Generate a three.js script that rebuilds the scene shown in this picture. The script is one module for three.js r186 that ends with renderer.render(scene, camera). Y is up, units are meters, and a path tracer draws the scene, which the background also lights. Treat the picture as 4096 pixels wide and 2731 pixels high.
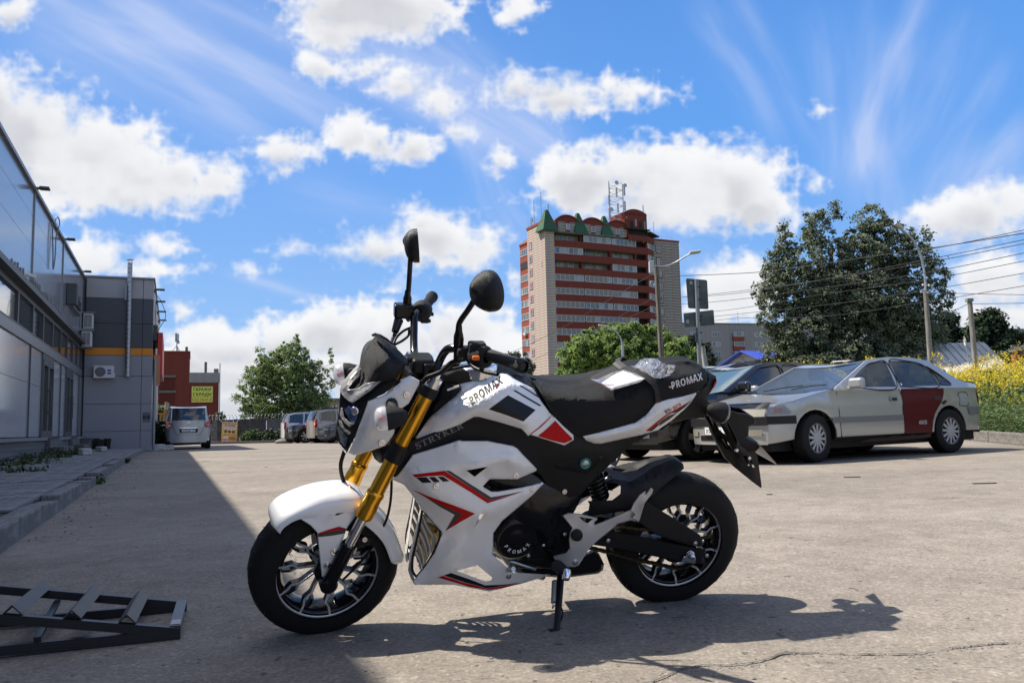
import * as THREE from 'three';
import { mergeGeometries, mergeVertices, toCreasedNormals } from 'three/addons/utils/BufferGeometryUtils.js';
import { RoundedBoxGeometry } from 'three/addons/geometries/RoundedBoxGeometry.js';
import { ConvexGeometry } from 'three/addons/geometries/ConvexGeometry.js';
import { TessellateModifier } from 'three/addons/modifiers/TessellateModifier.js';
import { FontLoader } from 'three/addons/loaders/FontLoader.js';

// ---------- camera, sky, sun, exposure ----------
const scene = new THREE.Scene();
const W0 = 4096, H0 = 2731, FOC = 3306, EYE = 0.648, PITCH = 5.85 * Math.PI / 180, ROLL = 1.34 * Math.PI / 180;
const camera = new THREE.PerspectiveCamera(2 * Math.atan(H0 / 2 / FOC) * 180 / Math.PI, W0 / H0, 0.05, 6000);
camera.position.set(0, EYE, 0);
const CF = new THREE.Vector3(0, Math.sin(PITCH), -Math.cos(PITCH)), CU0 = new THREE.Vector3(0, Math.cos(PITCH), Math.sin(PITCH)), CR0 = new THREE.Vector3(1, 0, 0);
const CR = CR0.clone().multiplyScalar(Math.cos(ROLL)).addScaledVector(CU0, -Math.sin(ROLL)), CU = CU0.clone().multiplyScalar(Math.cos(ROLL)).addScaledVector(CR0, Math.sin(ROLL));
camera.quaternion.setFromRotationMatrix(new THREE.Matrix4().makeBasis(CR, CU, CF.clone().negate()));
const renderer = new THREE.WebGLRenderer({ antialias: true });
renderer.toneMapping = THREE.LinearToneMapping;
renderer.toneMappingExposure = 1.4;
renderer.shadowMap.enabled = true;
renderer.shadowMap.type = THREE.PCFSoftShadowMap;
const SUN_DIR = new THREE.Vector3(-0.66, 1, -0.15).normalize();
const sun = new THREE.DirectionalLight(new THREE.Color(1, 0.93, 0.82), 5);
sun.target.position.set(0, 0, -20); sun.position.copy(sun.target.position).addScaledVector(SUN_DIR, 140);
sun.castShadow = true; sun.shadow.mapSize.set(4096, 4096); sun.shadow.radius = 1.2;
Object.assign(sun.shadow.camera, { left: -70, right: 70, top: 70, bottom: -70, near: 1, far: 300 });
scene.add(sun, sun.target);
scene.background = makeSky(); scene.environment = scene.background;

// ---------- small tools ----------
function V(x, y, z) { return new THREE.Vector3(x, y, z); }
function rng(seed) { let a = seed >>> 0; return () => { a = (a + 0x6d2b79f5) | 0; let t = Math.imul(a ^ (a >>> 15), 1 | a); t = (t + Math.imul(t ^ (t >>> 7), 61 | t)) ^ t; return ((t ^ (t >>> 14)) >>> 0) / 4294967296; }; }
function hash2(x, y) { let h = (Math.imul(x, 374761393) + Math.imul(y, 668265263)) | 0; h = Math.imul(h ^ (h >>> 13), 1274126177); return ((h ^ (h >>> 16)) >>> 0) / 4294967296; }
function vnoise(x, y, px = 0, py = 0) {          // value noise, periodic when px, py are given
  const xi = Math.floor(x), yi = Math.floor(y), fx = x - xi, fy = y - yi, u = fx * fx * fx * (fx * (fx * 6 - 15) + 10), v = fy * fy * fy * (fy * (fy * 6 - 15) + 10);
  const wx = (i) => px ? ((i % px) + px) % px : i, wy = (i) => py ? ((i % py) + py) % py : i;
  const a = hash2(wx(xi), wy(yi)), b = hash2(wx(xi + 1), wy(yi)), c = hash2(wx(xi), wy(yi + 1)), d = hash2(wx(xi + 1), wy(yi + 1));
  return a + (b - a) * u + (c - a) * v + (a - b - c + d) * u * v;
}
function fbm(x, y, oct = 5, px = 0, py = 0) { let s = 0, a = 0.5, n = 0; for (let i = 0; i < oct; i++) { s += a * vnoise(x, y, px, py); n += a; x = x * 2 + 17.3 * (px ? 0 : 1); y = y * 2 + 9.1 * (px ? 0 : 1); px *= 2; py *= 2; a *= 0.5; } return s / n; }
function sstep(a, b, x) { const t = Math.min(1, Math.max(0, (x - a) / (b - a))); return t * t * (3 - 2 * t); }
function lin(c) { return c <= 0.04045 ? c / 12.92 : Math.pow((c + 0.055) / 1.055, 2.4); }
function ray(px, py) { return CF.clone().addScaledVector(CR, (px - W0 / 2) / FOC).addScaledVector(CU, -(py - H0 / 2) / FOC); }      // direction of a picture point
function toPx(d) { const z = d.dot(CF); return [W0 / 2 + FOC * d.dot(CR) / z, H0 / 2 - FOC * d.dot(CU) / z, z]; }
function depthPoint(px, py, depth) { const d = ray(px, py); return V(0, EYE, 0).addScaledVector(d, depth / -d.z); }
function onPlane(px, py, o, n) { const d = ray(px, py), e = V(0, EYE, 0), t = o.clone().sub(e).dot(n) / d.dot(n); return e.addScaledVector(d, t); }
function groundY(x, z) {                          // the lot tilts up slightly away from the camera and to the right
  const d = -z - 2.7, g = d < 14 ? d : 14 - (Math.min(d, 60) - 14) * 0.2;
  return 0.008 * g + 0.01 * Math.max(-4, Math.min(12, x));
}
function groundPoint(px, py) { const d = ray(px, py); let p = V(0, EYE, 0), y = 0; for (let i = 0; i < 12; i++) { const t = (y - EYE) / d.y; p = V(d.x * t, y, d.z * t); y = groundY(p.x, p.z); } p.y = y; return p; }

// ---------- materials ----------
function dataTex(size, fn, { srgb = true, rep = 1 } = {}) {
  const d = new Uint8Array(size * size * 4);
  for (let y = 0; y < size; y++) for (let x = 0; x < size; x++) { const c = fn(x / size, y / size, x, y), k = (y * size + x) * 4; for (let i = 0; i < 3; i++) d[k + i] = Math.max(0, Math.min(255, (Array.isArray(c) ? c[i] : c) * 255)); d[k + 3] = 255; }
  const t = new THREE.DataTexture(d, size, size); t.wrapS = t.wrapT = THREE.RepeatWrapping; t.magFilter = THREE.LinearFilter; t.minFilter = THREE.LinearMipmapLinearFilter; t.generateMipmaps = true;
  if (srgb) t.colorSpace = THREE.SRGBColorSpace; t.repeat.set(rep, rep); t.needsUpdate = true; return t;
}
function canvasTex(w, h, draw) {
  const c = document.createElement('canvas'); c.width = w; c.height = h; draw(c.getContext('2d'), w, h);
  const t = new THREE.CanvasTexture(c); t.colorSpace = THREE.SRGBColorSpace; t.anisotropy = 8; t.magFilter = THREE.LinearFilter; return t;
}
function mat(color, rough = 0.6, metal = 0, extra = {}) {
  const m = new THREE.MeshPhysicalMaterial({ roughness: rough, metalness: metal, side: THREE.DoubleSide, ...extra });
  if (Array.isArray(color)) m.color.setRGB(...color); else m.color.set(color);
  return m;
}
const grainTex = dataTex(256, (u, v) => 0.5 + (fbm(u * 64, v * 64, 3, 64, 64) - 0.5) * 0.9, { srgb: false });
function withGrain(m, rep, bump) { const t = grainTex.clone(); t.repeat.set(rep, rep); t.needsUpdate = true; m.bumpMap = t; m.bumpScale = bump; return m; }
const mottle = dataTex(512, (u, v) => { const n = 0.9 + (fbm(u * 6, v * 6, 6, 6, 6) - 0.5) * 0.45 + (fbm(u * 90, v * 90, 2, 90, 90) - 0.5) * 0.16; return n; });
function mottled(color, rough, rep = 1, extra = {}) { const m = mat(color, rough, 0, extra); const t = mottle.clone(); t.repeat.set(rep, rep); t.needsUpdate = true; m.map = t; return m; }

const M = {
  white: mat([0.84, 0.835, 0.83], 0.22, 0, { clearcoat: 1, clearcoatRoughness: 0.04 }),
  black: mat([0.010, 0.010, 0.011], 0.5, 0, { specularIntensity: 0.5 }),
  satin: mat([0.012, 0.012, 0.013], 0.42, 0, { specularIntensity: 0.6 }),
  gloss: mat([0.006, 0.006, 0.007], 0.16, 0, { specularIntensity: 0.8 }),
  plastic: mat([0.014, 0.014, 0.015], 0.55, 0, { specularIntensity: 0.6 }),
  rubber: mat([0.014, 0.014, 0.014], 0.68, 0, { specularIntensity: 0.4 }),
  seat: mat([0.013, 0.013, 0.0135], 0.6, 0, { specularIntensity: 0.6 }),
  gold: mat([0.86, 0.43, 0.04], 0.24, 1),
  chrome: mat([0.78, 0.78, 0.80], 0.12, 1),
  alloy: mat([0.62, 0.62, 0.64], 0.42, 0.55),
  silverPlastic: mat([0.42, 0.41, 0.40], 0.38, 0.55),
  steel: mat([0.40, 0.42, 0.44], 0.3, 1),
  red: mat([0.50, 0.003, 0.008], 0.35, 0, { specularIntensity: 0.35 }),
  taupe: mat([0.075, 0.068, 0.06], 0.5, 0, { specularIntensity: 0.4 }),
  ink: mat([0.010, 0.010, 0.012], 0.4, 0, { specularIntensity: 0.5 }),
  whitePrint: mat([0.7, 0.7, 0.72], 0.4),
  greyPrint: mat([0.14, 0.15, 0.17], 0.4),
  orange: mat([0.75, 0.14, 0.02], 0.4),
  clear: mat([0.98, 0.98, 1], 0.08, 0, { transmission: 0.9, thickness: 0, ior: 1.5 }),
  lens: mat([0.55, 0.6, 0.7], 0.05, 0, { transmission: 0.75, thickness: 0, ior: 1.5, clearcoat: 1 }),
  amber: mat([0.8, 0.18, 0.02], 0.3, 0, { transmission: 0.3, thickness: 0 }),
  redLens: mat([0.5, 0.01, 0.01], 0.12, 0, { clearcoat: 1 }),
  glassDark: mat([0.02, 0.022, 0.025], 0.05, 0, { clearcoat: 1, clearcoatRoughness: 0.02 }),
  glassCar: mat([0.58, 0.64, 0.62], 0.03, 0, { transmission: 0.92, thickness: 0, ior: 1.5 }),
  glassTint: mat([0.10, 0.11, 0.11], 0.03, 0, { transmission: 0.85, thickness: 0, ior: 1.5 }),
  teal: mat([0.01, 0.22, 0.28], 0.3, 0.4),
};
withGrain(M.seat, 60, 0.0012); withGrain(M.plastic, 80, 0.0006);

// ---------- naming ----------
const taken = new Map();
function numbered(n) { const k = taken.get(n) ?? 0; taken.set(n, k + 1); return k ? n + '_' + String(k).padStart(3, '0') : n; }
function shade(o) { o.castShadow = o.receiveShadow = true; return o; }
function tag(o, label, category, group, kind) { if (label) o.userData.label = label; if (category) o.userData.category = category; if (group) o.userData.group = group; if (kind) o.userData.kind = kind; return o; }
function thing(name, label, category, pos = V(0, 0, 0), turn = 0, group) { const o = new THREE.Group(); o.name = numbered(name); o.position.copy(pos); o.rotation.y = turn; scene.add(o); return tag(o, label, category, group); }
function part(name, geo, material, parent, label) {
  let g = Array.isArray(geo) ? join(geo) : geo; const m = shade(new THREE.Mesh(g, material)); m.name = name; if (label) m.userData.label = label; parent.add(m); return m;
}
function solo(name, geo, material, label, category, group, kind) { const m = part(numbered(name), geo, material, scene); return tag(m, label, category, group, kind); }
function strip(g) { const n = g.index ? g.toNonIndexed() : g; for (const k of Object.keys(n.attributes)) if (!['position', 'normal', 'uv'].includes(k)) n.deleteAttribute(k); if (!n.attributes.uv) n.setAttribute('uv', new THREE.BufferAttribute(new Float32Array(n.attributes.position.count * 2), 2)); if (!n.attributes.normal) n.computeVertexNormals(); n.morphAttributes = {}; return n; }
function join(list) { const l = list.filter(Boolean).map(strip); return l.length === 1 ? l[0] : mergeGeometries(l); }

// ---------- geometry ----------
function box(sx, sy, sz, x = 0, y = 0, z = 0, r = 0) { const g = r ? new RoundedBoxGeometry(sx, sy, sz, 2, r) : new THREE.BoxGeometry(sx, sy, sz); return g.translate(x, y, z); }
function bar(a, b, r, r2 = r, seg = 10) { const d = b.clone().sub(a), g = new THREE.CylinderGeometry(r2, r, d.length(), seg); g.applyQuaternion(new THREE.Quaternion().setFromUnitVectors(V(0, 1, 0), d.clone().normalize())); return g.translate(...a.clone().add(b).multiplyScalar(0.5).toArray()); }
function beam(a, b, w, h, up = V(0, 1, 0)) { const d = b.clone().sub(a), z = d.clone().normalize(), x = up.clone().cross(z).normalize(), y = z.clone().cross(x), g = new THREE.BoxGeometry(w, h, d.length()); g.applyMatrix4(new THREE.Matrix4().makeBasis(x, y, z)); return g.translate(...a.clone().add(b).multiplyScalar(0.5).toArray()); }
function tube(pts, r, seg = 8, n) { return new THREE.TubeGeometry(new THREE.CatmullRomCurve3(pts, false, 'centripetal'), n ?? Math.max(8, pts.length * 8), r, seg, false); }
function lathe(profile, seg, axis, at) { const g = new THREE.LatheGeometry(profile.map(([r, y]) => new THREE.Vector2(r, y)), seg); if (axis) g.applyQuaternion(new THREE.Quaternion().setFromUnitVectors(V(0, 1, 0), axis.clone().normalize())); if (at) g.translate(at.x, at.y, at.z); return g; }
function quadMesh(rows, closed = false) {        // a grid of points (rows of Vector3) as a surface with uv in 0..1
  const n = rows.length, m = rows[0].length, p = [], uv = [], ix = [];
  rows.forEach((r, i) => r.forEach((v, j) => { p.push(v.x, v.y, v.z); uv.push(j / (m - 1), i / (n - 1)); }));
  for (let i = 0; i < n - 1; i++) for (let j = 0; j < m - 1; j++) { const a = i * m + j; ix.push(a, a + 1, a + m, a + 1, a + m + 1, a + m); }
  const g = new THREE.BufferGeometry(); g.setAttribute('position', new THREE.Float32BufferAttribute(p, 3)); g.setAttribute('uv', new THREE.Float32BufferAttribute(uv, 2)); g.setIndex(ix); g.computeVertexNormals(); return g;
}
function inPoly(x, y, poly) { let s = false; for (let i = 0, j = poly.length - 1; i < poly.length; j = i++) { const [xi, yi] = poly[i], [xj, yj] = poly[j]; if ((yi > y) !== (yj > y) && x < (xj - xi) * (y - yi) / (yj - yi) + xi) s = !s; } return s; }
function segDist(x, y, a, b) { const dx = b[0] - a[0], dy = b[1] - a[1], l = dx * dx + dy * dy, t = l ? Math.max(0, Math.min(1, ((x - a[0]) * dx + (y - a[1]) * dy) / l)) : 0; return Math.hypot(x - a[0] - t * dx, y - a[1] - t * dy); }
function densify(line, h, closed) { const o = []; const n = line.length; for (let i = 0; i < (closed ? n : n - 1); i++) { const a = line[i], b = line[(i + 1) % n], k = Math.max(1, Math.ceil(Math.hypot(b[0] - a[0], b[1] - a[1]) / h)); for (let j = 0; j < k; j++) o.push(a.map((v, q) => v + (b[q] - v) * j / k)); } if (!closed) o.push([...line[n - 1]]); return o; }
function delaunay(P) {
  const n = P.length; let x0 = Infinity, y0 = Infinity, x1 = -Infinity, y1 = -Infinity; for (const [x, y] of P) { x0 = Math.min(x0, x); x1 = Math.max(x1, x); y0 = Math.min(y0, y); y1 = Math.max(y1, y); }
  const d = Math.max(x1 - x0, y1 - y0) * 20, cx = (x0 + x1) / 2, cy = (y0 + y1) / 2, Q = P.map(([x, y], i) => [x + (hash2(i, 1) - 0.5) * 1e-5 * d / 20, y + (hash2(i, 2) - 0.5) * 1e-5 * d / 20]); Q.push([cx - d, cy - d], [cx + d, cy - d], [cx, cy + d]);
  const circ = (a, b, c) => { const [ax, ay] = Q[a], [bx, by] = Q[b], [qx, qy] = Q[c], D = 2 * (ax * (by - qy) + bx * (qy - ay) + qx * (ay - by)), A = ax * ax + ay * ay, B = bx * bx + by * by, C = qx * qx + qy * qy, ux = (A * (by - qy) + B * (qy - ay) + C * (ay - by)) / D, uy = (A * (qx - bx) + B * (ax - qx) + C * (bx - ax)) / D; return { a, b, c, x: ux, y: uy, r: (ax - ux) ** 2 + (ay - uy) ** 2 }; };
  const order = [...Array(n).keys()].sort((i, j) => P[i][0] - P[j][0]); let open = [circ(n, n + 1, n + 2)]; const done = [];
  for (const i of order) {
    const [x, y] = Q[i], edges = new Map(), keep = [];
    for (const t of open) { const dx = x - t.x; if (dx > 0 && dx * dx > t.r) { done.push(t); continue; } if (dx * dx + (y - t.y) ** 2 - t.r > 0) { keep.push(t); continue; } for (const [p, q] of [[t.a, t.b], [t.b, t.c], [t.c, t.a]]) { const k = p < q ? p * 1e6 + q : q * 1e6 + p; edges.has(k) ? edges.set(k, null) : edges.set(k, [p, q]); } }
    open = keep; for (const e of edges.values()) if (e) open.push(circ(e[0], e[1], i));
  }
  return [...done, ...open].filter((t) => t.a < n && t.b < n && t.c < n).map((t) => [t.a, t.b, t.c]);
}
// A shaped panel: a flat outline with an offset w at each corner (x, y, w), folds as polylines (x, y, w), holes; the offset inside is the smoothest sheet through all of them.
// map(x, y, w) gives the 3D point; mirror(p) its twin on the other side; thick = depth of the edge (along w, inwards).
function panel({ o, holes = [], c = [], h, e = 0, b = 0, thick = 0.006, puff = 0, map, mirror, bridge = [], crease = 38, wf, cap = false, soft = 4 }) {
  const wOf = wf ?? null, outline = densify(o, h, true), hs = holes.map((q) => densify(q.map(([x, y]) => [x, y]), h, true));
  const inside = (x, y) => inPoly(x, y, outline) && !hs.some((q) => inPoly(x, y, q));
  const edgeDist = (x, y) => { let m = Infinity; for (const L of [outline, ...hs]) for (let i = 0, j = L.length - 1; i < L.length; j = i++) m = Math.min(m, segDist(x, y, L[j], L[i])); return m; };
  const P = [], fixed = []; const add = (x, y, w) => { P.push([x, y]); fixed.push(w); return P.length - 1; };
  const loops = [outline, ...hs].map((L) => L.map(([x, y, w]) => add(x, y, w)));
  const lines = c.map((q) => densify(q, h * 0.8, false).filter(([x, y]) => inside(x, y) && edgeDist(x, y) > h * 0.3));
  const near = [];
  if (e) { // a ring just inside the rim, so that the rim can be rounded over
    const area = outline.reduce((s, p, i) => { const q = outline[(i + 1) % outline.length]; return s + p[0] * q[1] - q[0] * p[1]; }, 0), sg = area > 0 ? 1 : -1;
    outline.forEach((p, i) => { const a = outline[(i + outline.length - 1) % outline.length], q = outline[(i + 1) % outline.length], dx = q[0] - a[0], dy = q[1] - a[1], l = Math.hypot(dx, dy) || 1, x = p[0] - dy / l * e * sg, y = p[1] + dx / l * e * sg; if (inside(x, y) && edgeDist(x, y) > e * 0.75) { add(x, y, p[2]); near.push([x, y]); } });
  }
  for (const L of lines) for (const [x, y, w] of L) { add(x, y, w); near.push([x, y]); }
  let x0 = Infinity, y0 = Infinity, x1 = -Infinity, y1 = -Infinity; for (const [x, y] of outline) { x0 = Math.min(x0, x); x1 = Math.max(x1, x); y0 = Math.min(y0, y); y1 = Math.max(y1, y); }
  for (let y = y0, r = 0; y < y1; y += h * 0.87, r++) for (let x = x0 + (r % 2) * h / 2; x < x1; x += h) if (inside(x, y) && edgeDist(x, y) > Math.max(h * 0.55, e * 1.3) && !near.some(([a, q]) => Math.abs(a - x) < h * 0.55 && Math.abs(q - y) < h * 0.55)) add(x, y, undefined);
  const T = delaunay(P).filter(([i, j, k]) => { const x = (P[i][0] + P[j][0] + P[k][0]) / 3, y = (P[i][1] + P[j][1] + P[k][1]) / 3; return inside(x, y); });
  const n = P.length, w = new Float64Array(n), nb = Array.from({ length: n }, () => new Set());
  for (const [i, j, k] of T) { nb[i].add(j).add(k); nb[j].add(i).add(k); nb[k].add(i).add(j); }
  if (wOf) for (let i = 0; i < n; i++) w[i] = wOf(P[i][0], P[i][1]);
  else {
    const mean = o.reduce((s, p) => s + p[2], 0) / o.length; for (let i = 0; i < n; i++) w[i] = fixed[i] ?? mean;
    const N = nb.map((s) => [...s]); for (let it = 0; it < 260; it++) for (let i = 0; i < n; i++) if (fixed[i] === undefined && N[i].length) { let s = 0; for (const q of N[i]) s += w[q]; w[i] += 1.6 * (s / N[i].length + puff - w[i]); }
  }
  if (!wOf && soft) { const N = nb.map((s) => [...s]), rim = new Set(loops[0]); for (let it = 0; it < soft; it++) { const q = Float64Array.from(w); for (let i = 0; i < n; i++) if (!rim.has(i) && N[i].length) { let s = 0; for (const k of N[i]) s += q[k]; w[i] = q[i] * 0.5 + 0.5 * s / N[i].length; } } }
  const flat = Float64Array.from(w); if (b) for (const i of loops[0]) w[i] -= b;
  const pts = P.map(([x, y], i) => map(x, y, w[i])), back = thick ? P.map(([x, y], i) => map(x, y, w[i] - thick)) : null, pos = [], uv = [];
  const put = (v, x, y) => { pos.push(v.x, v.y, v.z); uv.push(x, y); };
  const side = (f, flip) => { for (const t of T) { const [i, j, k] = flip ? [t[0], t[2], t[1]] : t; for (const q of [i, j, k]) put(f(pts[q]), ...P[q]); } if (cap) for (const t of T) for (const q of flip ? t : [t[0], t[2], t[1]]) put(f(back[q]), ...P[q]);
    if (thick) for (const L of loops) for (let i = 0, j = L.length - 1; i < L.length; j = i++) { const a = L[j], q = L[i]; for (const [v, u] of [[pts[a], a], [back[a], a], [pts[q], q], [pts[q], q], [back[a], a], [back[q], q]]) put(f(v), ...P[u]); } };
  side((v) => v, false); if (mirror && bridge !== false) side(mirror, true);
  if (mirror && bridge && bridge.length) for (const [from, to] of bridge) { // close the gap between the two sides along a stretch of the rim, given by corner numbers
    const near2 = (k) => { let best = 0, d = Infinity; outline.forEach((p, i) => { const q = Math.hypot(p[0] - o[k][0], p[1] - o[k][1]); if (q < d) { d = q; best = i; } }); return best; };
    const L = loops[0], A = near2(from), B = near2(to); for (let i = A; i !== B; i = (i + 1) % L.length) { const a = pts[L[i]], q = pts[L[(i + 1) % L.length]], a2 = mirror(a), q2 = mirror(q), [x, y] = P[L[i]]; for (const v of [a, q, a2, q, q2, a2]) put(v, x, y); }
  }
  let g = new THREE.BufferGeometry(); g.setAttribute('position', new THREE.Float32BufferAttribute(pos, 3)); g.setAttribute('uv', new THREE.Float32BufferAttribute(uv.map((q) => q * 0.002), 2));
  g.computeVertexNormals(); g = toCreasedNormals(g, crease * Math.PI / 180);
  g.userData.at = (x, y) => { let best = 0, d = Infinity; for (const [i, j, k] of T) { const [ax, ay] = P[i], [bx, by] = P[j], [qx, qy] = P[k], D = (by - qy) * (ax - qx) + (qx - bx) * (ay - qy), l1 = ((by - qy) * (x - qx) + (qx - bx) * (y - qy)) / D, l2 = ((qy - ay) * (x - qx) + (ax - qx) * (y - qy)) / D, l3 = 1 - l1 - l2; if (l1 >= -1e-6 && l2 >= -1e-6 && l3 >= -1e-6) return l1 * flat[i] + l2 * flat[j] + l3 * flat[k]; } P.forEach(([a, q], i) => { const m = (a - x) ** 2 + (q - y) ** 2; if (m < d) { d = m; best = flat[i]; } }); return best; };
  return g;
}
// print lying on a panel: a polygon draped over it
function print(poly, at, map, h, lift = 0.0012, mirror) { return panel({ o: poly.map(([x, y]) => [x, y, 0]), h, thick: 0, wf: (x, y) => at(x, y) + lift, map, mirror, crease: 60 }); }
const fontSans = await new FontLoader().loadAsync('fonts/droid/droid_sans_bold.typeface.json');
const fontSerif = await new FontLoader().loadAsync('fonts/droid/droid_serif_bold.typeface.json');
function letters(text, size, font = fontSans, spacing = 0) { // flat letter shapes with their widths: geometry in x, y
  let x = 0; const out = []; for (const ch of text) { const sh = font.generateShapes(ch, size), gl = font.data.glyphs[ch]; if (sh.length) out.push(new THREE.ShapeGeometry(sh, 3).translate(x, 0, 0)); x += (gl ? gl.ha : 300) * size / font.data.resolution + spacing; } const g = out.length ? join(out) : null; if (g) g.userData.width = x; return g;
}
const tess = (g, e) => new TessellateModifier(e, 6).modify(g);
function mirrored(g, f) { const q = g.index ? g.toNonIndexed() : g.clone(), p = q.attributes.position, n = q.attributes.normal, a = p.clone(), b = n.clone(); for (let i = 0; i < p.count; i++) { const v = V(a.getX(i), a.getY(i), a.getZ(i)), w = f(v), e = f(v.clone().add(V(b.getX(i), b.getY(i), b.getZ(i)))).sub(w), k = i % 3 === 0 ? i : i % 3 === 1 ? i + 1 : i - 1; p.setXYZ(k, w.x, w.y, w.z); n.setXYZ(k, e.x, e.y, e.z); } q.userData = {}; return q; }
function bend(g, fn) { const p = g.attributes.position; for (let i = 0; i < p.count; i++) { const v = fn(p.getX(i), p.getY(i), p.getZ(i)); p.setXYZ(i, v.x, v.y, v.z); } g.computeVertexNormals(); return g; }

// ---------- the sky: air, cumulus and cirrus in one float panorama ----------
function skyField() {
  const D = 4096 / 2352, E = [], K = 1 / 1.4, dir = new THREE.Vector3();
  const puff = (...list) => { for (const [x, y, rx, ry, s = 1] of list) E.push([x * D, y * D, rx * D, ry * D, s, Math.min(rx, ry) * D]); };
  puff([-60, 250, 190, 130], [70, 300, 190, 130], [200, 360, 200, 115], [330, 410, 180, 85], [470, 415, 95, 62], [250, 445, 210, 52]);
  puff([850, 0, 230, 88], [760, 60, 95, 55], [735, 140, 60, 42, 0.8], [940, 30, 140, 58], [830, 150, 75, 32, 0.7], [930, 185, 95, 40, 0.85], [1010, 225, 62, 40, 0.8], [1050, 280, 50, 30, 0.6], [1185, 10, 55, 44, 0.7]);
  puff([1190, 195, 85, 42], [1290, 225, 112, 48], [1420, 210, 110, 38], [1250, 200, 80, 40]);
  puff([800, 312, 75, 52], [870, 330, 80, 48], [955, 332, 64, 48], [650, 352, 88, 46], [615, 322, 45, 22, 0.7]);
  puff([860, 582, 108, 46], [1000, 540, 95, 64], [1085, 560, 92, 60], [960, 592, 140, 36], [980, 500, 60, 34, 0.8]);
  puff([1340, 415, 104, 86], [1480, 400, 185, 92], [1640, 420, 190, 100], [1735, 462, 115, 68], [1540, 470, 260, 56], [1670, 318, 40, 24, 0.5]);
  puff([190, 590, 95, 50], [300, 615, 100, 32], [360, 565, 50, 28, 0.6], [410, 715, 45, 34, 0.5]);
  puff([500, 795, 170, 58], [640, 775, 130, 56], [760, 760, 130, 66], [900, 790, 160, 78], [1050, 760, 130, 68], [420, 860, 130, 84], [600, 860, 260, 64], [820, 860, 260, 64], [1110, 830, 170, 98], [540, 930, 220, 64], [900, 940, 300, 54], [600, 985, 330, 50], [1150, 960, 200, 60]);
  puff([1690, 660, 120, 78], [1640, 700, 90, 64], [2240, 490, 150, 62], [2330, 470, 90, 64], [2130, 500, 70, 28, 0.6], [2290, 640, 130, 78], [2270, 725, 170, 58], [2000, 760, 200, 60]);
  puff([660, 572, 46, 18, 0.7], [560, 625, 46, 14, 0.7], [890, 660, 38, 17, 0.65], [470, 605, 18, 9, 0.6], [1155, 370, 36, 34, 0.5], [1885, 250, 30, 20, 0.5], [1895, 410, 24, 18, 0.4], [15, 20, 65, 55, 0.5], [210, 203, 18, 14, 0.5], [1190, 650, 24, 24, 0.6]);
  const strokes = [[1620, 20, 1790, 340, 38, 0.22], [1880, 60, 1930, 420, 48, 0.2], [2112, -20, 1985, 350, 30, 0.28], [1700, -20, 1850, 300, 26, 0.16], [2010, 0, 1960, 420, 26, 0.16], [2290, 160, 2110, 470, 30, 0.2], [2060, 100, 1990, 400, 60, 0.26], [2210, 60, 2080, 350, 46, 0.18], [2345, 300, 2130, 560, 40, 0.3], [2360, 380, 2180, 620, 32, 0.28], [1990, 300, 2060, 600, 66, 0.22], [2230, 350, 2100, 640, 56, 0.22], [250, -20, 760, 300, 46, 0.30], [330, 40, 900, 330, 40, 0.26], [180, 20, 620, 330, 30, 0.2], [420, -20, 980, 260, 34, 0.22], [100, 100, 600, 300, 70, 0.24], [560, -40, 1250, 380, 60, 0.32], [800, 100, 1350, 420, 60, 0.28], [950, 60, 1300, 330, 54, 0.34], [0, -20, 400, 120, 64, 0.3], [560, 640, 860, 720, 12, 0.35], [1050, 300, 1200, 560, 56, 0.24], [1500, 520, 1650, 650, 34, 0.3], [700, 430, 1100, 520, 40, 0.16]].map((s) => [s[0] * D, s[1] * D, s[2] * D, s[3] * D, s[4] * D, s[5]]);
  const zen = [0.055, 0.21, 0.64], deep = [0.025, 0.095, 0.34], mid = [0.140, 0.385, 0.90], low = [0.36, 0.60, 0.95], top = [0.98, 0.985, 1.0], grey = [0.70, 0.715, 0.755];
  const rough = (x, y, oct) => { let s = 0, a = 0.5, n = 0; for (let i = 0; i < oct; i++) { s += a * vnoise(x, y); n += a; x = x * 2.03 + 17.3; y = y * 2.03 + 9.1; a *= 0.62; } return s / n; };
  const billow = (x, y, oct) => { let s = 0, a = 0.5, n = 0; for (let i = 0; i < oct; i++) { s += a * (1 - Math.abs(2 * vnoise(x, y) - 1)); n += a; x = x * 2.07 + 5.2; y = y * 2.07 + 1.3; a *= 0.55; } return s / n; };
  return (d, out) => {
    const yy = Math.max(0, d.y), a = sstep(0, 0.34, yy), bb = sstep(0.25, 0.75, yy), cc = sstep(0.55, 1.0, yy), glow = Math.pow(Math.max(0, d.dot(SUN_DIR) * 0.5 + 0.5), 6) * 0.09;
    let r = low[0] + (mid[0] - low[0]) * a, g = low[1] + (mid[1] - low[1]) * a, b = low[2] + (mid[2] - low[2]) * a;
    r += (zen[0] - r) * bb; g += (zen[1] - g) * bb; b += (zen[2] - b) * bb; r += (deep[0] - r) * cc + glow; g += (deep[1] - g) * cc + glow; b += (deep[2] - b) * cc + glow * 0.8;
    const [px, py, pz] = toPx(d), inView = pz > 0.25 && px > -900 && px < 5000 && py > -1000;
    let sd = -400, cir = 0, body = -400;
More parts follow.
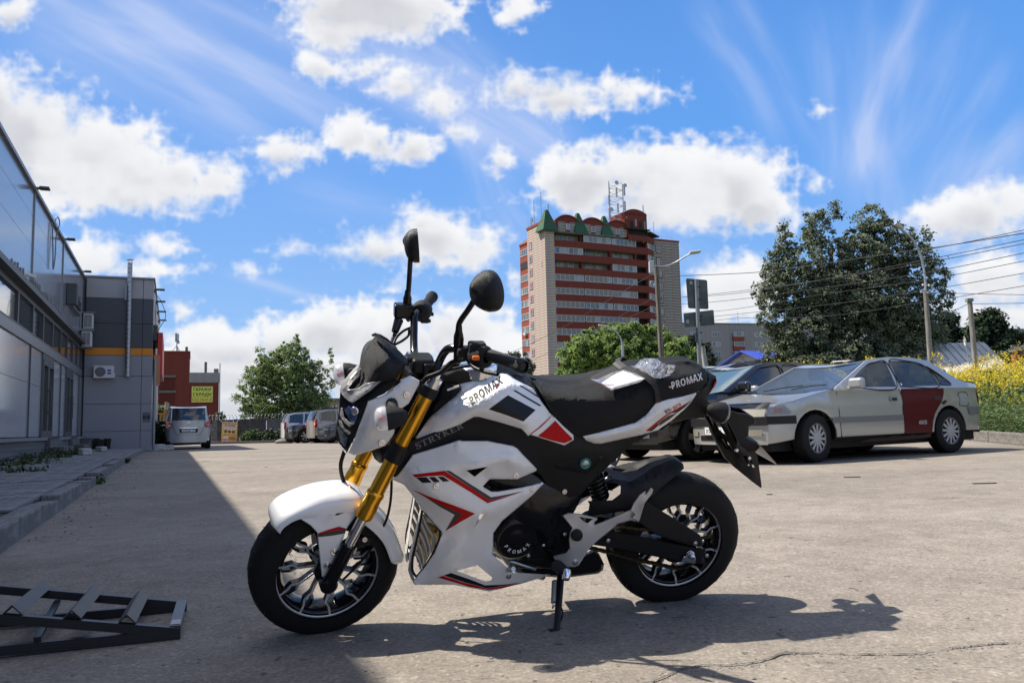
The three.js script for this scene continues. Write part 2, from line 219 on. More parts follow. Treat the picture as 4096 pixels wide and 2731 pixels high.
    if (pz > 0.25) {
      const wx = (rough(px * 0.0038, py * 0.0038, 4) - 0.5) * 150, wy = (rough(px * 0.0038 + 40, py * 0.0038 + 7, 4) - 0.5) * 110, qx = px + wx, qy = py + wy;
      for (const e of E) { const m = Math.min(e[5], 150), u = (qx - e[0]) / e[2], v = (qy - e[1]) / e[3], dd = Math.sqrt(u * u + v * v); if (dd < 1.9) { const s = ((1 - dd) - (1 - e[4]) * 0.32) * m; if (s > sd) sd = s; const v2 = (qy - 22 - e[1] - e[3] * 0.18) / e[3], d2 = (1 - Math.sqrt(u * u * 1.15 + v2 * v2)) * m; if (d2 > body) body = d2; } }
      for (const s of strokes) { const dx = s[2] - s[0], dy = s[3] - s[1], l = Math.hypot(dx, dy), t = ((px - s[0]) * dx + (py - s[1]) * dy) / (l * l); if (t < -0.25 || t > 1.25) continue; const o = ((px - s[0]) * dy - (py - s[1]) * dx) / l + (vnoise(t * 1.6, s[0]) - 0.5) * s[4] * 0.8, q = o / s[4]; if (Math.abs(q) > 2.4) continue; const f = fbm(o * 0.014 + s[1], t * 1.7, 3) * 0.7 + fbm(o * 0.04, t * 4 + s[0], 3) * 0.3; cir += Math.exp(-q * q) * sstep(-0.25, 0.15, t) * sstep(1.25, 0.8, t) * s[5] * (0.35 + 1.0 * sstep(0.25, 0.8, f)); }
      cir += sstep(2700, 900, px) * sstep(1500, 300, py) * 0.10 * (0.4 + fbm(px * 0.0016, py * 0.003, 4));
    }
    if (!inView) { // out of view: similar clouds, with low ones added to brighten shaded faces
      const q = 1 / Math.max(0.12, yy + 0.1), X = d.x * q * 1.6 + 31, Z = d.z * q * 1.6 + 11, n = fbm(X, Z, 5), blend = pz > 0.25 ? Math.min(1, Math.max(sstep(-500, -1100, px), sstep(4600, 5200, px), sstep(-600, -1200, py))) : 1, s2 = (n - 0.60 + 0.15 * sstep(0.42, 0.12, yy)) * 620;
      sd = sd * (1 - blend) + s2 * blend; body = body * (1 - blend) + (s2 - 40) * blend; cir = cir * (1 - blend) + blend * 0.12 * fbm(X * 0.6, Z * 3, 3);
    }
    if (cir > 0) { const ca = Math.min(0.7, cir); r += (0.60 - r) * ca; g += (0.69 - g) * ca; b += (0.95 - b) * ca; }
    if (sd > -130) {
      const near = pz > 0.25 && inView, X = near ? px : Math.atan2(d.z, d.x) * 3300, Y = near ? py : d.y * 3300;
      const bil = billow(X * 0.0105, Y * 0.0125, 5), fin = rough(X * 0.021 + 3, Y * 0.025, 6), amp = sstep(-130, 30, sd);
      const e = sd + 10 + (bil - 0.62) * 90 + (fin - 0.5) * 78, soft = 40 + 60 * vnoise(X * 0.004, Y * 0.004 + 9);
      const alpha = Math.pow(sstep(-16, soft, e), 0.9) * 0.985;
      if (alpha > 0.002) {
        const sh = sstep(6, 95, body + (bil - 0.6) * 40) * (0.35 + 0.65 * sstep(0.32, 0.66, rough(X * 0.0036 + 8, Y * 0.0052, 3)));
        const t = 0.95 + 0.10 * (bil - 0.55);
        r += ((top[0] + (grey[0] - top[0]) * sh) * t - r) * alpha; g += ((top[1] + (grey[1] - top[1]) * sh) * t - g) * alpha; b += ((top[2] + (grey[2] - top[2]) * sh) * t - b) * alpha;
      }
    }
    const hz = sstep(0.10, -0.01, yy) * 0.25; out[0] = (r + (0.75 - r) * hz) * K; out[1] = (g + (0.80 - g) * hz) * K; out[2] = (b + (0.88 - b) * hz) * K;
  };
}
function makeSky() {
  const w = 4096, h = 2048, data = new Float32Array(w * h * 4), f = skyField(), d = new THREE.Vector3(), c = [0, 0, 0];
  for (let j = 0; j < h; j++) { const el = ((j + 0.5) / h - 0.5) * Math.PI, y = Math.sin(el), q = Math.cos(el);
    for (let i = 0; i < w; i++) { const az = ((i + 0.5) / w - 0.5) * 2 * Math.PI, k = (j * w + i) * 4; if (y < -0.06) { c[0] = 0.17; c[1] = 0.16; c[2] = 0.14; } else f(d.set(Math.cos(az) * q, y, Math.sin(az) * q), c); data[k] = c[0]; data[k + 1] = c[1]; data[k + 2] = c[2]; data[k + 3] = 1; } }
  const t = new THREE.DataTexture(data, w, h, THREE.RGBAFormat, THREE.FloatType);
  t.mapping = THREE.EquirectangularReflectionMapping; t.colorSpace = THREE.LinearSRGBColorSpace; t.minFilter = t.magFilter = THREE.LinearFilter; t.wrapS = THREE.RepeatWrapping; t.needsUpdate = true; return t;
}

// ---------- ground ----------
{
  const asphalt = dataTex(2048, (u, v) => {
    const fine = vnoise(u * 1024, v * 1024, 1024, 1024), stone = vnoise(u * 420, v * 420, 420, 420), mid = fbm(u * 40, v * 40, 4, 40, 40), big = fbm(u * 5, v * 5, 4, 5, 5);
    let k = 0.545 + (fine - 0.5) * 0.11 + (stone - 0.5) * 0.07 + (mid - 0.5) * 0.08 + (big - 0.5) * 0.09;
    if (stone > 0.88) k += 0.05; if (vnoise(u * 260 + 7, v * 260, 260, 260) > 0.94) k -= 0.09; if (vnoise(u * 110, v * 110 + 3, 110, 110) > 0.965) k -= 0.14;
    return [k * 1.02, k * 0.965, k * 0.90];
  });
  const m = mat([1, 1, 1], 0.92, 0, { map: asphalt, bumpMap: dataTex(1024, (u, v) => 0.5 + (vnoise(u * 512, v * 512, 512, 512) - 0.5) * 0.6 + (vnoise(u * 210, v * 210, 210, 210) - 0.5) * 0.5, { srgb: false }), bumpScale: 0.0022, vertexColors: true, specularIntensity: 0.3 });
  const xs = [], zs = []; for (let x = -46; x <= 40; x += 0.5) xs.push(x); for (let z = 34; z >= -62; z -= 0.5) zs.push(z);
  const p = [], uv = [], col = [], ix = [];
  for (const z of zs) for (const x of xs) { p.push(x, groundY(x, z), z); uv.push(x / 4.3, -z / 4.3); const streak = fbm(x * 0.28, z * 1.6, 4), k = 0.92 + (fbm(x * 0.4 + 9, z * 0.4, 4) - 0.5) * 0.24 + (streak > 0.64 ? -(streak - 0.64) * 1.1 : 0); col.push(k, k * (0.985 + 0.02 * vnoise(x, z)), k * 0.98); }
  const n = xs.length; for (let i = 0; i < zs.length - 1; i++) for (let j = 0; j < n - 1; j++) { const a = i * n + j; ix.push(a, a + 1, a + n, a + 1, a + n + 1, a + n); }
  const g = new THREE.BufferGeometry(); g.setAttribute('position', new THREE.Float32BufferAttribute(p, 3)); g.setAttribute('uv', new THREE.Float32BufferAttribute(uv, 2)); g.setAttribute('color', new THREE.Float32BufferAttribute(col, 3)); g.setIndex(ix); g.computeVertexNormals();
  const lot = shade(new THREE.Mesh(g, m)); lot.name = 'parking_lot'; lot.userData.kind = 'structure'; scene.add(lot);
  const far = solo('ground', new THREE.PlaneGeometry(5000, 5000).rotateX(-Math.PI / 2).translate(0, -0.9, 0), mottled([0.10, 0.12, 0.05], 1, 300), null, null, null, 'structure');
  // cracks across the asphalt, loose chippings along them
  const r = rng(11), crack = (pts, wid, name) => { const line = []; for (let i = 0; i < pts.length - 1; i++) { const a = groundPoint(...pts[i]), b = groundPoint(...pts[i + 1]), k = Math.ceil(a.distanceTo(b) / 0.02); for (let j = 0; j < k; j++) { const q = a.clone().lerp(b, j / k), s = line.length; q.z += (fbm(s * 0.11, 3, 3) - 0.5) * 0.07 + (r() - 0.5) * 0.006; q.x += (r() - 0.5) * 0.01; line.push(q); } } const L = [], R = []; line.forEach((q, i) => { const w = wid * Math.max(0.06, 1.5 * vnoise(i * 0.5, wid * 99) - 0.25 + 0.5 * vnoise(i * 0.06, 3)); L.push(V(q.x, groundY(q.x, q.z) + 0.004, q.z - w)); R.push(V(q.x + 0.002, groundY(q.x, q.z) + 0.004, q.z + w)); }); part(name, quadMesh([L, R]), mat([0.10, 0.094, 0.086], 1), lot); return line; };
  const main = crack([[2560, 2740], [2800, 2668], [3060, 2640], [3170, 2625], [3420, 2620], [3640, 2612], [3720, 2596], [3830, 2588], [4110, 2572]], 0.0042, 'crack');
  crack([[3560, 1990], [3700, 1996], [3840, 1992], [4090, 2000]], 0.006, 'crack'); crack([[2640, 2120], [2780, 2124], [2900, 2118]], 0.005, 'crack');
  const chips = []; const chip = (x, z, s) => { const a = new THREE.IcosahedronGeometry(s, 0); a.scale(1, 0.55, 0.8 + r() * 0.4); a.rotateY(r() * 6); return a.translate(x, groundY(x, z) + s * 0.25, z); };
  for (let i = 0; i < 260; i++) { const q = main[Math.floor(r() * main.length)]; chips.push(chip(q.x + (r() - 0.5) * 0.06, q.z + (r() - 0.3) * 0.05, 0.0012 + r() * 0.0028)); }
  for (let i = 0; i < 700; i++) { const d = 2.1 + Math.pow(r(), 1.6) * 12, x = (r() - 0.5) * d * 1.35; chips.push(chip(x, -d, 0.0014 + r() * r() * 0.006)); }
  for (let i = 0; i < 900; i++) { const t = 6 + r() * 24, s = -0.86 + Math.abs(r() + r() - 1) * 0.55, q = V(-0.38, 0, -0.925).multiplyScalar(t).add(V(0.925, 0, -0.38).multiplyScalar(s)); chips.push(chip(q.x, q.z, 0.003 + r() * r() * 0.016)); }
  solo('gravel', join(chips), mottled([0.30, 0.29, 0.27], 0.95), null, null, null, 'stuff');
  const leaves = []; for (const [x, y, l] of [[1680, 2125, 0.04], [3410, 1910, 0.16], [3940, 1935, 0.2], [2270, 2108, 0.03], [1063, 1870, 0.05], [3080, 1980, 0.05], [2790, 2105, 0.04]]) { const q = groundPoint(x, y); leaves.push(box(l, 0.006, l * 0.14, q.x, q.y + 0.006, q.z, 0.002)); }
  leaves.forEach((g, i) => solo('twig', g, mat([0.03, 0.025, 0.02], 1), ['dark chip of debris on the asphalt left of the front wheel', 'small dark stick on the asphalt in front of the silver saloon', 'longest dark stick on the asphalt at the right edge', 'tiny dark chip beside the rear wheel of the motorcycle', 'dark twig on the far sunlit asphalt right of the shadow edge', 'dark twig on the asphalt right of the plate hanger', 'small dark chip right of the rear tyre'][i], 'twig', 'dark twigs scattered on the asphalt'));
}

// ---------- shop building on the left: t along the wall, s outwards ----------
const DB = V(-0.38, 0, -0.925).normalize(), NB = V(0.925, 0, -0.38).normalize();
const tsPoint = (t, y, s) => V(0, y, 0).addScaledVector(DB, t).addScaledVector(NB, s);
const wallTurn = new THREE.Quaternion().setFromRotationMatrix(new THREE.Matrix4().makeBasis(DB, V(0, 1, 0), NB));
{
  const T0 = 18, S0 = -3, shop = thing('shop_building', 'long grey panel-clad shop building with orange stripe and glass front', 'building', tsPoint(T0, 0, S0)); shop.quaternion.copy(wallTurn);
  const b = (t0, t1, y0, y1, s0, s1, r = 0) => box(t1 - t0, y1 - y0, s1 - s0, (t0 + t1) / 2 - T0, (y0 + y1) / 2, (s0 + s1) / 2 - S0, r);
  const P = {
    core: mat([0.05, 0.052, 0.058], 0.8), upper: mat([0.22, 0.24, 0.28], 0.24, 0.2, { clearcoat: 0.55, clearcoatRoughness: 0.1 }), lower: mat([0.48, 0.50, 0.53], 0.2, 0.1, { clearcoat: 0.7, clearcoatRoughness: 0.1 }),
    frame: mat([0.075, 0.08, 0.088], 0.45, 0.3), trim: mat([0.22, 0.23, 0.25], 0.4, 0.6), grey: mat([0.235, 0.24, 0.27], 0.42), light: mat([0.33, 0.32, 0.325], 0.45), dark: mat([0.045, 0.052, 0.066], 0.4), orange: mat([0.62, 0.22, 0.012], 0.5), plinth: mottled([0.15, 0.15, 0.15], 0.85, 2), cap: mottled([0.26, 0.26, 0.26], 0.7, 2), glass: mat([0.03, 0.034, 0.04], 0.06, 0, { clearcoat: 1, clearcoatRoughness: 0.02 }), galv: mottled([0.42, 0.43, 0.45], 0.35, 2, { metalness: 0.85 }),
  };
  part('wall', [b(-7.9, 32.5, 0, 6.10, -14, -3.06), b(32.56, 46, 0, 6.24, -14, -0.80)], P.core, shop);
  // upper cladding
  const ts = [-8, -0.4, 4.94, 10.28, 15.62, 20.96, 26.3, 31.62, 32.48], ys = [3.86, 4.92, 5.58, 6.16];
  for (let i = 0; i < ts.length - 1; i++) for (let j = 0; j < 3; j++) part('panel', b(ts[i] + 0.012, ts[i + 1] - 0.012, ys[j] + 0.004, ys[j + 1] - 0.004, -3.05, -3.0), P.upper, shop);
  for (const t of ts.slice(1, -1)) part('cover_strip', b(t - 0.035, t + 0.035, 3.86, 6.15, -3.04, -2.975), P.trim, shop);
  part('roof_flashing', b(-8, 32.46, 6.16, 6.24, -3.4, -2.94), P.trim, shop);
  part('canopy', [b(-8, 32.4, 3.74, 3.855, -3.05, -2.80)], P.frame, shop);
  const r = rng(3); for (let i = 0; i < 26; i++) { const t = 17.5 + i * 0.32; if (r() > 0.25) part('bracket', b(t, t + 0.03, 3.86, 3.86 + 0.10 + r() * 0.12, -2.86, -2.82), P.trim, shop); }
  // clerestory windows and lower front
  const ct = [-8, -3, 2, 6, 10, 13.5, 17.1, 19.32, 21.3, 22.9, 24.62, 26.3, 27.85, 29.3, 30.7, 32.0]; for (let i = 0; i < ct.length - 1; i++) { const w = new THREE.Group(); w.name = 'window'; shop.add(w); part('pane', b(ct[i] + 0.06, ct[i + 1] - 0.06, 2.98, 3.62, -3.03, -3.01), P.glass, w); part('frame', [b(ct[i] + 0.002, ct[i] + 0.06, 2.92, 3.73, -3.05, -2.975), b(ct[i + 1] - 0.06, ct[i + 1] - 0.002, 2.92, 3.73, -3.05, -2.975), b(ct[i] + 0.06, ct[i + 1] - 0.06, 3.62, 3.73, -3.05, -2.975), b(ct[i] + 0.06, ct[i + 1] - 0.06, 2.92, 2.98, -3.05, -2.975)], P.frame, w); }
  part('beam', b(-8, 32.0, 2.70, 2.918, -3.05, -2.955), P.trim, shop);
  const lt = [-8, -3, 2, 6, 10, 13.5, 17.1, 21.1, 22.95], rest = [[25.0, 26.55], [26.6, 27.75], [29.6, 31.45], [31.5, 32.48]];
  for (let i = 0; i < lt.length - 1; i++) for (const [y0, y1] of [[0.66, 1.85], [1.86, 2.695]]) part('panel', b(lt[i] + 0.03, lt[i + 1] - 0.03, y0, y1, -3.05, -3.0), P.lower, shop);
  for (const t of lt.slice(1)) part('mullion', b(t - 0.028, t + 0.028, 0.66, 2.698, -3.05, -2.97), P.frame, shop);
  for (const [t0, t1] of rest) { part('panel', b(t0 + 0.03, t1 - 0.03, 0.66, 2.695, -3.05, -3.0), P.lower, shop); part('mullion', b(t1 - 0.03, t1 + 0.025, 0.66, 2.698, -3.05, -2.97), P.frame, shop); }
  for (const [t0, t1] of [[23.0, 24.95], [27.82, 29.55]]) { const c = (t0 + t1) / 2;
    for (const [a, e] of [[t0, c], [c, t1]]) { const d = new THREE.Group(); d.name = 'door'; shop.add(d); part('pane', b(a + 0.12, e - 0.12, 0.80, 2.42, -3.03, -3.015), P.glass, d); part('frame', [b(a + 0.01, a + 0.12, 0.62, 2.55, -3.05, -2.96), b(e - 0.12, e - 0.01, 0.62, 2.55, -3.05, -2.96), b(a + 0.12, e - 0.12, 2.42, 2.55, -3.05, -2.96), b(a + 0.12, e - 0.12, 0.62, 0.80, -3.05, -2.96)], P.frame, d); part('handle', [b(c + (a < c ? -0.15 : 0.11), c + (a < c ? -0.11 : 0.15), 1.2, 1.9, -2.90, -2.87, 0.012), b(c + (a < c ? -0.15 : 0.11), c + (a < c ? -0.11 : 0.15), 1.25, 1.29, -2.96, -2.89), b(c + (a < c ? -0.15 : 0.11), c + (a < c ? -0.11 : 0.15), 1.81, 1.85, -2.96, -2.89)], P.frame, d); }
    part('transom', b(t0, t1, 2.56, 2.695, -3.05, -2.97), P.frame, shop); part('step', [b(t0 - 0.1, t1 + 0.1, 0, 0.40, -3.05, -2.45), b(t0 - 0.1, t1 + 0.1, 0.40, 0.58, -3.05, -2.75)], P.plinth, shop); }
  for (const [t0, t1] of [[-8, 22.85], [25.1, 27.7], [29.7, 32.48]]) { part('plinth', b(t0, t1, 0, 0.57, -3.05, -2.86), P.plinth, shop); part('plinth_cap', b(t0, t1, 0.572, 0.64, -3.05, -2.80), P.cap, shop); }
  // cross wing: three columns of panels, bands by height
  const cols = [[-2.94, -2.06], [-2.06, -1.09], [-1.09, -0.745]], bands = [[0.06, 0.80, 'grey'], [0.80, 1.76, 'grey'], [1.76, 2.745, 'grey'], [2.745, 3.49, 'grey'], [3.49, 3.765, 'orange'], [3.765, 4.635, 'dark'], [4.635, 5.545, 'dark'], [5.545, 6.27, 'light']];
  for (const [y0, y1, k] of bands) for (const [s0, s1] of [[-2.94, -1.09], cols[2]]) part('panel', b(32.5, 32.55, y0 + 0.008, y1 - 0.008, s0 + 0.008, s1 - 0.008), P[k], shop);
  for (let i = 0; i < 5; i++) for (const [y0, y1, k] of bands) part('panel', b(32.56 + i * 2.6 + (i ? 0.008 : 0), 35.15 + i * 2.6, y0 + 0.008, y1 - 0.008, -0.80, -0.745), P[k], shop);
  part('roof_flashing', [b(32.42, 46, 6.272, 6.33, -3.0, -0.70)], P.trim, shop);
  part('downpipe', [bar(tsPoint(32.9, 0.1, -0.66).sub(tsPoint(T0, 0, S0)).applyQuaternion(wallTurn.clone().invert()), tsPoint(32.9, 3.4, -0.66).sub(tsPoint(T0, 0, S0)).applyQuaternion(wallTurn.clone().invert()), 0.05)], P.trim, shop);
  // galvanised flue with a cowl
  const lo = (t, y, s) => V(t - T0, y, s - S0), flue = []; for (let i = 0; i < 12; i++) flue.push(bar(lo(32.36, 2.75 + i * 0.34, -1.545), lo(32.36, 2.75 + i * 0.34 + 0.335, -1.545), 0.085, 0.082, 18)); flue.push(bar(lo(32.36, 2.72, -1.545), lo(32.36, 2.76, -1.545), 0.10, 0.10, 18));
  for (let i = 0; i < 4; i++) { const a = i * Math.PI / 2 + 0.4; flue.push(bar(lo(32.36 + Math.cos(a) * 0.075, 6.82, -1.545 + Math.sin(a) * 0.075), lo(32.36 + Math.cos(a) * 0.075, 6.95, -1.545 + Math.sin(a) * 0.075), 0.008)); } flue.push(lathe([[0.13, 0], [0.11, 0.015], [0, 0.05]], 20, null, lo(32.36, 6.94, -1.545)));
  part('flue_pipe', flue, P.galv, shop); part('flue_bracket', [b(32.28, 32.5, 5.9, 5.94, -1.68, -1.64), b(32.28, 32.5, 5.5, 5.54, -1.68, -1.64), b(32.27, 32.3, 5.45, 6.0, -1.69, -1.63)], P.trim, shop);
  const st = canvasTex(160, 200, (x, w, h) => { x.fillStyle = '#6c6f79'; x.fillRect(0, 0, w, h); x.fillStyle = '#15161a'; x.font = 'bold 46px sans-serif'; x.textAlign = 'center'; x.fillText('Rutor', w / 2, 44, 150); x.fillRect(14, 58, 132, 80); x.fillStyle = '#8c8f98'; x.font = 'bold 20px sans-serif'; for (let i = 0; i < 3; i++) x.fillText(['7 0 1 7', '8 1 2 8', '0 7 2 1'][i], w / 2, 82 + i * 24, 120); x.fillStyle = '#15161a'; x.font = 'bold 26px sans-serif'; x.fillText('rutor.in', w / 2, 166, 140); x.fillRect(10, 178, 140, 6); });
  part('stencil_advert', new THREE.PlaneGeometry(0.27, 0.36).rotateY(-Math.PI / 2).translate(32.495 - T0, 1.27, -0.90 - S0), mat('#ffffff', 0.6, 0, { map: st }), shop);
  // things fixed to the building
  const on = (name, label, cat, group) => { const g = thing(name, label, cat, shop.position.clone(), 0, group); g.quaternion.copy(wallTurn); return g; };
  const lamps = [['black flat floodlight on the roof edge nearest the camera', 20.96, -3], ['black flat floodlight on the roof edge above the middle wall strip', 26.3, -3], ['black flat floodlight on the roof edge beside the grey cross wing', 31.4, -3]];
  for (const [l, t] of lamps) { const g = on('floodlight', l, 'lamp', 'floodlights along the shop roof edge'); part('lamp_head', b(t - 0.12, t + 0.12, 6.25, 6.295, -2.9, -2.7, 0.01), P.frame, g); part('arm', b(t - 0.03, t + 0.03, 6.24, 6.29, -3.2, -2.84), P.frame, g); }
  ['topmost of the black floodlights on the far side wall of the cross wing', 'black floodlight second from the top on the cross wing side wall', 'black floodlight third from the top on the cross wing side wall', 'lowest black floodlight on the cross wing side wall above the red sign'].forEach((l, i) => { const t = 33.2 + i * 3.0, g = on('floodlight', l, 'lamp', 'floodlights along the cross wing side'); part('lamp_head', b(t - 0.12, t + 0.12, 6.0, 6.05, -0.70, -0.38, 0.01), P.frame, g); part('arm', b(t - 0.02, t + 0.02, 5.9, 6.03, -0.745, -0.69), P.frame, g); });
  { const g = on('loose_cable', 'loose grey cable looped over the shop roof edge', 'cable'); part('loop', tube([lo(24.0, 6.1, -2.97), lo(24.1, 6.38, -2.92), lo(24.35, 6.3, -2.88), lo(24.2, 5.9, -2.93), lo(24.1, 5.3, -2.93), lo(23.9, 4.95, -2.94), lo(23.75, 5.4, -2.94), lo(23.6, 6.1, -2.96)], 0.016), P.trim, g);
    const h = on('loose_cable', 'thin black cable dangling between floodlights of the cross wing', 'cable'); part('loop', tube([lo(33.2, 5.9, -0.73), lo(34.2, 5.7, -0.5), lo(34.6, 5.2, -0.35), lo(34.8, 4.8, -0.55), lo(35.4, 4.5, -0.72), lo(36, 5.9, -0.73)], 0.012), P.frame, h); }
  { const g = on('security_camera', 'white bullet security camera above the shop canopy', 'camera'); part('housing', [bar(lo(19.2, 4.0, -2.9), lo(19.4, 3.97, -2.74), 0.04, 0.04, 14), bar(lo(19.39, 3.972, -2.75), lo(19.43, 3.966, -2.72), 0.045, 0.045, 14)], mat([0.6, 0.6, 0.6], 0.4), g); part('mount', [new THREE.SphereGeometry(0.075, 16, 12).translate(...lo(19.15, 3.99, -2.92).toArray()), b(19.0, 19.2, 3.92, 4.08, -3.0, -2.93)], mat([0.6, 0.6, 0.6], 0.4), g); }
  { const g = on('wall_sign', 'dark raised letter sign on the upper shop wall beside a floodlight', 'sign'); part('box', [b(27.35, 27.75, 4.55, 5.18, -3.0, -2.72, 0.02)], P.frame, g); for (let i = 0; i < 7; i++) { const t = 27.95 + i * 0.34; part('letter', i % 2 ? [b(t, t + 0.06, 4.72, 5.0, -3.0, -2.86), b(t + 0.18, t + 0.24, 4.72, 5.0, -3.0, -2.86), b(t + 0.06, t + 0.18, 4.83, 4.89, -3.0, -2.86)] : [b(t, t + 0.06, 4.72, 5.0, -3.0, -2.86), b(t + 0.06, t + 0.24, 4.94, 5.0, -3.0, -2.86), b(t + 0.06, t + 0.22, 4.72, 4.78, -3.0, -2.86)], P.frame, g); } part('rail', b(27.7, 30.4, 4.58, 4.65, -3.0, -2.88), P.trim, g); part('conduit', b(27.52, 27.56, 3.87, 4.55, -3.0, -2.95), P.trim, g); }
  { const g = on('shop_sign', 'red and black light box sign projecting from the cross wing side', 'sign'); part('black_box', b(33.6, 36.6, 4.15, 4.75, -0.745, -0.60, 0.02), P.frame, g); part('red_box', b(33.5, 38.5, 2.9, 4.45, -0.60, -0.42, 0.02), mat([0.5, 0.02, 0.015], 0.4), g); part('copper_edge', b(33.4, 33.5, 2.45, 3.6, -0.72, -0.5), mat([0.45, 0.2, 0.1], 0.5), g); }
  const ac = (label, t, y, s, face) => { const g = on('air_conditioner', label, 'air conditioner'); if (face) { part('casing', b(t - 0.28, t, y, y + 0.44, s - 0.34, s + 0.30, 0.02), mat([0.55, 0.55, 0.57], 0.5), g); const c = lo(t - 0.285, y + 0.22, s - 0.06 - 0.06); part('fan_grille', [lathe([[0, 0.01], [0.15, 0.012], [0.17, 0.004], [0.17, -0.01]], 32, V(-1, 0, 0), c)], mat([0.12, 0.12, 0.13], 0.6), g); for (const yy of [0.14, 0.24]) part('logo_plate', b(t - 0.284, t - 0.281, y + yy, y + yy + 0.06, s + 0.10, s + 0.22), mat([0.03, 0.04, 0.2], 0.5), g); part('service_cover', b(t - 0.22, t - 0.05, y + 0.02, y + 0.18, s + 0.30, s + 0.34, 0.008), mat([0.5, 0.5, 0.52], 0.5), g); part('bracket', [b(t - 0.25, t + 0.2, y - 0.04, y - 0.005, s - 0.25, s - 0.21), b(t - 0.25, t + 0.2, y - 0.04, y - 0.005, s + 0.17, s + 0.21)], P.trim, g); }
    else { part('casing', b(t - 0.26, t + 0.26, y, y + 0.52, s, s + 0.30, 0.02), mat([0.55, 0.55, 0.57], 0.5), g); for (let i = 0; i < 7; i++) part('louver', b(t - 0.275, t - 0.262, y + 0.06 + i * 0.06, y + 0.095 + i * 0.06, s + 0.03, s + 0.15), mat([0.1, 0.1, 0.11], 0.6), g); for (let i = 0; i < 7; i++) part('louver', b(t - 0.275, t - 0.262, y + 0.06 + i * 0.06, y + 0.095 + i * 0.06, s + 0.165, s + 0.27), mat([0.1, 0.1, 0.11], 0.6), g); part('bracket', [b(t - 0.3, t + 0.3, y - 0.05, y - 0.005, s - 0.06, s + 0.32), b(t - 0.3, t + 0.3, y + 0.53, y + 0.56, s - 0.06, s + 0.36)], P.trim, g); } };
  ac('white air conditioner with round fan grille under the orange stripe', 32.49, 2.66, -2.28, true); ac('lower louvred air conditioner on a wall bracket at the inner corner', 31.5, 3.68, -2.94, false); ac('upper louvred air conditioner above another at the inner corner', 31.9, 4.34, -2.94, false);
}
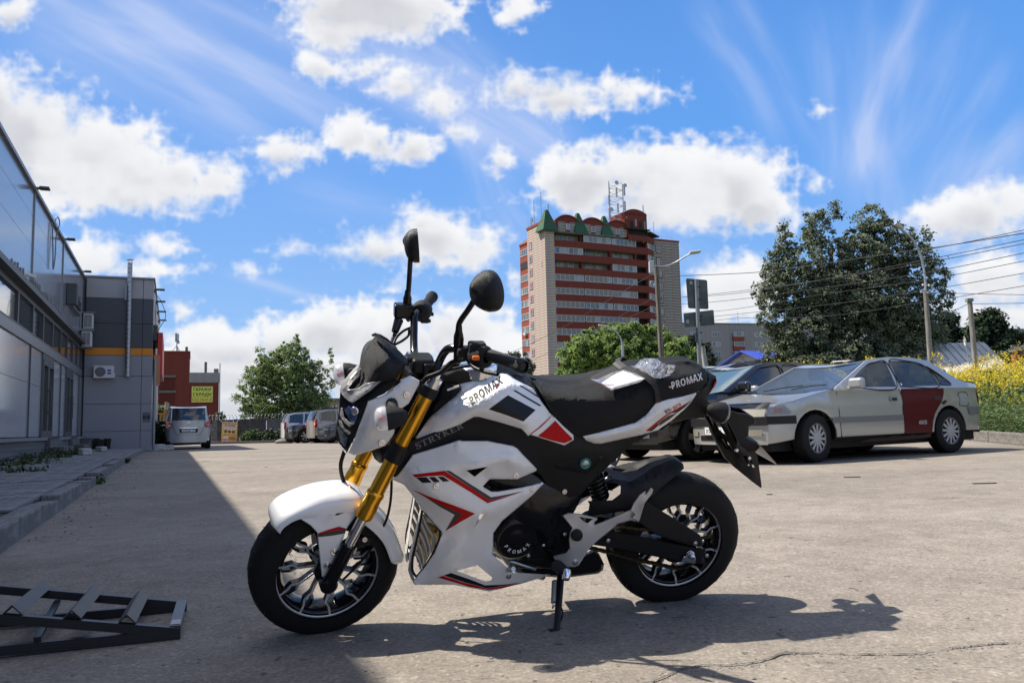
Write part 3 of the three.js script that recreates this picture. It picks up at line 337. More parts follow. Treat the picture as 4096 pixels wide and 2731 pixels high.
// ---------- kerb and pavement in front of the shop ----------
{
  const pave = thing('pavement', null, null, tsPoint(18, 0, -1.9)); pave.quaternion.copy(wallTurn); pave.userData.kind = 'structure';
  const gy = (t, s) => { const q = tsPoint(t, 0, s); return groundY(q.x, q.z); }, stone = mottled([0.22, 0.215, 0.21], 0.92, 1), tileM = [0, 1, 2].map((i) => mottled([0.20 + i * 0.022, 0.20 + i * 0.022, 0.205 + i * 0.022], 0.9, 1.3));
  const L = (t, y, s) => V(t - 18, y, s + 1.9), r = rng(8);
  const slabBed = []; for (let t = 2; t < 36; t += 1) slabBed.push(box(1, 0.3, 2.02, t + 0.5 - 18, gy(t + 0.5, -2) + 0.125 - 0.15, -2.07 + 1.9)); part('bed', slabBed, mottled([0.07, 0.07, 0.068], 1, 1), pave);
  for (let t = 2.3, i = 0; t < 33.6; t += 1.0, i++) { const bad = [5, 8, 9, 12].includes(i), y = gy(t + 0.5, -1) + (r() - 0.5) * 0.018; const g = box(0.985, 0.42, 0.15, t + 0.49 - 18, y - 0.07, -0.985 + 1.9, 0.018); if (bad) { const p = g.attributes.position; for (let k = 0; k < p.count; k++) if (p.getY(k) > y && p.getX(k) > t + 0.6 - 18) p.setY(k, p.getY(k) - 0.035); g.computeVertexNormals(); } g.rotateY(0); part('kerbstone', g, stone, pave); }
  const vars = [0, 1, 2].map(() => new RoundedBoxGeometry(0.292, 0.05, 0.242, 1, 0.006)); const inst = []; let n = 0; const lift = [];
  for (let t = 7; t < 34; t += 0.30) for (let k = 0; k < 8; k++) { const off = (k % 2) * 0.15, tt = t + off + 0.15, ss = -1.19 - k * 0.25; if (ss < -2.98) continue; if (r() < 0.012) continue; const y = gy(tt, ss) + 0.118 + (r() - 0.5) * 0.010; const m4 = new THREE.Matrix4().makeRotationFromEuler(new THREE.Euler((r() - 0.5) * 0.02, (r() - 0.5) * 0.02, (r() - 0.5) * 0.02)); m4.setPosition(L(tt, y, ss)); if (n < 300) { const q = part('paving_slab', vars[n % 3], tileM[Math.floor(r() * 3)], pave); q.applyMatrix4(m4); n++; } else inst.push(m4); }
  const im = new THREE.InstancedMesh(vars[0], tileM[1], inst.length); inst.forEach((m4, i) => im.setMatrixAt(i, m4)); im.name = 'paving_slab'; im.userData.kind = 'stuff'; shade(im); pave.add(im);
  // loose things standing on the pavement
  const at = (px, py) => { const q = groundPoint(px, py); return q; }, pv = (t, s) => { const p = tsPoint(t, 0, s); p.y = groundY(p.x, p.z) + 0.143; return p; };
  const white = mottled([0.62, 0.62, 0.6], 0.8, 1), place = (name, label, cat, t, s, geo, m, turn = 0) => { const p = pv(t, s); const g = thing(name, label, cat, p, 0); g.quaternion.copy(wallTurn); geo(g); return g; };
  place('bin', 'dark bucket-shaped bin standing against the grey wing wall', 'bin', 32.2, -2.12, (g) => { part('body', lathe([[0.09, 0], [0.125, 0.34], [0.13, 0.35], [0.115, 0.34], [0.085, 0.02], [0, 0.02]], 24), M.plastic, g); part('rim', new THREE.TorusGeometry(0.127, 0.008, 6, 28).rotateX(Math.PI / 2).translate(0, 0.345, 0), M.plastic, g); });
  place('pavement_board', 'dark folding A-frame board beside the bucket bin', 'board', 32.1, -2.46, (g) => { part('front_board', box(0.03, 0.36, 0.28, 0, 0, 0).rotateZ(0).applyMatrix4(new THREE.Matrix4().makeRotationX(0.32)).translate(0, 0.165, 0.09), M.plastic, g); part('rear_board', box(0.03, 0.36, 0.28, 0, 0, 0).applyMatrix4(new THREE.Matrix4().makeRotationX(-0.32)).translate(0, 0.165, -0.09), M.plastic, g); });
  place('planter_box', 'dark boxy planter standing by the shop plinth', 'planter', 31.4, -2.72, (g) => { part('body', [box(0.9, 0.36, 0.3, 0, 0.18, 0, 0.02)], mat([0.08, 0.08, 0.085], 0.7), g); part('rim', box(0.94, 0.04, 0.34, 0, 0.375, 0, 0.012), mat([0.1, 0.1, 0.1], 0.7), g); });
  place('concrete_block', 'broken white concrete block lying on the pavement nearest the camera', 'block', 22.0, -1.92, (g) => part('block', box(0.62, 0.15, 0.20, 0, 0.075, 0, 0.03), white, g).rotation.set(0, 0.25, 0));
  place('concrete_block', 'smaller white concrete block lying beyond the first', 'block', 27.2, -1.95, (g) => part('block', box(0.7, 0.13, 0.16, 0, 0.065, 0, 0.03), white, g).rotation.set(0, 0.3, 0));
  { const q = tsPoint(33.6, 0, -0.66); q.y = groundY(q.x, q.z); const g = thing('white_kerbstone', 'white painted kerbstone at the corner of the cross wing', 'kerbstone', q); g.quaternion.copy(wallTurn); part('stone', box(0.2, 0.24, 0.78, 0, 0.12, 0, 0.04), white, g); part('stone', box(0.22, 0.2, 0.4, 0.5, 0.1, 0.5, 0.04), white, g); }
}

// ---------- buildings farther off ----------
function tiled(sx, sy, sz, x, y, z, tx, ty) { const g = new THREE.BoxGeometry(sx, sy, sz), uv = g.attributes.uv; for (let f = 0; f < 6; f++) for (let k = 0; k < 4; k++) { const i = f * 4 + k, w = f < 2 ? sz : sx, h = f === 2 || f === 3 ? sz : sy; uv.setXY(i, uv.getX(i) * w / tx, uv.getY(i) * h / ty); } return g.translate(x, y, z); }
function brickTex(base, mortar, band, rows, cols, vary, seed) { return canvasTexRepeat(256, 256, (x, w, h) => { const r = rng(seed); x.fillStyle = mortar; x.fillRect(0, 0, w, h); const bh = h / rows, bw = w / cols; for (let i = 0; i < rows; i++) for (let j = -1; j <= cols; j++) { const c = (band && i === rows - 1 ? band : base).map((v) => Math.round(v * (1 - vary / 2 + r() * vary))); x.fillStyle = `rgb(${c[0]},${c[1]},${c[2]})`; x.fillRect(j * bw + (i % 2) * bw / 2 + 1, i * bh + 1, bw - 2, bh - 2); } }); }
function canvasTexRepeat(w, h, d) { const t = canvasTex(w, h, d); t.wrapS = t.wrapT = THREE.RepeatWrapping; return t; }
const BM = {
  whiteBrick: mat('#ffffff', 0.9, 0, { map: brickTex([188, 172, 160], '#8a7f76', [142, 70, 52], 6, 4, 0.22, 2) }),
  shadedWhiteBrick: mat('#ffffff', 0.9, 0, { map: brickTex([158, 151, 145], '#5f564f', [118, 52, 40], 5, 4, 0.3, 4) }),  // white brick drawn darker: shade on the wing and front put into the colour
  redBrick: mat('#ffffff', 0.9, 0, { map: brickTex([146, 66, 44], '#84483a', null, 10, 4, 0.22, 6) }),
  darkBrick: mat('#ffffff', 0.9, 0, { map: brickTex([120, 52, 38], '#6b3d30', null, 10, 4, 0.3, 7) }), 
  palebrick: mat('#ffffff', 0.9, 0, { map: brickTex([150, 145, 140], '#807a75', null, 8, 4, 0.2, 9) }),
  frame: mat([0.62, 0.62, 0.62], 0.5), pane: mat([0.11, 0.13, 0.145], 0.08, 0, { clearcoat: 0.6 }), paneLight: mat([0.32, 0.33, 0.34], 0.3), paneWarm: mat([0.22, 0.19, 0.16], 0.25), dark: mat([0.03, 0.028, 0.027], 0.9), slab: mottled([0.24, 0.22, 0.2], 0.9, 2), green: mat('#ffffff', 0.6, 0, { map: canvasTexRepeat(128, 128, (x, w, h) => { x.fillStyle = '#2c5a38'; x.fillRect(0, 0, w, h); x.strokeStyle = '#1a3d26'; x.lineWidth = 7; for (let i = 0; i < 4; i++) { x.beginPath(); x.moveTo(0, i * 32); x.lineTo(w, i * 32); x.stroke(); x.beginPath(); x.moveTo(i * 32, 0); x.lineTo(i * 32, h); x.stroke(); } x.strokeStyle = '#3f7a4c'; x.lineWidth = 3; for (let i = 0; i < 4; i++) { x.beginPath(); x.moveTo(0, i * 32 + 8); x.lineTo(w, i * 32 + 8); x.stroke(); } }) }),
  galv: mat([0.42, 0.43, 0.44], 0.45, 0.6), blueRoof: mat([0.06, 0.11, 0.50], 0.5, 0.1), whiteRoof: mottled([0.62, 0.60, 0.57], 0.6, 1),
};
const paneKinds = [BM.pane, BM.pane, BM.paneLight, BM.paneWarm];
// a row of glazing w wide, h high with n lights, on the plane z = 0, as one window with frame and panes
function glazing(parent, mx, w, h, n, seed, name = 'window') {
  const g = new THREE.Group(); g.name = name; g.applyMatrix4(mx); parent.add(g); const r = rng(seed), fr = [box(w, 0.09, 0.12, 0, h / 2 - 0.045, 0), box(w, 0.09, 0.12, 0, -h / 2 + 0.045, 0)];
  for (let i = 0; i <= n; i++) fr.push(box(i % n ? 0.07 : 0.1, h - 0.18, 0.12, -w / 2 + 0.05 + (w - 0.1) * i / n, 0, 0)); part('frame', fr, BM.frame, g);
  for (let i = 0; i < n; i++) part('pane', box((w - 0.1) / n - 0.08, h - 0.17, 0.03, -w / 2 + 0.05 + (w - 0.1) * (i + 0.5) / n, 0, -0.02), paneKinds[Math.floor(r() * 4)], g);
  return g;
}
const mx4 = (x, y, z, turn = 0) => new THREE.Matrix4().makeRotationY(turn).setPosition(x, y, z);
{ // the tall apartment tower: u along the front, z towards the camera, origin at the nearest corner
  const A = V(0.894, 0, -0.447).normalize(), tw = thing('apartment_tower', 'tall red and white brick apartment tower with green roof spires and antennas', 'building', V(7.3, 0, -168));
  tw.quaternion.setFromRotationMatrix(new THREE.Matrix4().makeBasis(A, V(0, 1, 0), V(-A.z, 0, A.x)));
  const P = (n, g, m) => part(n, g, m, tw), rows = 14, y0 = 39.1, fh = 2.85;
  P('wall', [tiled(24, 41.6, 12, 14, 20.8, -7.6, 2, 0.5)], BM.shadedWhiteBrick);                                        // body behind the balconies
  P('side_wall', tiled(2.2, 42.6, 7.9, 1.1, 21.3, -3.95 - 0.0, 2, 0.55), BM.whiteBrick);                             // the pale left face, seen in the sun
  P('side_wall', [tiled(3, 40.3, 5.7, 2.6, 20.15, -10.75, 2, 0.55)], BM.redBrick);
  P('side_cornice', [tiled(2.4, 0.5, 8.0, 1.05, 42.85, -3.95, 2, 0.8)], BM.redBrick); P('side_cornice', tiled(3.1, 0.4, 5.8, 2.5, 40.5, -10.8, 2, 0.8), BM.redBrick);
  P('wing_wall', tiled(7.7, 41.6, 12, 32.5, 20.8, -8.3, 2, 0.62), BM.shadedWhiteBrick); P('wing_cornice', tiled(7.9, 0.4, 12.2, 32.5, 41.8, -8.3, 2, 0.8), BM.redBrick);
  // balcony bands: plan outline of the front, bays stepping out
  const bays = [[0.0, 2.2, -0.9, 0.0], [2.2, 9.1, 0.0, 0.35], [9.1, 16.2, 0.35, 0.35], [16.2, 22.9, 0.35, 0.1], [22.9, 25.9, 0.1, 0.1], [25.9, 28.7, 0.1, -1.6]];
  const seg = (u0, u1, z0, z1, h, y, d, m, n) => { const L = Math.hypot(u1 - u0, z1 - z0), an = Math.atan2(-(z1 - z0), u1 - u0); const g = tiled(L, h, d, 0, 0, -d / 2, 2, 0.8); g.applyMatrix4(mx4((u0 + u1) / 2, y, (z0 + z1) / 2, an)); return g; };
  for (let k = 0; k < rows; k++) { const y = y0 - fh * k, py = y - 1.475 / 2 - 0.02;   // window opening from y to y + 1.36, parapet below
    P('balcony_parapet', bays.map(([u0, u1, za, zb]) => seg(u0, u1, za, zb, 1.46, py, 0.25)), BM.darkBrick);
    P('balcony_floor', bays.map(([u0, u1, za, zb]) => { const L = u1 - u0; return box(L - 0.02, 0.2, 1.5, (u0 + u1) / 2, y - 1.44, Math.min(za, zb) - 1.05); }), BM.slab);
    bays.forEach(([u0, u1, za, zb], i) => { const L = Math.hypot(u1 - u0, zb - za), an = Math.atan2(-(zb - za), u1 - u0), open = (k === 0 && i < 2) || (k === 1 && (i === 2 || i === 3)) || (k === 2 && i < 3) || i === 4;
      if (!open) glazing(tw, mx4((u0 + u1) / 2, y + 0.68, (za + zb) / 2 - 0.12, an), L - 0.25, 1.36, [2, 6, 6, 6, 2, 3][i], k * 17 + i);
      else { P('recess', box(L - 0.06, 1.36, 0.1, (u0 + u1) / 2, y + 0.68, -1.52), i === 4 ? BM.dark : BM.shadedWhiteBrick); if (i !== 4) for (const q of [0.3, 0.68]) glazing(tw, mx4(u0 + L * q, y + 0.72, -1.42, 0), 1.35, 1.1, 2, k * 7 + i + q * 10); P('pier', box(0.3, 1.36, 1.0, u1 - 0.17, y + 0.68, Math.min(za, zb) - 0.7), BM.darkBrick); } });
    if (k > 0 || true) { glazing(tw, mx4(30.6, y + 0.55, -2.28, 0), 1.25, 1.45, 2, k + 90); P('window_surround', [box(1.7, 0.14, 0.06, 30.6, y + 1.36, -2.29), box(1.7, 0.14, 0.06, 30.6, y - 0.26, -2.29), box(0.16, 1.46, 0.06, 29.86, y + 0.55, -2.29), box(0.16, 1.46, 0.06, 31.34, y + 0.55, -2.29)], BM.darkBrick); }
    if (k < 13) { glazing(tw, mx4(-0.03, y - 0.35, -6.4, -Math.PI / 2), 0.95, 1.35, 1, k + 50); P('window_surround', [box(0.05, 0.14, 1.3, -0.02, y + 0.42, -6.4), box(0.05, 0.14, 1.3, -0.02, y - 1.12, -6.4), box(0.05, 1.4, 0.16, -0.02, y - 0.35, -5.82), box(0.05, 1.4, 0.16, -0.02, y - 0.35, -6.98)], BM.redBrick); if (k !== 1) glazing(tw, mx4(1.06, y - 0.6, -10.7, -Math.PI / 2), 5.2, 1.5, 6, k + 70); else P('open_loggia', box(0.1, 1.5, 5.2, 1.06, y - 0.6, -10.7), BM.dark); } }
  // attic: three arched gables between green spires
  P('eaves', [seg(-0.5, 19.4, 0.5, 0.7, 0.25, 40.75, 2.4)], BM.slab);
  for (const u of [5.6, 11.9, 18.1]) { const s = new THREE.Shape(); s.moveTo(-2.9, 0); s.lineTo(2.9, 0); s.lineTo(2.9, 2.3); s.absarc(0, 2.3 - 2.6, 3.9, 0.73, Math.PI - 0.73, false); s.lineTo(-2.9, 2.3); s.lineTo(-2.9, 0); const g = new THREE.ExtrudeGeometry(s, { depth: 5, bevelEnabled: false }); const uv = g.attributes.uv; for (let i = 0; i < uv.count; i++) uv.setXY(i, uv.getX(i) / 2, uv.getY(i) / 0.8); P('gable', g.translate(u, 40.9, -5.1), BM.darkBrick); P('gable_panel', [tiled(1.8, 2.1, 0.1, u - 1.45, 42.0, -0.07, 2, 0.6), tiled(1.8, 2.1, 0.1, u + 1.45, 42.0, -0.07, 2, 0.6)], BM.shadedWhiteBrick); glazing(tw, mx4(u, 42.1, 0, 0), 0.95, 1.3, 1, u * 3); P('gable_arch', (() => { const c = []; for (let i = 0; i <= 10; i++) { const a = 0.73 + (Math.PI - 1.46) * i / 10; c.push(V(u + 3.95 * Math.cos(a), 40.6 + 3.95 * Math.sin(a), 0)); } return tube(c, 0.16, 6, 20); })(), BM.darkBrick); }
  for (const [u, w] of [[1.0, 3.7], [8.6, 3.4], [15.2, 3.2]]) { const g = new THREE.CylinderGeometry(0.4, w / Math.SQRT2, 4.6, 4, 6).toNonIndexed().rotateY(Math.PI / 4); g.computeVertexNormals(); const q0 = 0, uv = g.attributes.uv; for (let i = 0; i < uv.count; i++) uv.setXY(i, uv.getX(i) * 8, uv.getY(i) * 4); P('spire', g.translate(u, 43.15, -0.9), BM.green); }
  P('roof_house', [tiled(6, 5.4, 6, 23.4, 44.0, -3.6, 2, 0.8)], BM.darkBrick); { const s = new THREE.Shape(); s.moveTo(-3.05, 0); s.lineTo(3.05, 0); s.lineTo(3.05, 0.35); s.quadraticCurveTo(0, 2.2, -3.05, 0.35); s.lineTo(-3.05, 0); P('roof_house_arch', new THREE.ExtrudeGeometry(s, { depth: 6.1, bevelEnabled: false }).translate(23.4, 46.5, -6.7), BM.darkBrick); }
  for (const u of [22.3, 24.6]) P('blind_window', box(0.8, 1.7, 0.08, u, 44.2, -0.58), BM.dark); P('roof_house_panel', [box(0.5, 1.9, 0.06, 23.4, 44.5, -0.57), box(0.35, 0.5, 0.06, 21.0, 45.6, -0.57), box(0.3, 2.2, 0.06, 25.8, 44.1, -0.57)], BM.shadedWhiteBrick);
  P('top_balcony', [seg(20.6, 25.9, 0.5, 0.4, 1.2, 41.0, 0.3), seg(25.9, 29.0, 0.4, -1.6, 1.2, 41.0, 0.3)], BM.darkBrick); P('recess', box(5.0, 1.2, 0.1, 24, 42.2, -0.54), BM.dark); P('corner_roof', [seg(19.8, 26.4, 0.8, 0.6, 0.25, 43.0, 2.0), seg(26.4, 31.2, 0.6, -2.6, 0.25, 42.6, 2.5)], BM.dark);
  // antennas
  const mast = (n, list) => P(n, list.map(([a, b, r]) => bar(V(...a), V(...b), r, r, 6)), BM.galv), lat = []; const C = [[17.6, -2], [21.2, -2], [19.4, -4.6]]; for (const [u, z] of C) lat.push([[u, 44, z], [u, 53.6, z], 0.13]); for (let k = 0; k < 5; k++) for (let i = 0; i < 3; i++) { const [a, b] = [C[i], C[(i + 1) % 3]], y = 45 + k * 1.8; lat.push([[a[0], y, a[1]], [b[0], y, b[1]], 0.05], [[a[0], y, a[1]], [b[0], y + 1.8, b[1]], 0.05]); } mast('lattice_mast', lat); for (const [u, y] of [[17.3, 49.5], [17.3, 46.6], [19.4, 51.5], [19.6, 48], [21.5, 52], [21.5, 48.6]]) P('panel_antenna', box(0.32, 2.1, 0.25, u, y, -1.75), BM.galv); for (const [u, y] of [[19.4, 53.6], [21.6, 53.2], [17.8, 47.4], [19.5, 45]]) P('dish', lathe([[0, 0.15], [0.4, 0.05], [0.45, 0.1]], 16, V(-0.3, 0.1, 1), V(u, y, -1.6)), BM.galv);
  mast('lightning_rod', [[[0.4, 43, -2], [0.4, 49.5, -2], 0.07]]); mast('lightning_rod', [[[0.2, 43, -4.8], [0.2, 48.5, -4.8], 0.07]]); mast('roof_mast', [[[0.6, 43, -1.6], [1.8, 46.8, -1.6], 0.06], [[1.9, 43, -1.6], [1.9, 47, -1.6], 0.1], [[1.3, 45.2, -1.6], [2.3, 45.2, -1.6], 0.05]]); mast('roof_mast', [[[28.0, 44, -4], [28.0, 50, -4], 0.12], [[27.6, 48, -4], [28.4, 48, -4], 0.25]]); mast('roof_mast', [[[30, 42, -3], [30, 46, -3], 0.06]]); mast('roof_mast', [[[0.7, 43, -7.2], [0.7, 45.4, -7.2], 0.1], [[0.7, 44.2, -6.6], [0.7, 45, -6.6], 0.16]]);
  const rail = []; for (let i = 0; i <= 10; i++) rail.push([[2 + i * 1.8, 44, -5], [2 + i * 1.8, 45, -5], 0.025]); rail.push([[2, 45, -5], [20, 45, -5], 0.025], [[2, 44.5, -5], [20, 44.5, -5], 0.025]); for (let i = 0; i <= 4; i++) rail.push([[29 + i * 1.5, 42, -3], [29 + i * 1.5, 42.9, -3], 0.025]); rail.push([[29, 42.9, -3], [35, 42.9, -3], 0.025]); for (let i = 0; i <= 4; i++) rail.push([[0.2, 43, -1 - i * 1.6], [0.2, 43.9, -1 - i * 1.6], 0.025]); rail.push([[0.2, 43.9, -1], [0.2, 43.9, -7.4], 0.025]); mast('roof_railing', rail);
  { const g = new THREE.Group(); g.name = 'wall_unit'; tw.add(g); part('casing', box(0.5, 0.6, 0.9, 0.85, 14.4 + 2.85 * 2.15, -11.5), BM.frame, g); }
}
// long grey brick blocks beyond the trees
function block(name, label, px0, px1, pyTop, d0, d1, rows, winW, pattern, seed) {
  const a = depthPoint(px0, pyTop, d0), b = depthPoint(px1, pyTop, d1), H = a.y, u = b.clone().sub(a).setY(0), L = u.length(); u.normalize(); const g = thing(name, label, 'building', V(a.x, 0, a.z)); g.quaternion.setFromRotationMatrix(new THREE.Matrix4().makeBasis(u, V(0, 1, 0), V(-u.z, 0, u.x)));
  part('wall', tiled(L, H, 12, L / 2, H / 2, -6, 1.6, 1.0), BM.palebrick, g); part('parapet', box(L + 0.3, 0.35, 12.3, L / 2, H + 0.16, -6), BM.slab, g); const r = rng(seed);
  for (let k = 0; k < rows; k++) { const y = H - 3.0 - k * 2.8; for (let x = 4, i = 0; x < L - 3; x += pattern, i++) { if (i % 3 === 2) { part('balcony', box(3.4, 1.1, 0.9, x, y - 1.2, 0.45), BM.redBrick, g); glazing(g, mx4(x, y + 0.05, 0.85), 3.3, 1.35, 4, seed + k * 31 + i); } else glazing(g, mx4(x, y, 0.03), winW, 1.35, 3, seed + k * 31 + i); } }
  return g;
}
{ const a = block('apartment_block', 'grey brick apartment block between the tower and the tall poplar', 2725, 3330, 1294, 232, 246, 6, 2.6, 6.9, 3); part('aerial', [bar(V(8, 27, -6), V(8, 32, -6), 0.06), bar(V(7, 31, -6), V(9, 31, -6), 0.05)], BM.galv, a); part('aerial', [bar(V(22, 27, -6), V(22, 33, -6), 0.06), bar(V(21, 31.5, -6), V(23, 31.5, -6), 0.05)], BM.galv, a);
  const b = block('apartment_block', 'grey apartment block behind the pine at the right edge', 3640, 4260, 1308, 268, 292, 6, 2.4, 6.2, 8); part('aerial', bar(V(26, 27, -6), V(26, 35, -6), 0.08), BM.galv, b); part('aerial', [bar(V(33, 27, -6), V(33, 33, -6), 0.06), bar(V(32, 32, -6), V(34, 32, -6), 0.05)], BM.galv, b); }
// gabled hut with a blue metal roof, white-roofed house
function hut(name, label, center, turn, w, l, h, roofH, wall, roofM, over = 0.4) {
  const g = thing(name, label, 'building', center, turn), sh = new THREE.Shape(); sh.moveTo(-w / 2, 0); sh.lineTo(w / 2, 0); sh.lineTo(w / 2, h); sh.lineTo(0, h + roofH); sh.lineTo(-w / 2, h); sh.lineTo(-w / 2, 0); part('wall', new THREE.ExtrudeGeometry(sh, { depth: l, bevelEnabled: false }).translate(0, 0, -l), wall, g);
  for (const s of [-1, 1]) { const W = w / 2 + over, sl = Math.hypot(W, roofH * W / (w / 2)), an = Math.atan2(roofH, w / 2); const rf = new THREE.Group(); rf.name = 'roof'; g.add(rf); rf.position.set(s * W / 2, h + roofH - roofH * W / w + 0.06, -l / 2); rf.rotation.z = -s * an; part('sheet', box(sl, 0.05, l + over * 2), roofM, rf); const ribs = []; for (let z = -l / 2 - over + 0.1; z < l / 2 + over; z += 0.35) ribs.push(box(sl, 0.05, 0.06, 0, 0.045, z)); tag(part('rib', ribs, roofM, rf), null, null, null, 'stuff'); } 
  return g;
}
{ const p = depthPoint(2985, 1500, 52); p.y = 0.3; const g = hut('blue_roof_hut', 'small pale building with a blue metal gable roof behind the black saloon', p, -0.95, 5.2, 7, 3.45, 1.2, mottled([0.5, 0.47, 0.42], 0.85, 1), BM.blueRoof, 0.5);
  { const s = thing('hut_sign', 'white and yellow logo sign on the gable of the blue-roofed hut', 'sign', p.clone()); s.rotation.y = -0.95; part('white_emblem', [box(0.5, 0.55, 0.08, -0.35, 3.5, 0.06), box(0.9, 0.25, 0.08, -0.2, 3.15, 0.06), new THREE.CylinderGeometry(0.22, 0.22, 0.08, 18).rotateX(Math.PI / 2).translate(-0.1, 3.85, 0.06)], mat([0.75, 0.75, 0.75], 0.5), s); part('letter', [new THREE.TorusGeometry(0.28, 0.09, 8, 18, Math.PI * 1.5).rotateZ(-Math.PI * 0.75).translate(0.55, 3.55, 0.08), box(0.28, 0.1, 0.1, 0.62, 3.55, 0.08)], mat([0.8, 0.5, 0.01], 0.5), s); }
  const q = depthPoint(3905, 1480, 44); q.y = 0.4; hut('white_roof_house', 'low house with a weathered white sheet roof behind the yellow flowers', q, 1.35, 7.5, 9.5, 2.3, 1.75, mottled([0.16, 0.10, 0.08], 0.9, 1), BM.whiteRoof, 0.5); const q2 = depthPoint(3820, 1400, 52); q2.y = 0.4; hut('blue_roof_house', 'house whose blue roof tip shows above the white sheet roof', q2, 0.2, 4.2, 6, 3.9, 0.75, mottled([0.3, 0.3, 0.3], 0.9, 1), BM.blueRoof);
  { const w = depthPoint(4075, 1445, 46), c = thing('chimney_hut', 'brick chimney with a grey cowl at the right edge above the flowers', 'chimney', V(w.x, 0, w.z)); part('stack', box(0.45, w.y + 0.5, 0.45, 0, (w.y + 0.5) / 2, 0), BM.redBrick, c); part('cap', box(0.6, 0.12, 0.6, 0, w.y + 0.58, 0, 0.02), BM.slab, c); }
}
{ // brick warehouse behind the silver people carrier
  const d = 160, th = 0.37, o = depthPoint(758, 1412, d), nn = V(Math.sin(th), 0, Math.cos(th)), uu = V(Math.cos(th), 0, -Math.sin(th)), g = thing('brick_warehouse', 'dark red brick warehouse with bricked-up windows and a yellow advert', 'building', V(o.x, 0, o.z), th), px = (x, y) => { const p = onPlane(x, y, o, nn); return [p.clone().sub(o).dot(uu), p.y]; }, H = o.y;
  part('wall', tiled(14, H, 14, -7, H / 2, -7, 2.4, 0.9), BM.darkBrick, g); const [xr, yr] = px(875, 1490), [, yb] = px(760, 1530); part('extension_wall', tiled(xr, yb, 10, xr / 2, yb / 2, -5.0 - 0.05, 2.4, 0.9), BM.darkBrick, g); part('extension_parapet', tiled(xr + 0.1, yr - yb, 10.1, xr / 2 + 0.02, (yb + yr) / 2, -5.0 - 0.03, 1.6, 1.0), BM.palebrick, g); part('parapet', box(14.2, 0.4, 14.2, -7, H + 0.2, -7), BM.darkBrick, g);
  for (const y of [1505, 1567, 1628]) { const [a, b] = px(633, y), [c] = px(702, y); part('lintel', box(c - a, 0.4, 0.3, (a + c) / 2, b, 0.15), BM.slab, g); part('blocked_window', tiled(c - a - 0.4, 2.3, 0.12, (a + c) / 2, b - 1.4, 0.06, 2.4, 0.9), mat([0.62, 0.5, 0.5], 0.9, 0, { map: BM.darkBrick.map }), g); }
  part('lamp_mast', bar(V(xr + 0.15, 0, 0.3), V(xr + 0.15, yr + 1.8, 0.3), 0.1), BM.galv, g); part('roof_post', [box(0.5, 1.3, 0.5, -0.6, H + 0.65, -1)], BM.slab, g); part('vent', [box(0.5, 2.4, 0.5, xr * 0.55, yr + 1.1, -3)], BM.slab, g); part('vent', box(0.9, 0.9, 0.9, xr - 0.5, yr + 0.4, -1.5, 0.1), BM.slab, g);
  { const s = thing('advert_board', 'yellow advert board with black and red lettering on the warehouse wall', 'sign', g.position.clone(), th); const [x0, y1] = px(766, 1546), [x1, y0] = px(849, 1608); const t = canvasTex(512, 380, (c, w, h) => { c.fillStyle = '#e3dc5a'; c.fillRect(0, 0, w, h); c.fillStyle = '#17181a'; c.font = 'bold 112px sans-serif'; c.textAlign = 'center'; c.fillText('ГАРАЖИ', w / 2, 108, 450); c.fillText('СКЛАДЫ', w / 2, 224, 464); c.fillRect(0, 256, w, 8); c.fillStyle = '#b5442e'; c.font = 'bold 92px sans-serif'; c.fillText('8-923-104-81-45', w / 2, 355, 500); }); part('board', box(x1 - x0 + 0.2, y1 - y0 + 0.2, 0.1, (x0 + x1) / 2, (y0 + y1) / 2, 0.1), BM.slab, s); part('print', new THREE.PlaneGeometry(x1 - x0, y1 - y0).translate((x0 + x1) / 2, (y0 + y1) / 2, 0.16), mat('#ffffff', 0.7, 0, { map: t }), s); }
  { const [ax, ay] = px(704, 1412), [, at] = px(704, 1325), s = thing('roof_antenna', 'grey tripod mast with phone antennas on the warehouse roof', 'antenna', V(o.x, H, o.z).addScaledVector(uu, ax).addScaledVector(nn, -3)), h = at - H; part('mast', bar(V(0, 0, 0), V(0, h, 0), 0.1), BM.galv, s); for (let i = 0; i < 3; i++) { const a = i * 2.094 + 0.5; part('leg', bar(V(Math.cos(a) * 1.3, 0, Math.sin(a) * 1.3), V(0, h * 0.42, 0), 0.07), BM.galv, s); } for (const [x, y, l] of [[-0.15, h - 0.9, 1.7], [0.35, h - 1.0, 1.6]]) part('panel', box(0.22, l, 0.2, x, y, 0.2), BM.galv, s); part('unit', [box(0.5, 0.55, 0.3, 0.3, h * 0.56, 0.15)], BM.galv, s); }
}
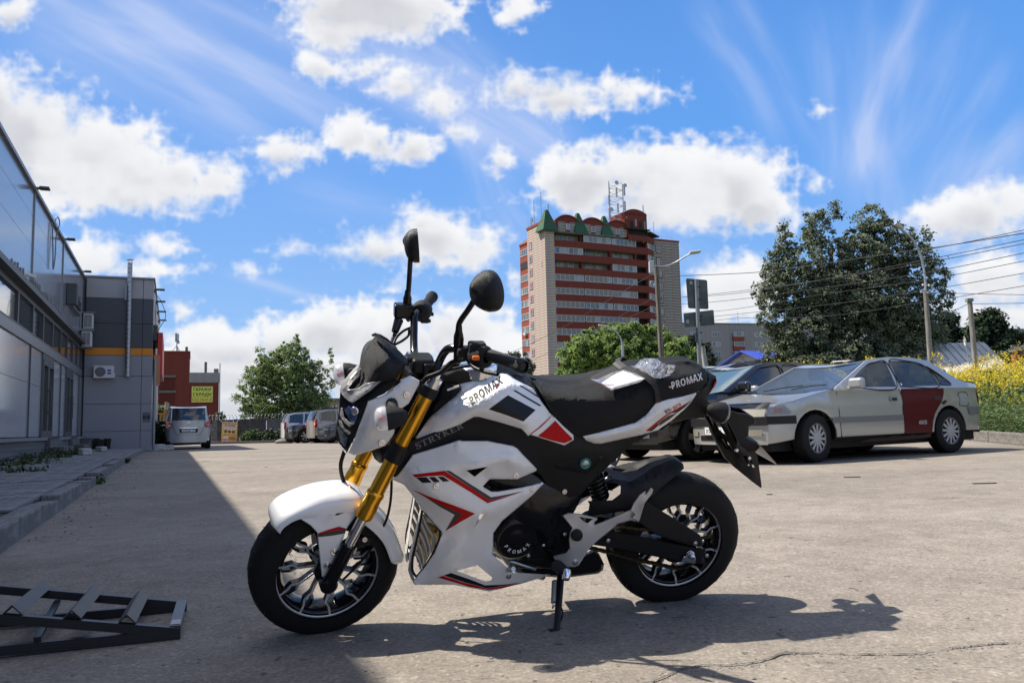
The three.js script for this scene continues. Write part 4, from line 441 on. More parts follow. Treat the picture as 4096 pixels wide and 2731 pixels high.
{ // low pale building, pipe bridge, billboard, sheds behind the fence
  const p = depthPoint(1390, 1600, 120), g = thing('pale_house', 'pale two-storey house with a grey roof right of the maple', 'building', V(p.x, 0, p.z)), y = p.y; part('wall', box(12, y, 8, -2, y / 2, -4), mottled([0.42, 0.41, 0.38], 0.9, 1), g); part('roof', box(13, 0.3, 9, -2, y + 0.15, -4), mottled([0.25, 0.25, 0.25], 0.9, 1), g); for (let k = 0; k < 2; k++) for (let i = 0; i < 4; i++) glazing(g, mx4(-6.4 + i * 2.4, y - 1.3 - k * 2.4, 0.03), 1.2, 1.2, 2, i + k * 5);
  const a = depthPoint(1270, 1632, 85), b = depthPoint(1480, 1622, 80), br = thing('pipe_bridge', 'rusty steel pipe bridge in front of the pale house', 'pipe bridge', V(a.x, 0, a.z)), A = V(0, a.y, 0), B = b.clone().sub(V(a.x, 0, a.z)), rm = mottled([0.14, 0.07, 0.045], 0.9, 2); part('top_chord', beam(A.clone().add(V(0, 0.35, 0)), B.clone().add(V(0, 0.35, 0)), 0.15, 0.2), rm, br); part('bottom_chord', beam(A.clone().add(V(0, -0.35, 0)), B.clone().add(V(0, -0.35, 0)), 0.15, 0.2), rm, br); for (let i = 0; i <= 6; i++) { const q = A.clone().lerp(B, i / 6); part('post', beam(q.clone().add(V(0, -0.35, 0)), q.clone().add(V(0, 0.35, 0)), 0.1, 0.1, V(1, 0, 0)), rm, br); } for (const t of [0.1, 0.9]) { const q = A.clone().lerp(B, t); part('support', bar(V(q.x, 0, q.z), V(q.x, q.y - 0.3, q.z), 0.15), rm, br); }
  const c = depthPoint(1217, 1612, 62), bb = thing('billboard', 'blue billboard half hidden behind the maple crown', 'billboard', V(c.x, 0, c.z)); part('board', box(1.1, 1.0, 0.12, 0, c.y, 0, 0.02), mat([0.02, 0.09, 0.25], 0.5), bb); part('legend', [box(0.8, 0.1, 0.02, 0, c.y - 0.3, 0.07), box(0.35, 0.35, 0.02, 0, c.y + 0.15, 0.07)], mat([0.3, 0.5, 0.6], 0.5), bb); for (const x of [-0.4, 0.4]) part('post', bar(V(x, 0, 0), V(x, c.y - 0.5, 0), 0.06), BM.galv, bb);
}

// ---------- fence, excavator, poles, wires, signs, ramp ----------
{
  const P = (x, y, d) => depthPoint(x, y, d), iron = mottled([0.15, 0.15, 0.15], 0.55, 2, { metalness: 0.5 });
  const A = P(600, 1700, 50), B = P(1240, 1700, 50); A.y = groundY(A.x, A.z); B.y = groundY(B.x, B.z); const fence = thing('sheet_fence', 'patched fence of grey corrugated metal sheets behind the parked cars', 'fence', A.clone()), u = B.clone().sub(A).setY(0), L = u.length(); u.normalize(); fence.quaternion.setFromRotationMatrix(new THREE.Matrix4().makeBasis(u, V(0, 1, 0), V(-u.z, 0, u.x)));
  const r = rng(4); for (let x = 0, i = 0; x < L; x += 1.0, i++) { const h = 1.42 + (r() - 0.5) * 0.12, rows = []; for (let k = 0; k <= 34; k++) { const y = k / 34 * h; rows.push([V(x + 0.01, y, 0.012 * Math.sin(k * 1.9) + (r() - 0.5) * 0.004), V(x + 0.5, y, 0.014 * Math.sin(k * 1.9) + 0.01 * Math.sin(i)), V(x + 0.99, y, 0.012 * Math.sin(k * 1.9))]); } part('sheet', quadMesh(rows), [iron, mottled([0.21, 0.21, 0.21], 0.5, 2, { metalness: 0.4 }), mottled([0.11, 0.105, 0.1], 0.6, 2, { metalness: 0.4 })][Math.floor(r() * 3)], fence); }
  for (let x = 0.0; x < L; x += 2.0) part('post', box(0.06, 1.75, 0.06, x, 0.87, -0.06), BM.galv, fence);
  { const pts = []; const w = thing('razor_wire', 'coils of razor wire on top of the sheet fence', 'razor wire', fence.position.clone()); w.quaternion.copy(fence.quaternion); for (let i = 0; i < 900; i++) { const q = i * 0.32, x = i / 900 * L; pts.push(V(x, 1.52 + Math.sin(q) * 0.17 + 0.05 * vnoise(x, 1), Math.cos(q) * 0.17)); } part('coil', tube(pts, 0.011, 4, 2600), BM.galv, w); }
  { const c = P(918, 1728, 49.6), b = thing('advert_banner', 'orange and yellow printed advert banner hung on the sheet fence', 'banner', V(c.x, groundY(c.x, c.z), c.z)), t = canvasTex(256, 360, (x, w, h) => { const g = x.createLinearGradient(0, 0, 0, h); g.addColorStop(0, '#dcc39c'); g.addColorStop(0.4, '#d9ae6c'); g.addColorStop(0.62, '#dec25a'); g.addColorStop(1, '#b8604a'); x.fillStyle = g; x.fillRect(0, 0, w, h); x.textAlign = 'center'; x.fillStyle = '#5a3350'; x.font = 'bold 40px serif'; x.fillText('В ПОИСКАХ', w / 2, 42, 220); x.fillText('ВЕЗЕНИЯ', w / 2, 82, 170); x.fillStyle = '#e8e2dc'; x.beginPath(); x.ellipse(w / 2, 116, 104, 24, 0, 0, 7); x.fill(); x.fillStyle = '#3a3038'; x.font = 'bold 26px sans-serif'; x.fillText('АВТОМАРКЕТ', w / 2, 125, 180); x.fillStyle = '#7a3b22'; for (const q of [40, 104, 168]) x.fillRect(q, 150, 48, 44); x.fillStyle = '#3c3a6a'; x.font = 'bold 34px sans-serif'; x.fillText('8-903-931-90-08', w / 2, 240, 236); x.fillStyle = '#cfcfd4'; x.fillRect(30, 260, 80, 40); x.fillStyle = '#5d2b1c'; for (let i = 0; i < 4; i++) x.fillRect(124, 258 + i * 12, 100, 6); x.fillStyle = '#f0e8e0'; x.font = 'bold 26px sans-serif'; x.fillText('ул. Выборная, 8а', w / 2, 344, 220); }); const rows = []; const w = 0.93, h = 1.22; for (let i = 0; i <= 10; i++) { const row = []; for (let j = 0; j <= 8; j++) row.push(V((j / 8 - 0.5) * w * (1 + 0.02 * Math.sin(i)) + i * 0.004, c.y - b.position.y - h / 2 + i / 10 * h + 0.03 * Math.sin(j * 0.8), 0.12 + 0.03 * Math.sin(j * 1.3 + i * 0.4))); rows.push(row); } part('print', quadMesh(rows), mat('#ffffff', 0.6, 0, { map: t }), b); part('cord', [tube([V(-0.46, c.y - b.position.y + 0.6, 0.12), V(-0.55, c.y - b.position.y + 0.75, 0.0)], 0.008), tube([V(0.46, c.y - b.position.y + 0.62, 0.12), V(0.55, c.y - b.position.y + 0.75, 0)], 0.008)], BM.galv, b); }
  { const k = P(1180, 1776, 47.5), kb = thing('far_kerb', 'concrete kerb along the foot of the metal fence', 'kerb', V(k.x, groundY(k.x, k.z), k.z)); kb.quaternion.copy(fence.quaternion); for (let i = 0; i < 15; i++) part('kerbstone', box(0.98, 0.22, 0.15, -6.5 + i, 0.03, 0, 0.015), BM.slab, kb); const m = P(1135, 1772, 44), rk = solo('concrete_lump', new THREE.IcosahedronGeometry(0.35, 1).scale(1.4, 0.5, 1).translate(m.x, groundY(m.x, m.z) + 0.08, m.z), BM.slab, 'grey concrete lump on the asphalt by the parked white van', 'rubble'); }
  { // excavator, only cab and arm show
    const c = P(642, 1715, 46), e = thing('excavator', 'orange excavator with raised arm behind the silver people carrier', 'excavator', V(c.x, groundY(c.x, c.z), c.z)), y = (py) => P(642, py, 46).y - e.position.y, x = (px) => P(px, 1700, 46).x - e.position.x, or = mottled([0.55, 0.26, 0.04], 0.5, 1); part('undercarriage', [box(2.2, 0.5, 0.5, 0, 0.25, 0.8, 0.2), box(2.2, 0.5, 0.5, 0, 0.25, -0.8, 0.2)], M.black, e); part('body', box(1.5, 0.42, 1.4, 0, y(1712), -0.2, 0.05), mottled([0.5, 0.5, 0.48], 0.6, 1), e);
    const w0 = x(612), w1 = x(652), t = y(1655), b = y(1690); part('cab_frame', [box(0.06, t - b, 0.06, w0, (t + b) / 2, 0.4), box(0.08, t - b, 0.06, w1, (t + b) / 2, 0.4), box(w1 - w0 + 0.06, 0.08, 0.9, (w0 + w1) / 2, t, 0), box(0.06, t - b, 0.06, w0, (t + b) / 2, -0.4), box(0.06, t - b, 0.06, w1, (t + b) / 2, -0.4)], or, e); part('cab_glass', box(w1 - w0 - 0.06, t - b - 0.1, 0.02, (w0 + w1) / 2, (t + b) / 2, 0.38), M.glassTint, e); part('cab_seat', box(0.2, 0.3, 0.2, (w0 + w1) / 2, b + 0.18, 0, 0.04), M.plastic, e); part('arm', [beam(V(x(672), y(1700), 0.1), V(x(674), y(1632), 0.1), 0.16, 0.22, V(1, 0, 0)), beam(V(x(664), y(1690), 0.3), V(x(666), y(1640), 0.3), 0.07, 0.09, V(1, 0, 0)), beam(V(x(682), y(1690), 0.3), V(x(682), y(1640), 0.3), 0.07, 0.09, V(1, 0, 0))], mottled([0.5, 0.30, 0.13], 0.55, 1), e); part('cylinder', [bar(V(x(670), y(1640), 0.3), V(x(671), y(1608), 0.3), 0.07), bar(V(x(675), y(1640), 0.3), V(x(674), y(1612), 0.3), 0.09)], mottled([0.5, 0.4, 0.3], 0.4, 1, { metalness: 0.4 }), e); }
  // lamp posts and poles
  const conc = mottled([0.30, 0.28, 0.25], 0.9, 2), brownConc = mottled([0.24, 0.20, 0.16], 0.9, 2);
  const pole = (name, label, cat, bx, by, tx, ty, d, r0, r1, m) => { const t = P(tx, ty, d), b = onPlane(bx, by, t, V(0, 0, 1)); const dir = b.clone().sub(t), base = t.clone().addScaledVector(dir, (t.y - groundY(b.x, b.z) + 0.3) / (t.y - b.y)); const g = thing(name, label, cat, base), top = t.clone().sub(base); part('shaft', bar(V(0, 0, 0), top, r0, r1, 14), m, g); return { g, base, at: (x, y, dd = 0) => onPlane(x, y, V(0, 0, -d + dd), V(0, 0, 1)).sub(base) }; };
  const head = (g, a, b, w, name = 'lamp_head') => { const d = b.clone().sub(a), q = beam(a, b, w, w * 0.55); part(name, [new RoundedBoxGeometry(w, w * 0.5, d.length(), 2, w * 0.2).applyMatrix4(new THREE.Matrix4().lookAt(b, a, V(0, 1, 0))).translate(...a.clone().add(b).multiplyScalar(0.5).toArray())], mat([0.5, 0.48, 0.44], 0.5), g); };
  const p1 = pole('street_lamp', 'concrete lamp post with a long arm in front of the apartment tower', 'street lamp', 2648, 1450, 2625, 1065, 36, 0.13, 0.095, brownConc);
  part('arm', tube([p1.at(2612, 1063), p1.at(2665, 1064), p1.at(2700, 1050), p1.at(2760, 1015, 0.4)], 0.032, 8), BM.galv, p1.g); head(p1.g, p1.at(2758, 1012, 0.4), p1.at(2802, 1006, 0.4), 0.26); part('junction_box', box(0.2, 0.52, 0.22, ...p1.at(2606, 1068, 0.2).toArray(), 0.02), mat([0.5, 0.5, 0.48], 0.6), p1.g); part('bracket', [1182, 1208, 1232, 1262, 1290, 1305].map((y) => bar(p1.at(2622, y), p1.at(2652, y - 2), 0.014)), BM.galv, p1.g); part('cable_loop', new THREE.TorusGeometry(0.10, 0.012, 6, 20).translate(...p1.at(2611, 1132, 0.2).toArray()), BM.galv, p1.g); part('conduit', tube([p1.at(2630, 1110, 0.16), p1.at(2633, 1200, 0.17), p1.at(2640, 1300, 0.18), p1.at(2645, 1400, 0.19)], 0.014), M.plastic, p1.g);
  const p2 = pole('street_lamp', 'small curved lamp post among the light green trees', 'street lamp', 2495, 1480, 2490, 1380, 50, 0.09, 0.08, BM.galv); part('arm', tube([p2.at(2490, 1382), p2.at(2484, 1355), p2.at(2470, 1332), p2.at(2445, 1312), p2.at(2415, 1303)], 0.045, 8), BM.galv, p2.g); head(p2.g, p2.at(2393, 1300), p2.at(2418, 1304), 0.2);
  const p3 = pole('street_lamp', 'tall curved lamp post rising in front of the dark poplar', 'street lamp', 3724, 1450, 3704, 1165, 27, 0.095, 0.075, conc); part('arm', tube([p3.at(3704, 1170), p3.at(3703, 1130), p3.at(3694, 1060), p3.at(3678, 1005), p3.at(3650, 955), p3.at(3606, 915)], 0.036, 10), BM.galv, p3.g); head(p3.g, p3.at(3580, 893), p3.at(3614, 915), 0.17); part('insulator', [[3694, 1140], [3718, 1142], [3688, 1168], [3714, 1170]].map(([x, y]) => new THREE.SphereGeometry(0.045, 10, 8).translate(...p3.at(x, y, 0.1).toArray())), mat([0.5, 0.48, 0.45], 0.3), p3.g);
  const p4 = pole('utility_pole', 'square concrete pole behind the yellow flowers near the pine', 'pole', 3904, 1460, 3880, 1196, 32, 0.105, 0.09, conc); part('cap', box(0.24, 0.12, 0.2, ...p4.at(3879, 1200).toArray(), 0.01), conc, p4.g);
  { const q = P(3861, 1363, 31.5), s = thing('satellite_dish', 'white satellite dish on the wires beside the concrete pole', 'dish', q); part('dish', lathe([[0, 0.05], [0.12, 0.03], [0.19, 0.0], [0.19, -0.01]], 24, V(0.95, 0.1, 0.3)), mat([0.6, 0.58, 0.55], 0.5), s); part('arm', [bar(V(0, 0, 0), V(-0.3, 0.02, 0.1), 0.01), bar(V(0.02, 0, 0), V(0.1, -0.9, 0), 0.02)], BM.galv, s); }
  { const st = pole('concrete_stub', 'short pale concrete post beside the road sign pole', 'post', 2822, 1460, 2811, 1384, 26, 0.13, 0.07, mottled([0.45, 0.44, 0.42], 0.9, 1)); }
  { // road signs seen from the back
    const s = pole('road_sign', 'grey backs of road signs on one steel pole beside the tower', 'road sign', 2799, 1450, 2787, 1118, 21, 0.055, 0.055, mottled([0.32, 0.34, 0.35], 0.5, 1, { metalness: 0.5 })), bk = mottled([0.10, 0.125, 0.12], 0.5, 1, { metalness: 0.3 });
    const plateOf = (c, z) => { const p = c.map(([x, y]) => s.at(x, y, z)), sh = new THREE.Shape(); const m = p.reduce((a, q) => a.add(q), V(0, 0, 0)).multiplyScalar(1 / p.length); const k = p.map((q) => [q.x - m.x, q.y - m.y]); k.forEach(([x, y], i) => { const [nx, ny] = k[(i + 1) % k.length], [lx, ly] = k[(i + k.length - 1) % k.length], f = 0.07, a = [x + (lx - x) * f, y + (ly - y) * f], b = [x + (nx - x) * f, y + (ny - y) * f]; i ? sh.lineTo(...a) : sh.moveTo(...a); sh.quadraticCurveTo(x, y, ...b); }); return new THREE.ExtrudeGeometry(sh, { depth: 0.012, bevelEnabled: true, bevelSize: 0.006, bevelThickness: 0.006, bevelSegments: 2 }).translate(m.x, m.y, m.z); };
    part('sign_plate', plateOf([[2745, 1114], [2828, 1121], [2834, 1236], [2754, 1232]], -0.06), bk, s.g); part('sign_plate', plateOf([[2735, 1254], [2854, 1240], [2858, 1299], [2740, 1308]], -0.07), bk, s.g); part('sign_plate', plateOf([[2784, 1308], [2789, 1310], [2795, 1352], [2793, 1370], [2783, 1366]], 0.03), bk, s.g);
    part('sticker', [box(0.075, 0.085, 0.004, ...s.at(2765, 1131, -0.036).toArray())], mat([0.35, 0.34, 0.28], 0.7), s.g); part('sticker', box(0.08, 0.10, 0.004, ...s.at(2751, 1286, -0.046).toArray()), mat([0.35, 0.34, 0.28], 0.7), s.g); part('clamp_bolt', [[2797, 1147], [2799, 1198], [2803, 1280], [2804, 1265], [2806, 1330]].map(([x, y]) => box(0.035, 0.03, 0.05, ...s.at(x, y, 0.05).toArray(), 0.006)), M.black, s.g);
  }
  // overhead lines: each a sagging cable from the near right over the lamp post to the far left
  const run = (label, pts, rad, group) => { const w = pts.map(([x, y, d]) => P(x, y, d)); const g = solo('overhead_wire', tube(w, rad, 5, 60), mat([0.035, 0.035, 0.037], 0.7), label, 'wire', group); return g; };
  const G = 'overhead wires running across the right half of the sky';
  run('thick topmost overhead wire from the lamp post to the right edge', [[2632, 1106, 36], [2900, 1096, 33], [3060, 1086, 31], [3500, 1024, 26], [3740, 990, 24], [4150, 924, 20]], 0.014, G);
  run('overhead wire just above the thick topmost one at the right edge', [[3700, 1000, 24], [3860, 970, 22], [4150, 908, 20]], 0.009, G);
  run('second overhead wire below the thick one at the right edge', [[2640, 1192, 36], [2900, 1178, 33], [3200, 1135, 29], [3700, 1040, 24], [4150, 948, 20]], 0.010, G);
  run('third overhead wire below the thick one at the right edge', [[2640, 1196, 36], [2900, 1171, 33], [3300, 1118, 28], [3700, 1052, 24], [4150, 964, 20]], 0.010, G);
  run('fourth overhead wire down, passing behind the curved lamp arm', [[2645, 1222, 36], [2900, 1203, 33], [3300, 1150, 28], [3700, 1092, 24], [4150, 1001, 20]], 0.010, G);
  run('fifth overhead wire down at the right edge', [[2648, 1258, 36], [2900, 1241, 33], [3300, 1176, 28], [3700, 1120, 24], [4150, 1034, 20]], 0.009, G);
  run('sixth overhead wire down, meeting the curved lamp post', [[2650, 1290, 36], [2900, 1261, 33], [3300, 1220, 28], [3690, 1164, 24], [4150, 1083, 20]], 0.009, G);
  run('lowest of the long overhead wires crossing the poplar', [[2652, 1318, 36], [2900, 1277, 33], [3300, 1265, 28], [3700, 1208, 24], [4150, 1135, 20]], 0.009, G);
  run('level overhead wire from the curved lamp post to the right edge', [[3708, 1170, 27], [3900, 1175, 26], [4150, 1180, 25]], 0.009, G); run('short wire between the concrete pole and the right edge', [[3882, 1215, 32], [3990, 1214, 30], [4150, 1211, 28]], 0.011, G); run('wire drooping from the poplar to the concrete pole top', [[3780, 1252, 34], [3840, 1232, 33], [3878, 1212, 32]], 0.012, G);
  const G2 = 'wires from the lamp post down to the left'; run('wire descending left from the lamp post junction box across the tower', [[2612, 1096, 36], [2450, 1190, 44], [2250, 1310, 56], [2120, 1375, 66], [2030, 1416, 74]], 0.016, G2); run('wire descending left below the first one across the tower', [[2612, 1194, 36], [2450, 1280, 44], [2250, 1385, 56], [2110, 1450, 66]], 0.013, G2); run('lowest wire descending left across the tower into the trees', [[2620, 1222, 36], [2450, 1300, 44], [2330, 1352, 52], [2200, 1420, 62]], 0.012, G2);
}
{ // black steel loading ramp in the shade, bottom left
  const o = V(-1.11, groundY(-1.1, -2.75), -2.757), a = V(-0.9455, 0, 0.3256).normalize(), g = thing('loading_ramp', 'black steel loading ramp with angle-iron rungs lying in the shade', 'ramp', o); const b = V(0, 1, 0).cross(a).normalize().multiplyScalar(-1); if (b.z > 0) b.multiplyScalar(-1);
  g.quaternion.setFromRotationMatrix(new THREE.Matrix4().makeBasis(a, V(0, 1, 0), a.clone().cross(V(0, 1, 0)))); const w = -0.435 * Math.sign(a.clone().cross(V(0, 1, 0)).dot(b)) * -1;
  const steel = mottled([0.030, 0.031, 0.034], 0.42, 3, { metalness: 0.35 }), bare = mottled([0.036, 0.036, 0.038], 0.45, 3, { metalness: 0.3 }), rise = (x) => 0.021 + x * 0.18;
  for (const z of [0, w]) { part('top_rail', beam(V(-0.005, rise(0), z), V(1.75, rise(1.75), z), 0.028, 0.028), steel, g); part('bottom_rail', beam(V(0, 0.0165, z), V(1.75, 0.0165, z), 0.03, 0.03), steel, g); part('end_post', box(0.012, 0.036, 0.034, -0.006, 0.018, z), steel, g); }
  part('end_plate', box(0.035, 0.006, Math.abs(w), 0.005, rise(0) + 0.0175, w / 2), mottled([0.09, 0.09, 0.093], 0.4, 3, { metalness: 0.4 }), g); part('paper_label', box(0.03, 0.001, 0.07, 0.005, rise(0) + 0.0217, w * 0.12), mat([0.42, 0.40, 0.42], 0.6), g);
  const L = (x) => { const p = [], s = 0.038; for (const q of [-1, 1]) p.push(new THREE.BoxGeometry(0.038, 0.004, Math.abs(w) + 0.02).rotateZ(q * -0.80).translate(q * 0.0132, 0.0, 0)); return p.map((m) => m.translate(x, rise(x) + 0.029, w / 2)); };
  for (const x of [0.148, 0.305, 0.47, 0.64, 0.81, 0.98, 1.15, 1.32, 1.5]) { part('rung', L(x), bare, g); } for (const x of [0.4, 1.2]) part('cross_brace', beam(V(x, 0.04, 0), V(x + 0.02, rise(x) - 0.02, w), 0.02, 0.012), steel, g);
  part('strut', [beam(V(1.7, 0.02, 0), V(1.7, rise(1.7), 0), 0.03, 0.03, V(1, 0, 0)), beam(V(1.7, 0.02, w), V(1.7, rise(1.7), w), 0.03, 0.03, V(1, 0, 0))], steel, g);
}

// ---------- trees, shrubs, flowers ----------
function leafMat(rough = 0.55, trans = 0.5) { return new THREE.MeshPhysicalMaterial({ color: 0xffffff, vertexColors: true, roughness: 0.95, side: THREE.DoubleSide, transmission: trans, thickness: 0, specularIntensity: 1 }); }
// leaves in clumps that fill a set of rounded masses; every leaf is two small faces
function leafCloud(blobs, { count, size, clump, colors, seed, droop = 0.3, long = 1.5 }) {
  const r = rng(seed), gs = () => (r() + r() + r() - 1.5) / 0.75, vol = blobs.map((b) => b.rx * b.ry * b.rz), tot = vol.reduce((a, b) => a + b, 0), pos = [], nor = [], col = [], ix = [], C = [];
  blobs.forEach((b, i) => { const n = Math.max(6, Math.round(clump.n * vol[i] / tot)); for (let k = 0; k < n; k++) { const u = r() * 2 - 1, a = r() * 6.283, q = Math.pow(r(), 0.28), s = Math.sqrt(1 - u * u); C.push({ p: b.c.clone().add(V(Math.cos(a) * s * b.rx * q, u * b.ry * q, Math.sin(a) * s * b.rz * q)), out: V(Math.cos(a) * s, u + 0.35, Math.sin(a) * s).normalize(), r: clump.r * (0.55 + r() * 0.9), tone: r() }); } });
  const per = Math.max(4, Math.round(count / C.length)), N = V(0, 0, 0), X = V(0, 0, 0), Y = V(0, 0, 0);
  for (const c of C) for (let k = 0; k < per; k++) {
    const p = c.p.clone().add(V(gs() * c.r, gs() * c.r * 0.8, gs() * c.r)); N.set(gs(), gs() * 0.8 + 0.35, gs()).addScaledVector(c.out, 0.9).normalize(); X.set(gs(), gs() * 0.4 - droop, gs()).cross(N).normalize(); Y.copy(N).cross(X).normalize(); if (Y.y > 0 && r() < 0.6) Y.negate();
    const s = size * (0.6 + r() * 0.8), i0 = pos.length / 3, w = s * 0.5, l = s * long * 0.5, f = s * 0.12;
    for (const [a, b, e] of [[0, -l, 0], [w, 0, f], [0, l, 0], [-w, 0, f]]) { pos.push(p.x + X.x * a + Y.x * b + N.x * e, p.y + X.y * a + Y.y * b + N.y * e, p.z + X.z * a + Y.z * b + N.z * e); nor.push(N.x, N.y, N.z); }
    const t = Math.min(1, Math.max(0, c.tone * 0.6 + r() * 0.4)), A = colors[0], B = colors[1]; for (let q = 0; q < 4; q++) col.push(A[0] + (B[0] - A[0]) * t, A[1] + (B[1] - A[1]) * t, A[2] + (B[2] - A[2]) * t); ix.push(i0, i0 + 1, i0 + 2, i0, i0 + 2, i0 + 3);
  }
  const g = new THREE.BufferGeometry(); g.setAttribute('position', new THREE.Float32BufferAttribute(pos, 3)); g.setAttribute('normal', new THREE.Float32BufferAttribute(nor, 3)); g.setAttribute('color', new THREE.Float32BufferAttribute(col, 3)); g.setIndex(ix); g.userData.clumps = C; return g;
}
const bark = mottled([0.11, 0.095, 0.075], 0.95, 1);
function tree(name, label, { base, depth, masses, trunk, rTrunk, limbs = 26, rough, trans, ...leaf }) { // masses: picture point, half sizes in picture units
  const k = depth / FOC, b = groundPoint(...base), foot = depthPoint(base[0], base[1], depth); foot.y = groundY(foot.x, foot.z) - 0.05; const t = thing(name, label, 'tree', foot);
  const blobs = masses.map(([x, y, rx, ry, dz = 0, flat = 1]) => ({ c: depthPoint(x, y, depth - dz).sub(foot), rx: rx * k, ry: ry * k, rz: rx * k * flat }));
  const g = leafCloud(blobs, leaf), C = g.userData.clumps; g.userData = {}; const m = new THREE.Mesh(g, leafMat(rough, trans)); m.name = 'crown'; shade(m); t.add(m);
  const top = depthPoint(...trunk[trunk.length - 1], depth).sub(foot), line = [V(0, 0, 0), ...trunk.map(([x, y]) => depthPoint(x, y, depth).sub(foot))], cv = new THREE.CatmullRomCurve3(line), parts = []; for (let i = 0; i < 12; i++) parts.push(bar(cv.getPoint(i / 12), cv.getPoint((i + 1.05) / 12), rTrunk * (1 - i / 15), rTrunk * (1 - (i + 1) / 15), 9)); part('trunk', parts, bark, t);
  const r = rng(leaf.seed + 9), L = []; for (let i = 0; i < limbs; i++) { const c = C[Math.floor(r() * C.length)].p, s = 0.25 + r() * 0.65, a = cv.getPoint(s), d = a.distanceTo(c), q = a.clone().lerp(c, 0.5).add(V(0, -d * 0.05, 0)), rr = rTrunk * 0.32 * (1.2 - s); L.push(bar(a, q, rr, rr * 0.6, 6), bar(q, c, rr * 0.6, rr * 0.2, 5)); } part('limb', L, bark, t).userData.kind = 'stuff';
  return t;
}
tree('maple_tree', 'sunlit maple tree with a loose round crown behind the metal fence', { base: [1180, 1760], depth: 52, trunk: [[1182, 1690], [1178, 1600], [1172, 1500], [1180, 1420]], rTrunk: 0.14, masses: [[1150, 1480, 115, 95], [1060, 1500, 85, 90], [1010, 1580, 75, 80], [1090, 1620, 120, 70], [1200, 1560, 105, 110], [1170, 1410, 70, 48], [1265, 1480, 45, 40], [1270, 1590, 75, 70], [1330, 1500, 26, 60], [1325, 1420, 10, 30], [1185, 1360, 9, 22], [1040, 1425, 30, 40], [1000, 1660, 40, 22], [1230, 1655, 90, 30]], count: 52000, size: 0.075, clump: { n: 1500, r: 0.11 }, colors: [[0.11, 0.18, 0.034], [0.26, 0.36, 0.085]], seed: 21, long: 1.7 });
tree('tall_poplar', 'big dark poplar crown on the right behind the silver saloon', { base: [3330, 1500], depth: 44, trunk: [[3330, 1420], [3325, 1300], [3320, 1150], [3330, 980]], rTrunk: 0.4, limbs: 50, trans: 0.5, masses: [[3270, 940, 75, 115], [3290, 830 + 60, 32, 65], [3385, 1030, 70, 90], [3485, 870, 70, 60], [3470, 1010, 120, 130], [3570, 1000, 100, 125], [3625, 935, 40, 55], [3690, 960, 42, 60], [3650, 1080, 95, 110], [3740, 1100, 60, 75], [3760, 1180, 55, 60], [3135, 1000, 55, 95], [3110, 1100, 75, 110], [3060, 1190, 60, 60], [3200, 1120, 120, 150], [3120, 1290, 95, 90], [3230, 1330, 140, 110], [3350, 1200, 150, 160], [3480, 1230, 160, 170], [3600, 1260, 130, 150], [3680, 1330, 95, 110], [3760, 1290, 40, 60], [3780, 1230, 30, 40], [3400, 1400, 190, 70], [3150, 1400, 90, 55], [3600, 1410, 130, 55], [3345, 845, 22, 50], [3135, 925, 16, 40]], count: 130000, size: 0.095, clump: { n: 2300, r: 0.17 }, colors: [[0.075, 0.11, 0.042], [0.25, 0.29, 0.16]], seed: 33, long: 1.4 });
tree('light_green_tree', 'wide light green tree crown in front of the apartment tower', { base: [2440, 1520], depth: 62, trunk: [[2440, 1460], [2445, 1400], [2440, 1340]], rTrunk: 0.2, trans: 0.5, masses: [[2330, 1420, 90, 75], [2390, 1370, 95, 60], [2470, 1345, 80, 48], [2545, 1330, 75, 42], [2600, 1360, 60, 60], [2480, 1420, 140, 90], [2300, 1490, 70, 50], [2600, 1440, 100, 80], [2620, 1310, 34, 30], [2420, 1330, 40, 28]], count: 60000, size: 0.11, clump: { n: 800, r: 0.19 }, colors: [[0.13, 0.23, 0.026], [0.33, 0.47, 0.08]], seed: 41, long: 1.7 });
tree('light_green_tree', 'smaller light green tree right of the concrete lamp post', { base: [2700, 1520], depth: 60, trunk: [[2700, 1470], [2702, 1420]], rTrunk: 0.12, limbs: 14, trans: 0.5, masses: [[2690, 1415, 50, 55], [2665, 1360, 22, 40], [2720, 1385, 40, 35], [2760, 1440, 60, 40], [2700, 1470, 90, 40]], count: 20000, size: 0.11, clump: { n: 280, r: 0.17 }, colors: [[0.13, 0.23, 0.026], [0.33, 0.47, 0.08]], seed: 43, long: 1.7 });
tree('dark_spruce', 'narrow dark spruce beside the road sign pole', { base: [2768, 1520], depth: 70, trunk: [[2768, 1440], [2768, 1360]], rTrunk: 0.1, limbs: 10, masses: [[2768, 1360, 12, 30], [2768, 1400, 22, 30], [2770, 1445, 34, 30], [2830, 1440, 34, 40], [2820, 1390, 18, 26]], count: 12000, size: 0.10, clump: { n: 160, r: 0.2 }, colors: [[0.018, 0.034, 0.014], [0.05, 0.075, 0.03]], seed: 47, long: 2 });
tree('grey_green_bush_tree', 'grey green bushy tree below the poplar beside the blue roof', { base: [3090, 1500], depth: 42, trunk: [[3090, 1460], [3092, 1440]], rTrunk: 0.06, limbs: 10, rough: 0.35, trans: 0.15, masses: [[3085, 1448, 40, 22], [3040, 1465, 30, 18], [3130, 1440, 34, 26], [3230, 1455, 70, 24], [3330, 1440, 70, 30]], count: 9000, size: 0.10, clump: { n: 150, r: 0.16 }, colors: [[0.03, 0.05, 0.02], [0.10, 0.13, 0.07]], seed: 49 });
const pine = (label, base, depth, masses, seed, count) => tree('pine_tree', label, { base, depth, trunk: [[base[0], masses[0][1]]], rTrunk: 0.22, limbs: 20, masses, count, size: 0.16, clump: { n: 150, r: 0.42 }, colors: [[0.014, 0.030, 0.012], [0.045, 0.075, 0.03]], seed, long: 2.2, trans: 0.05 });
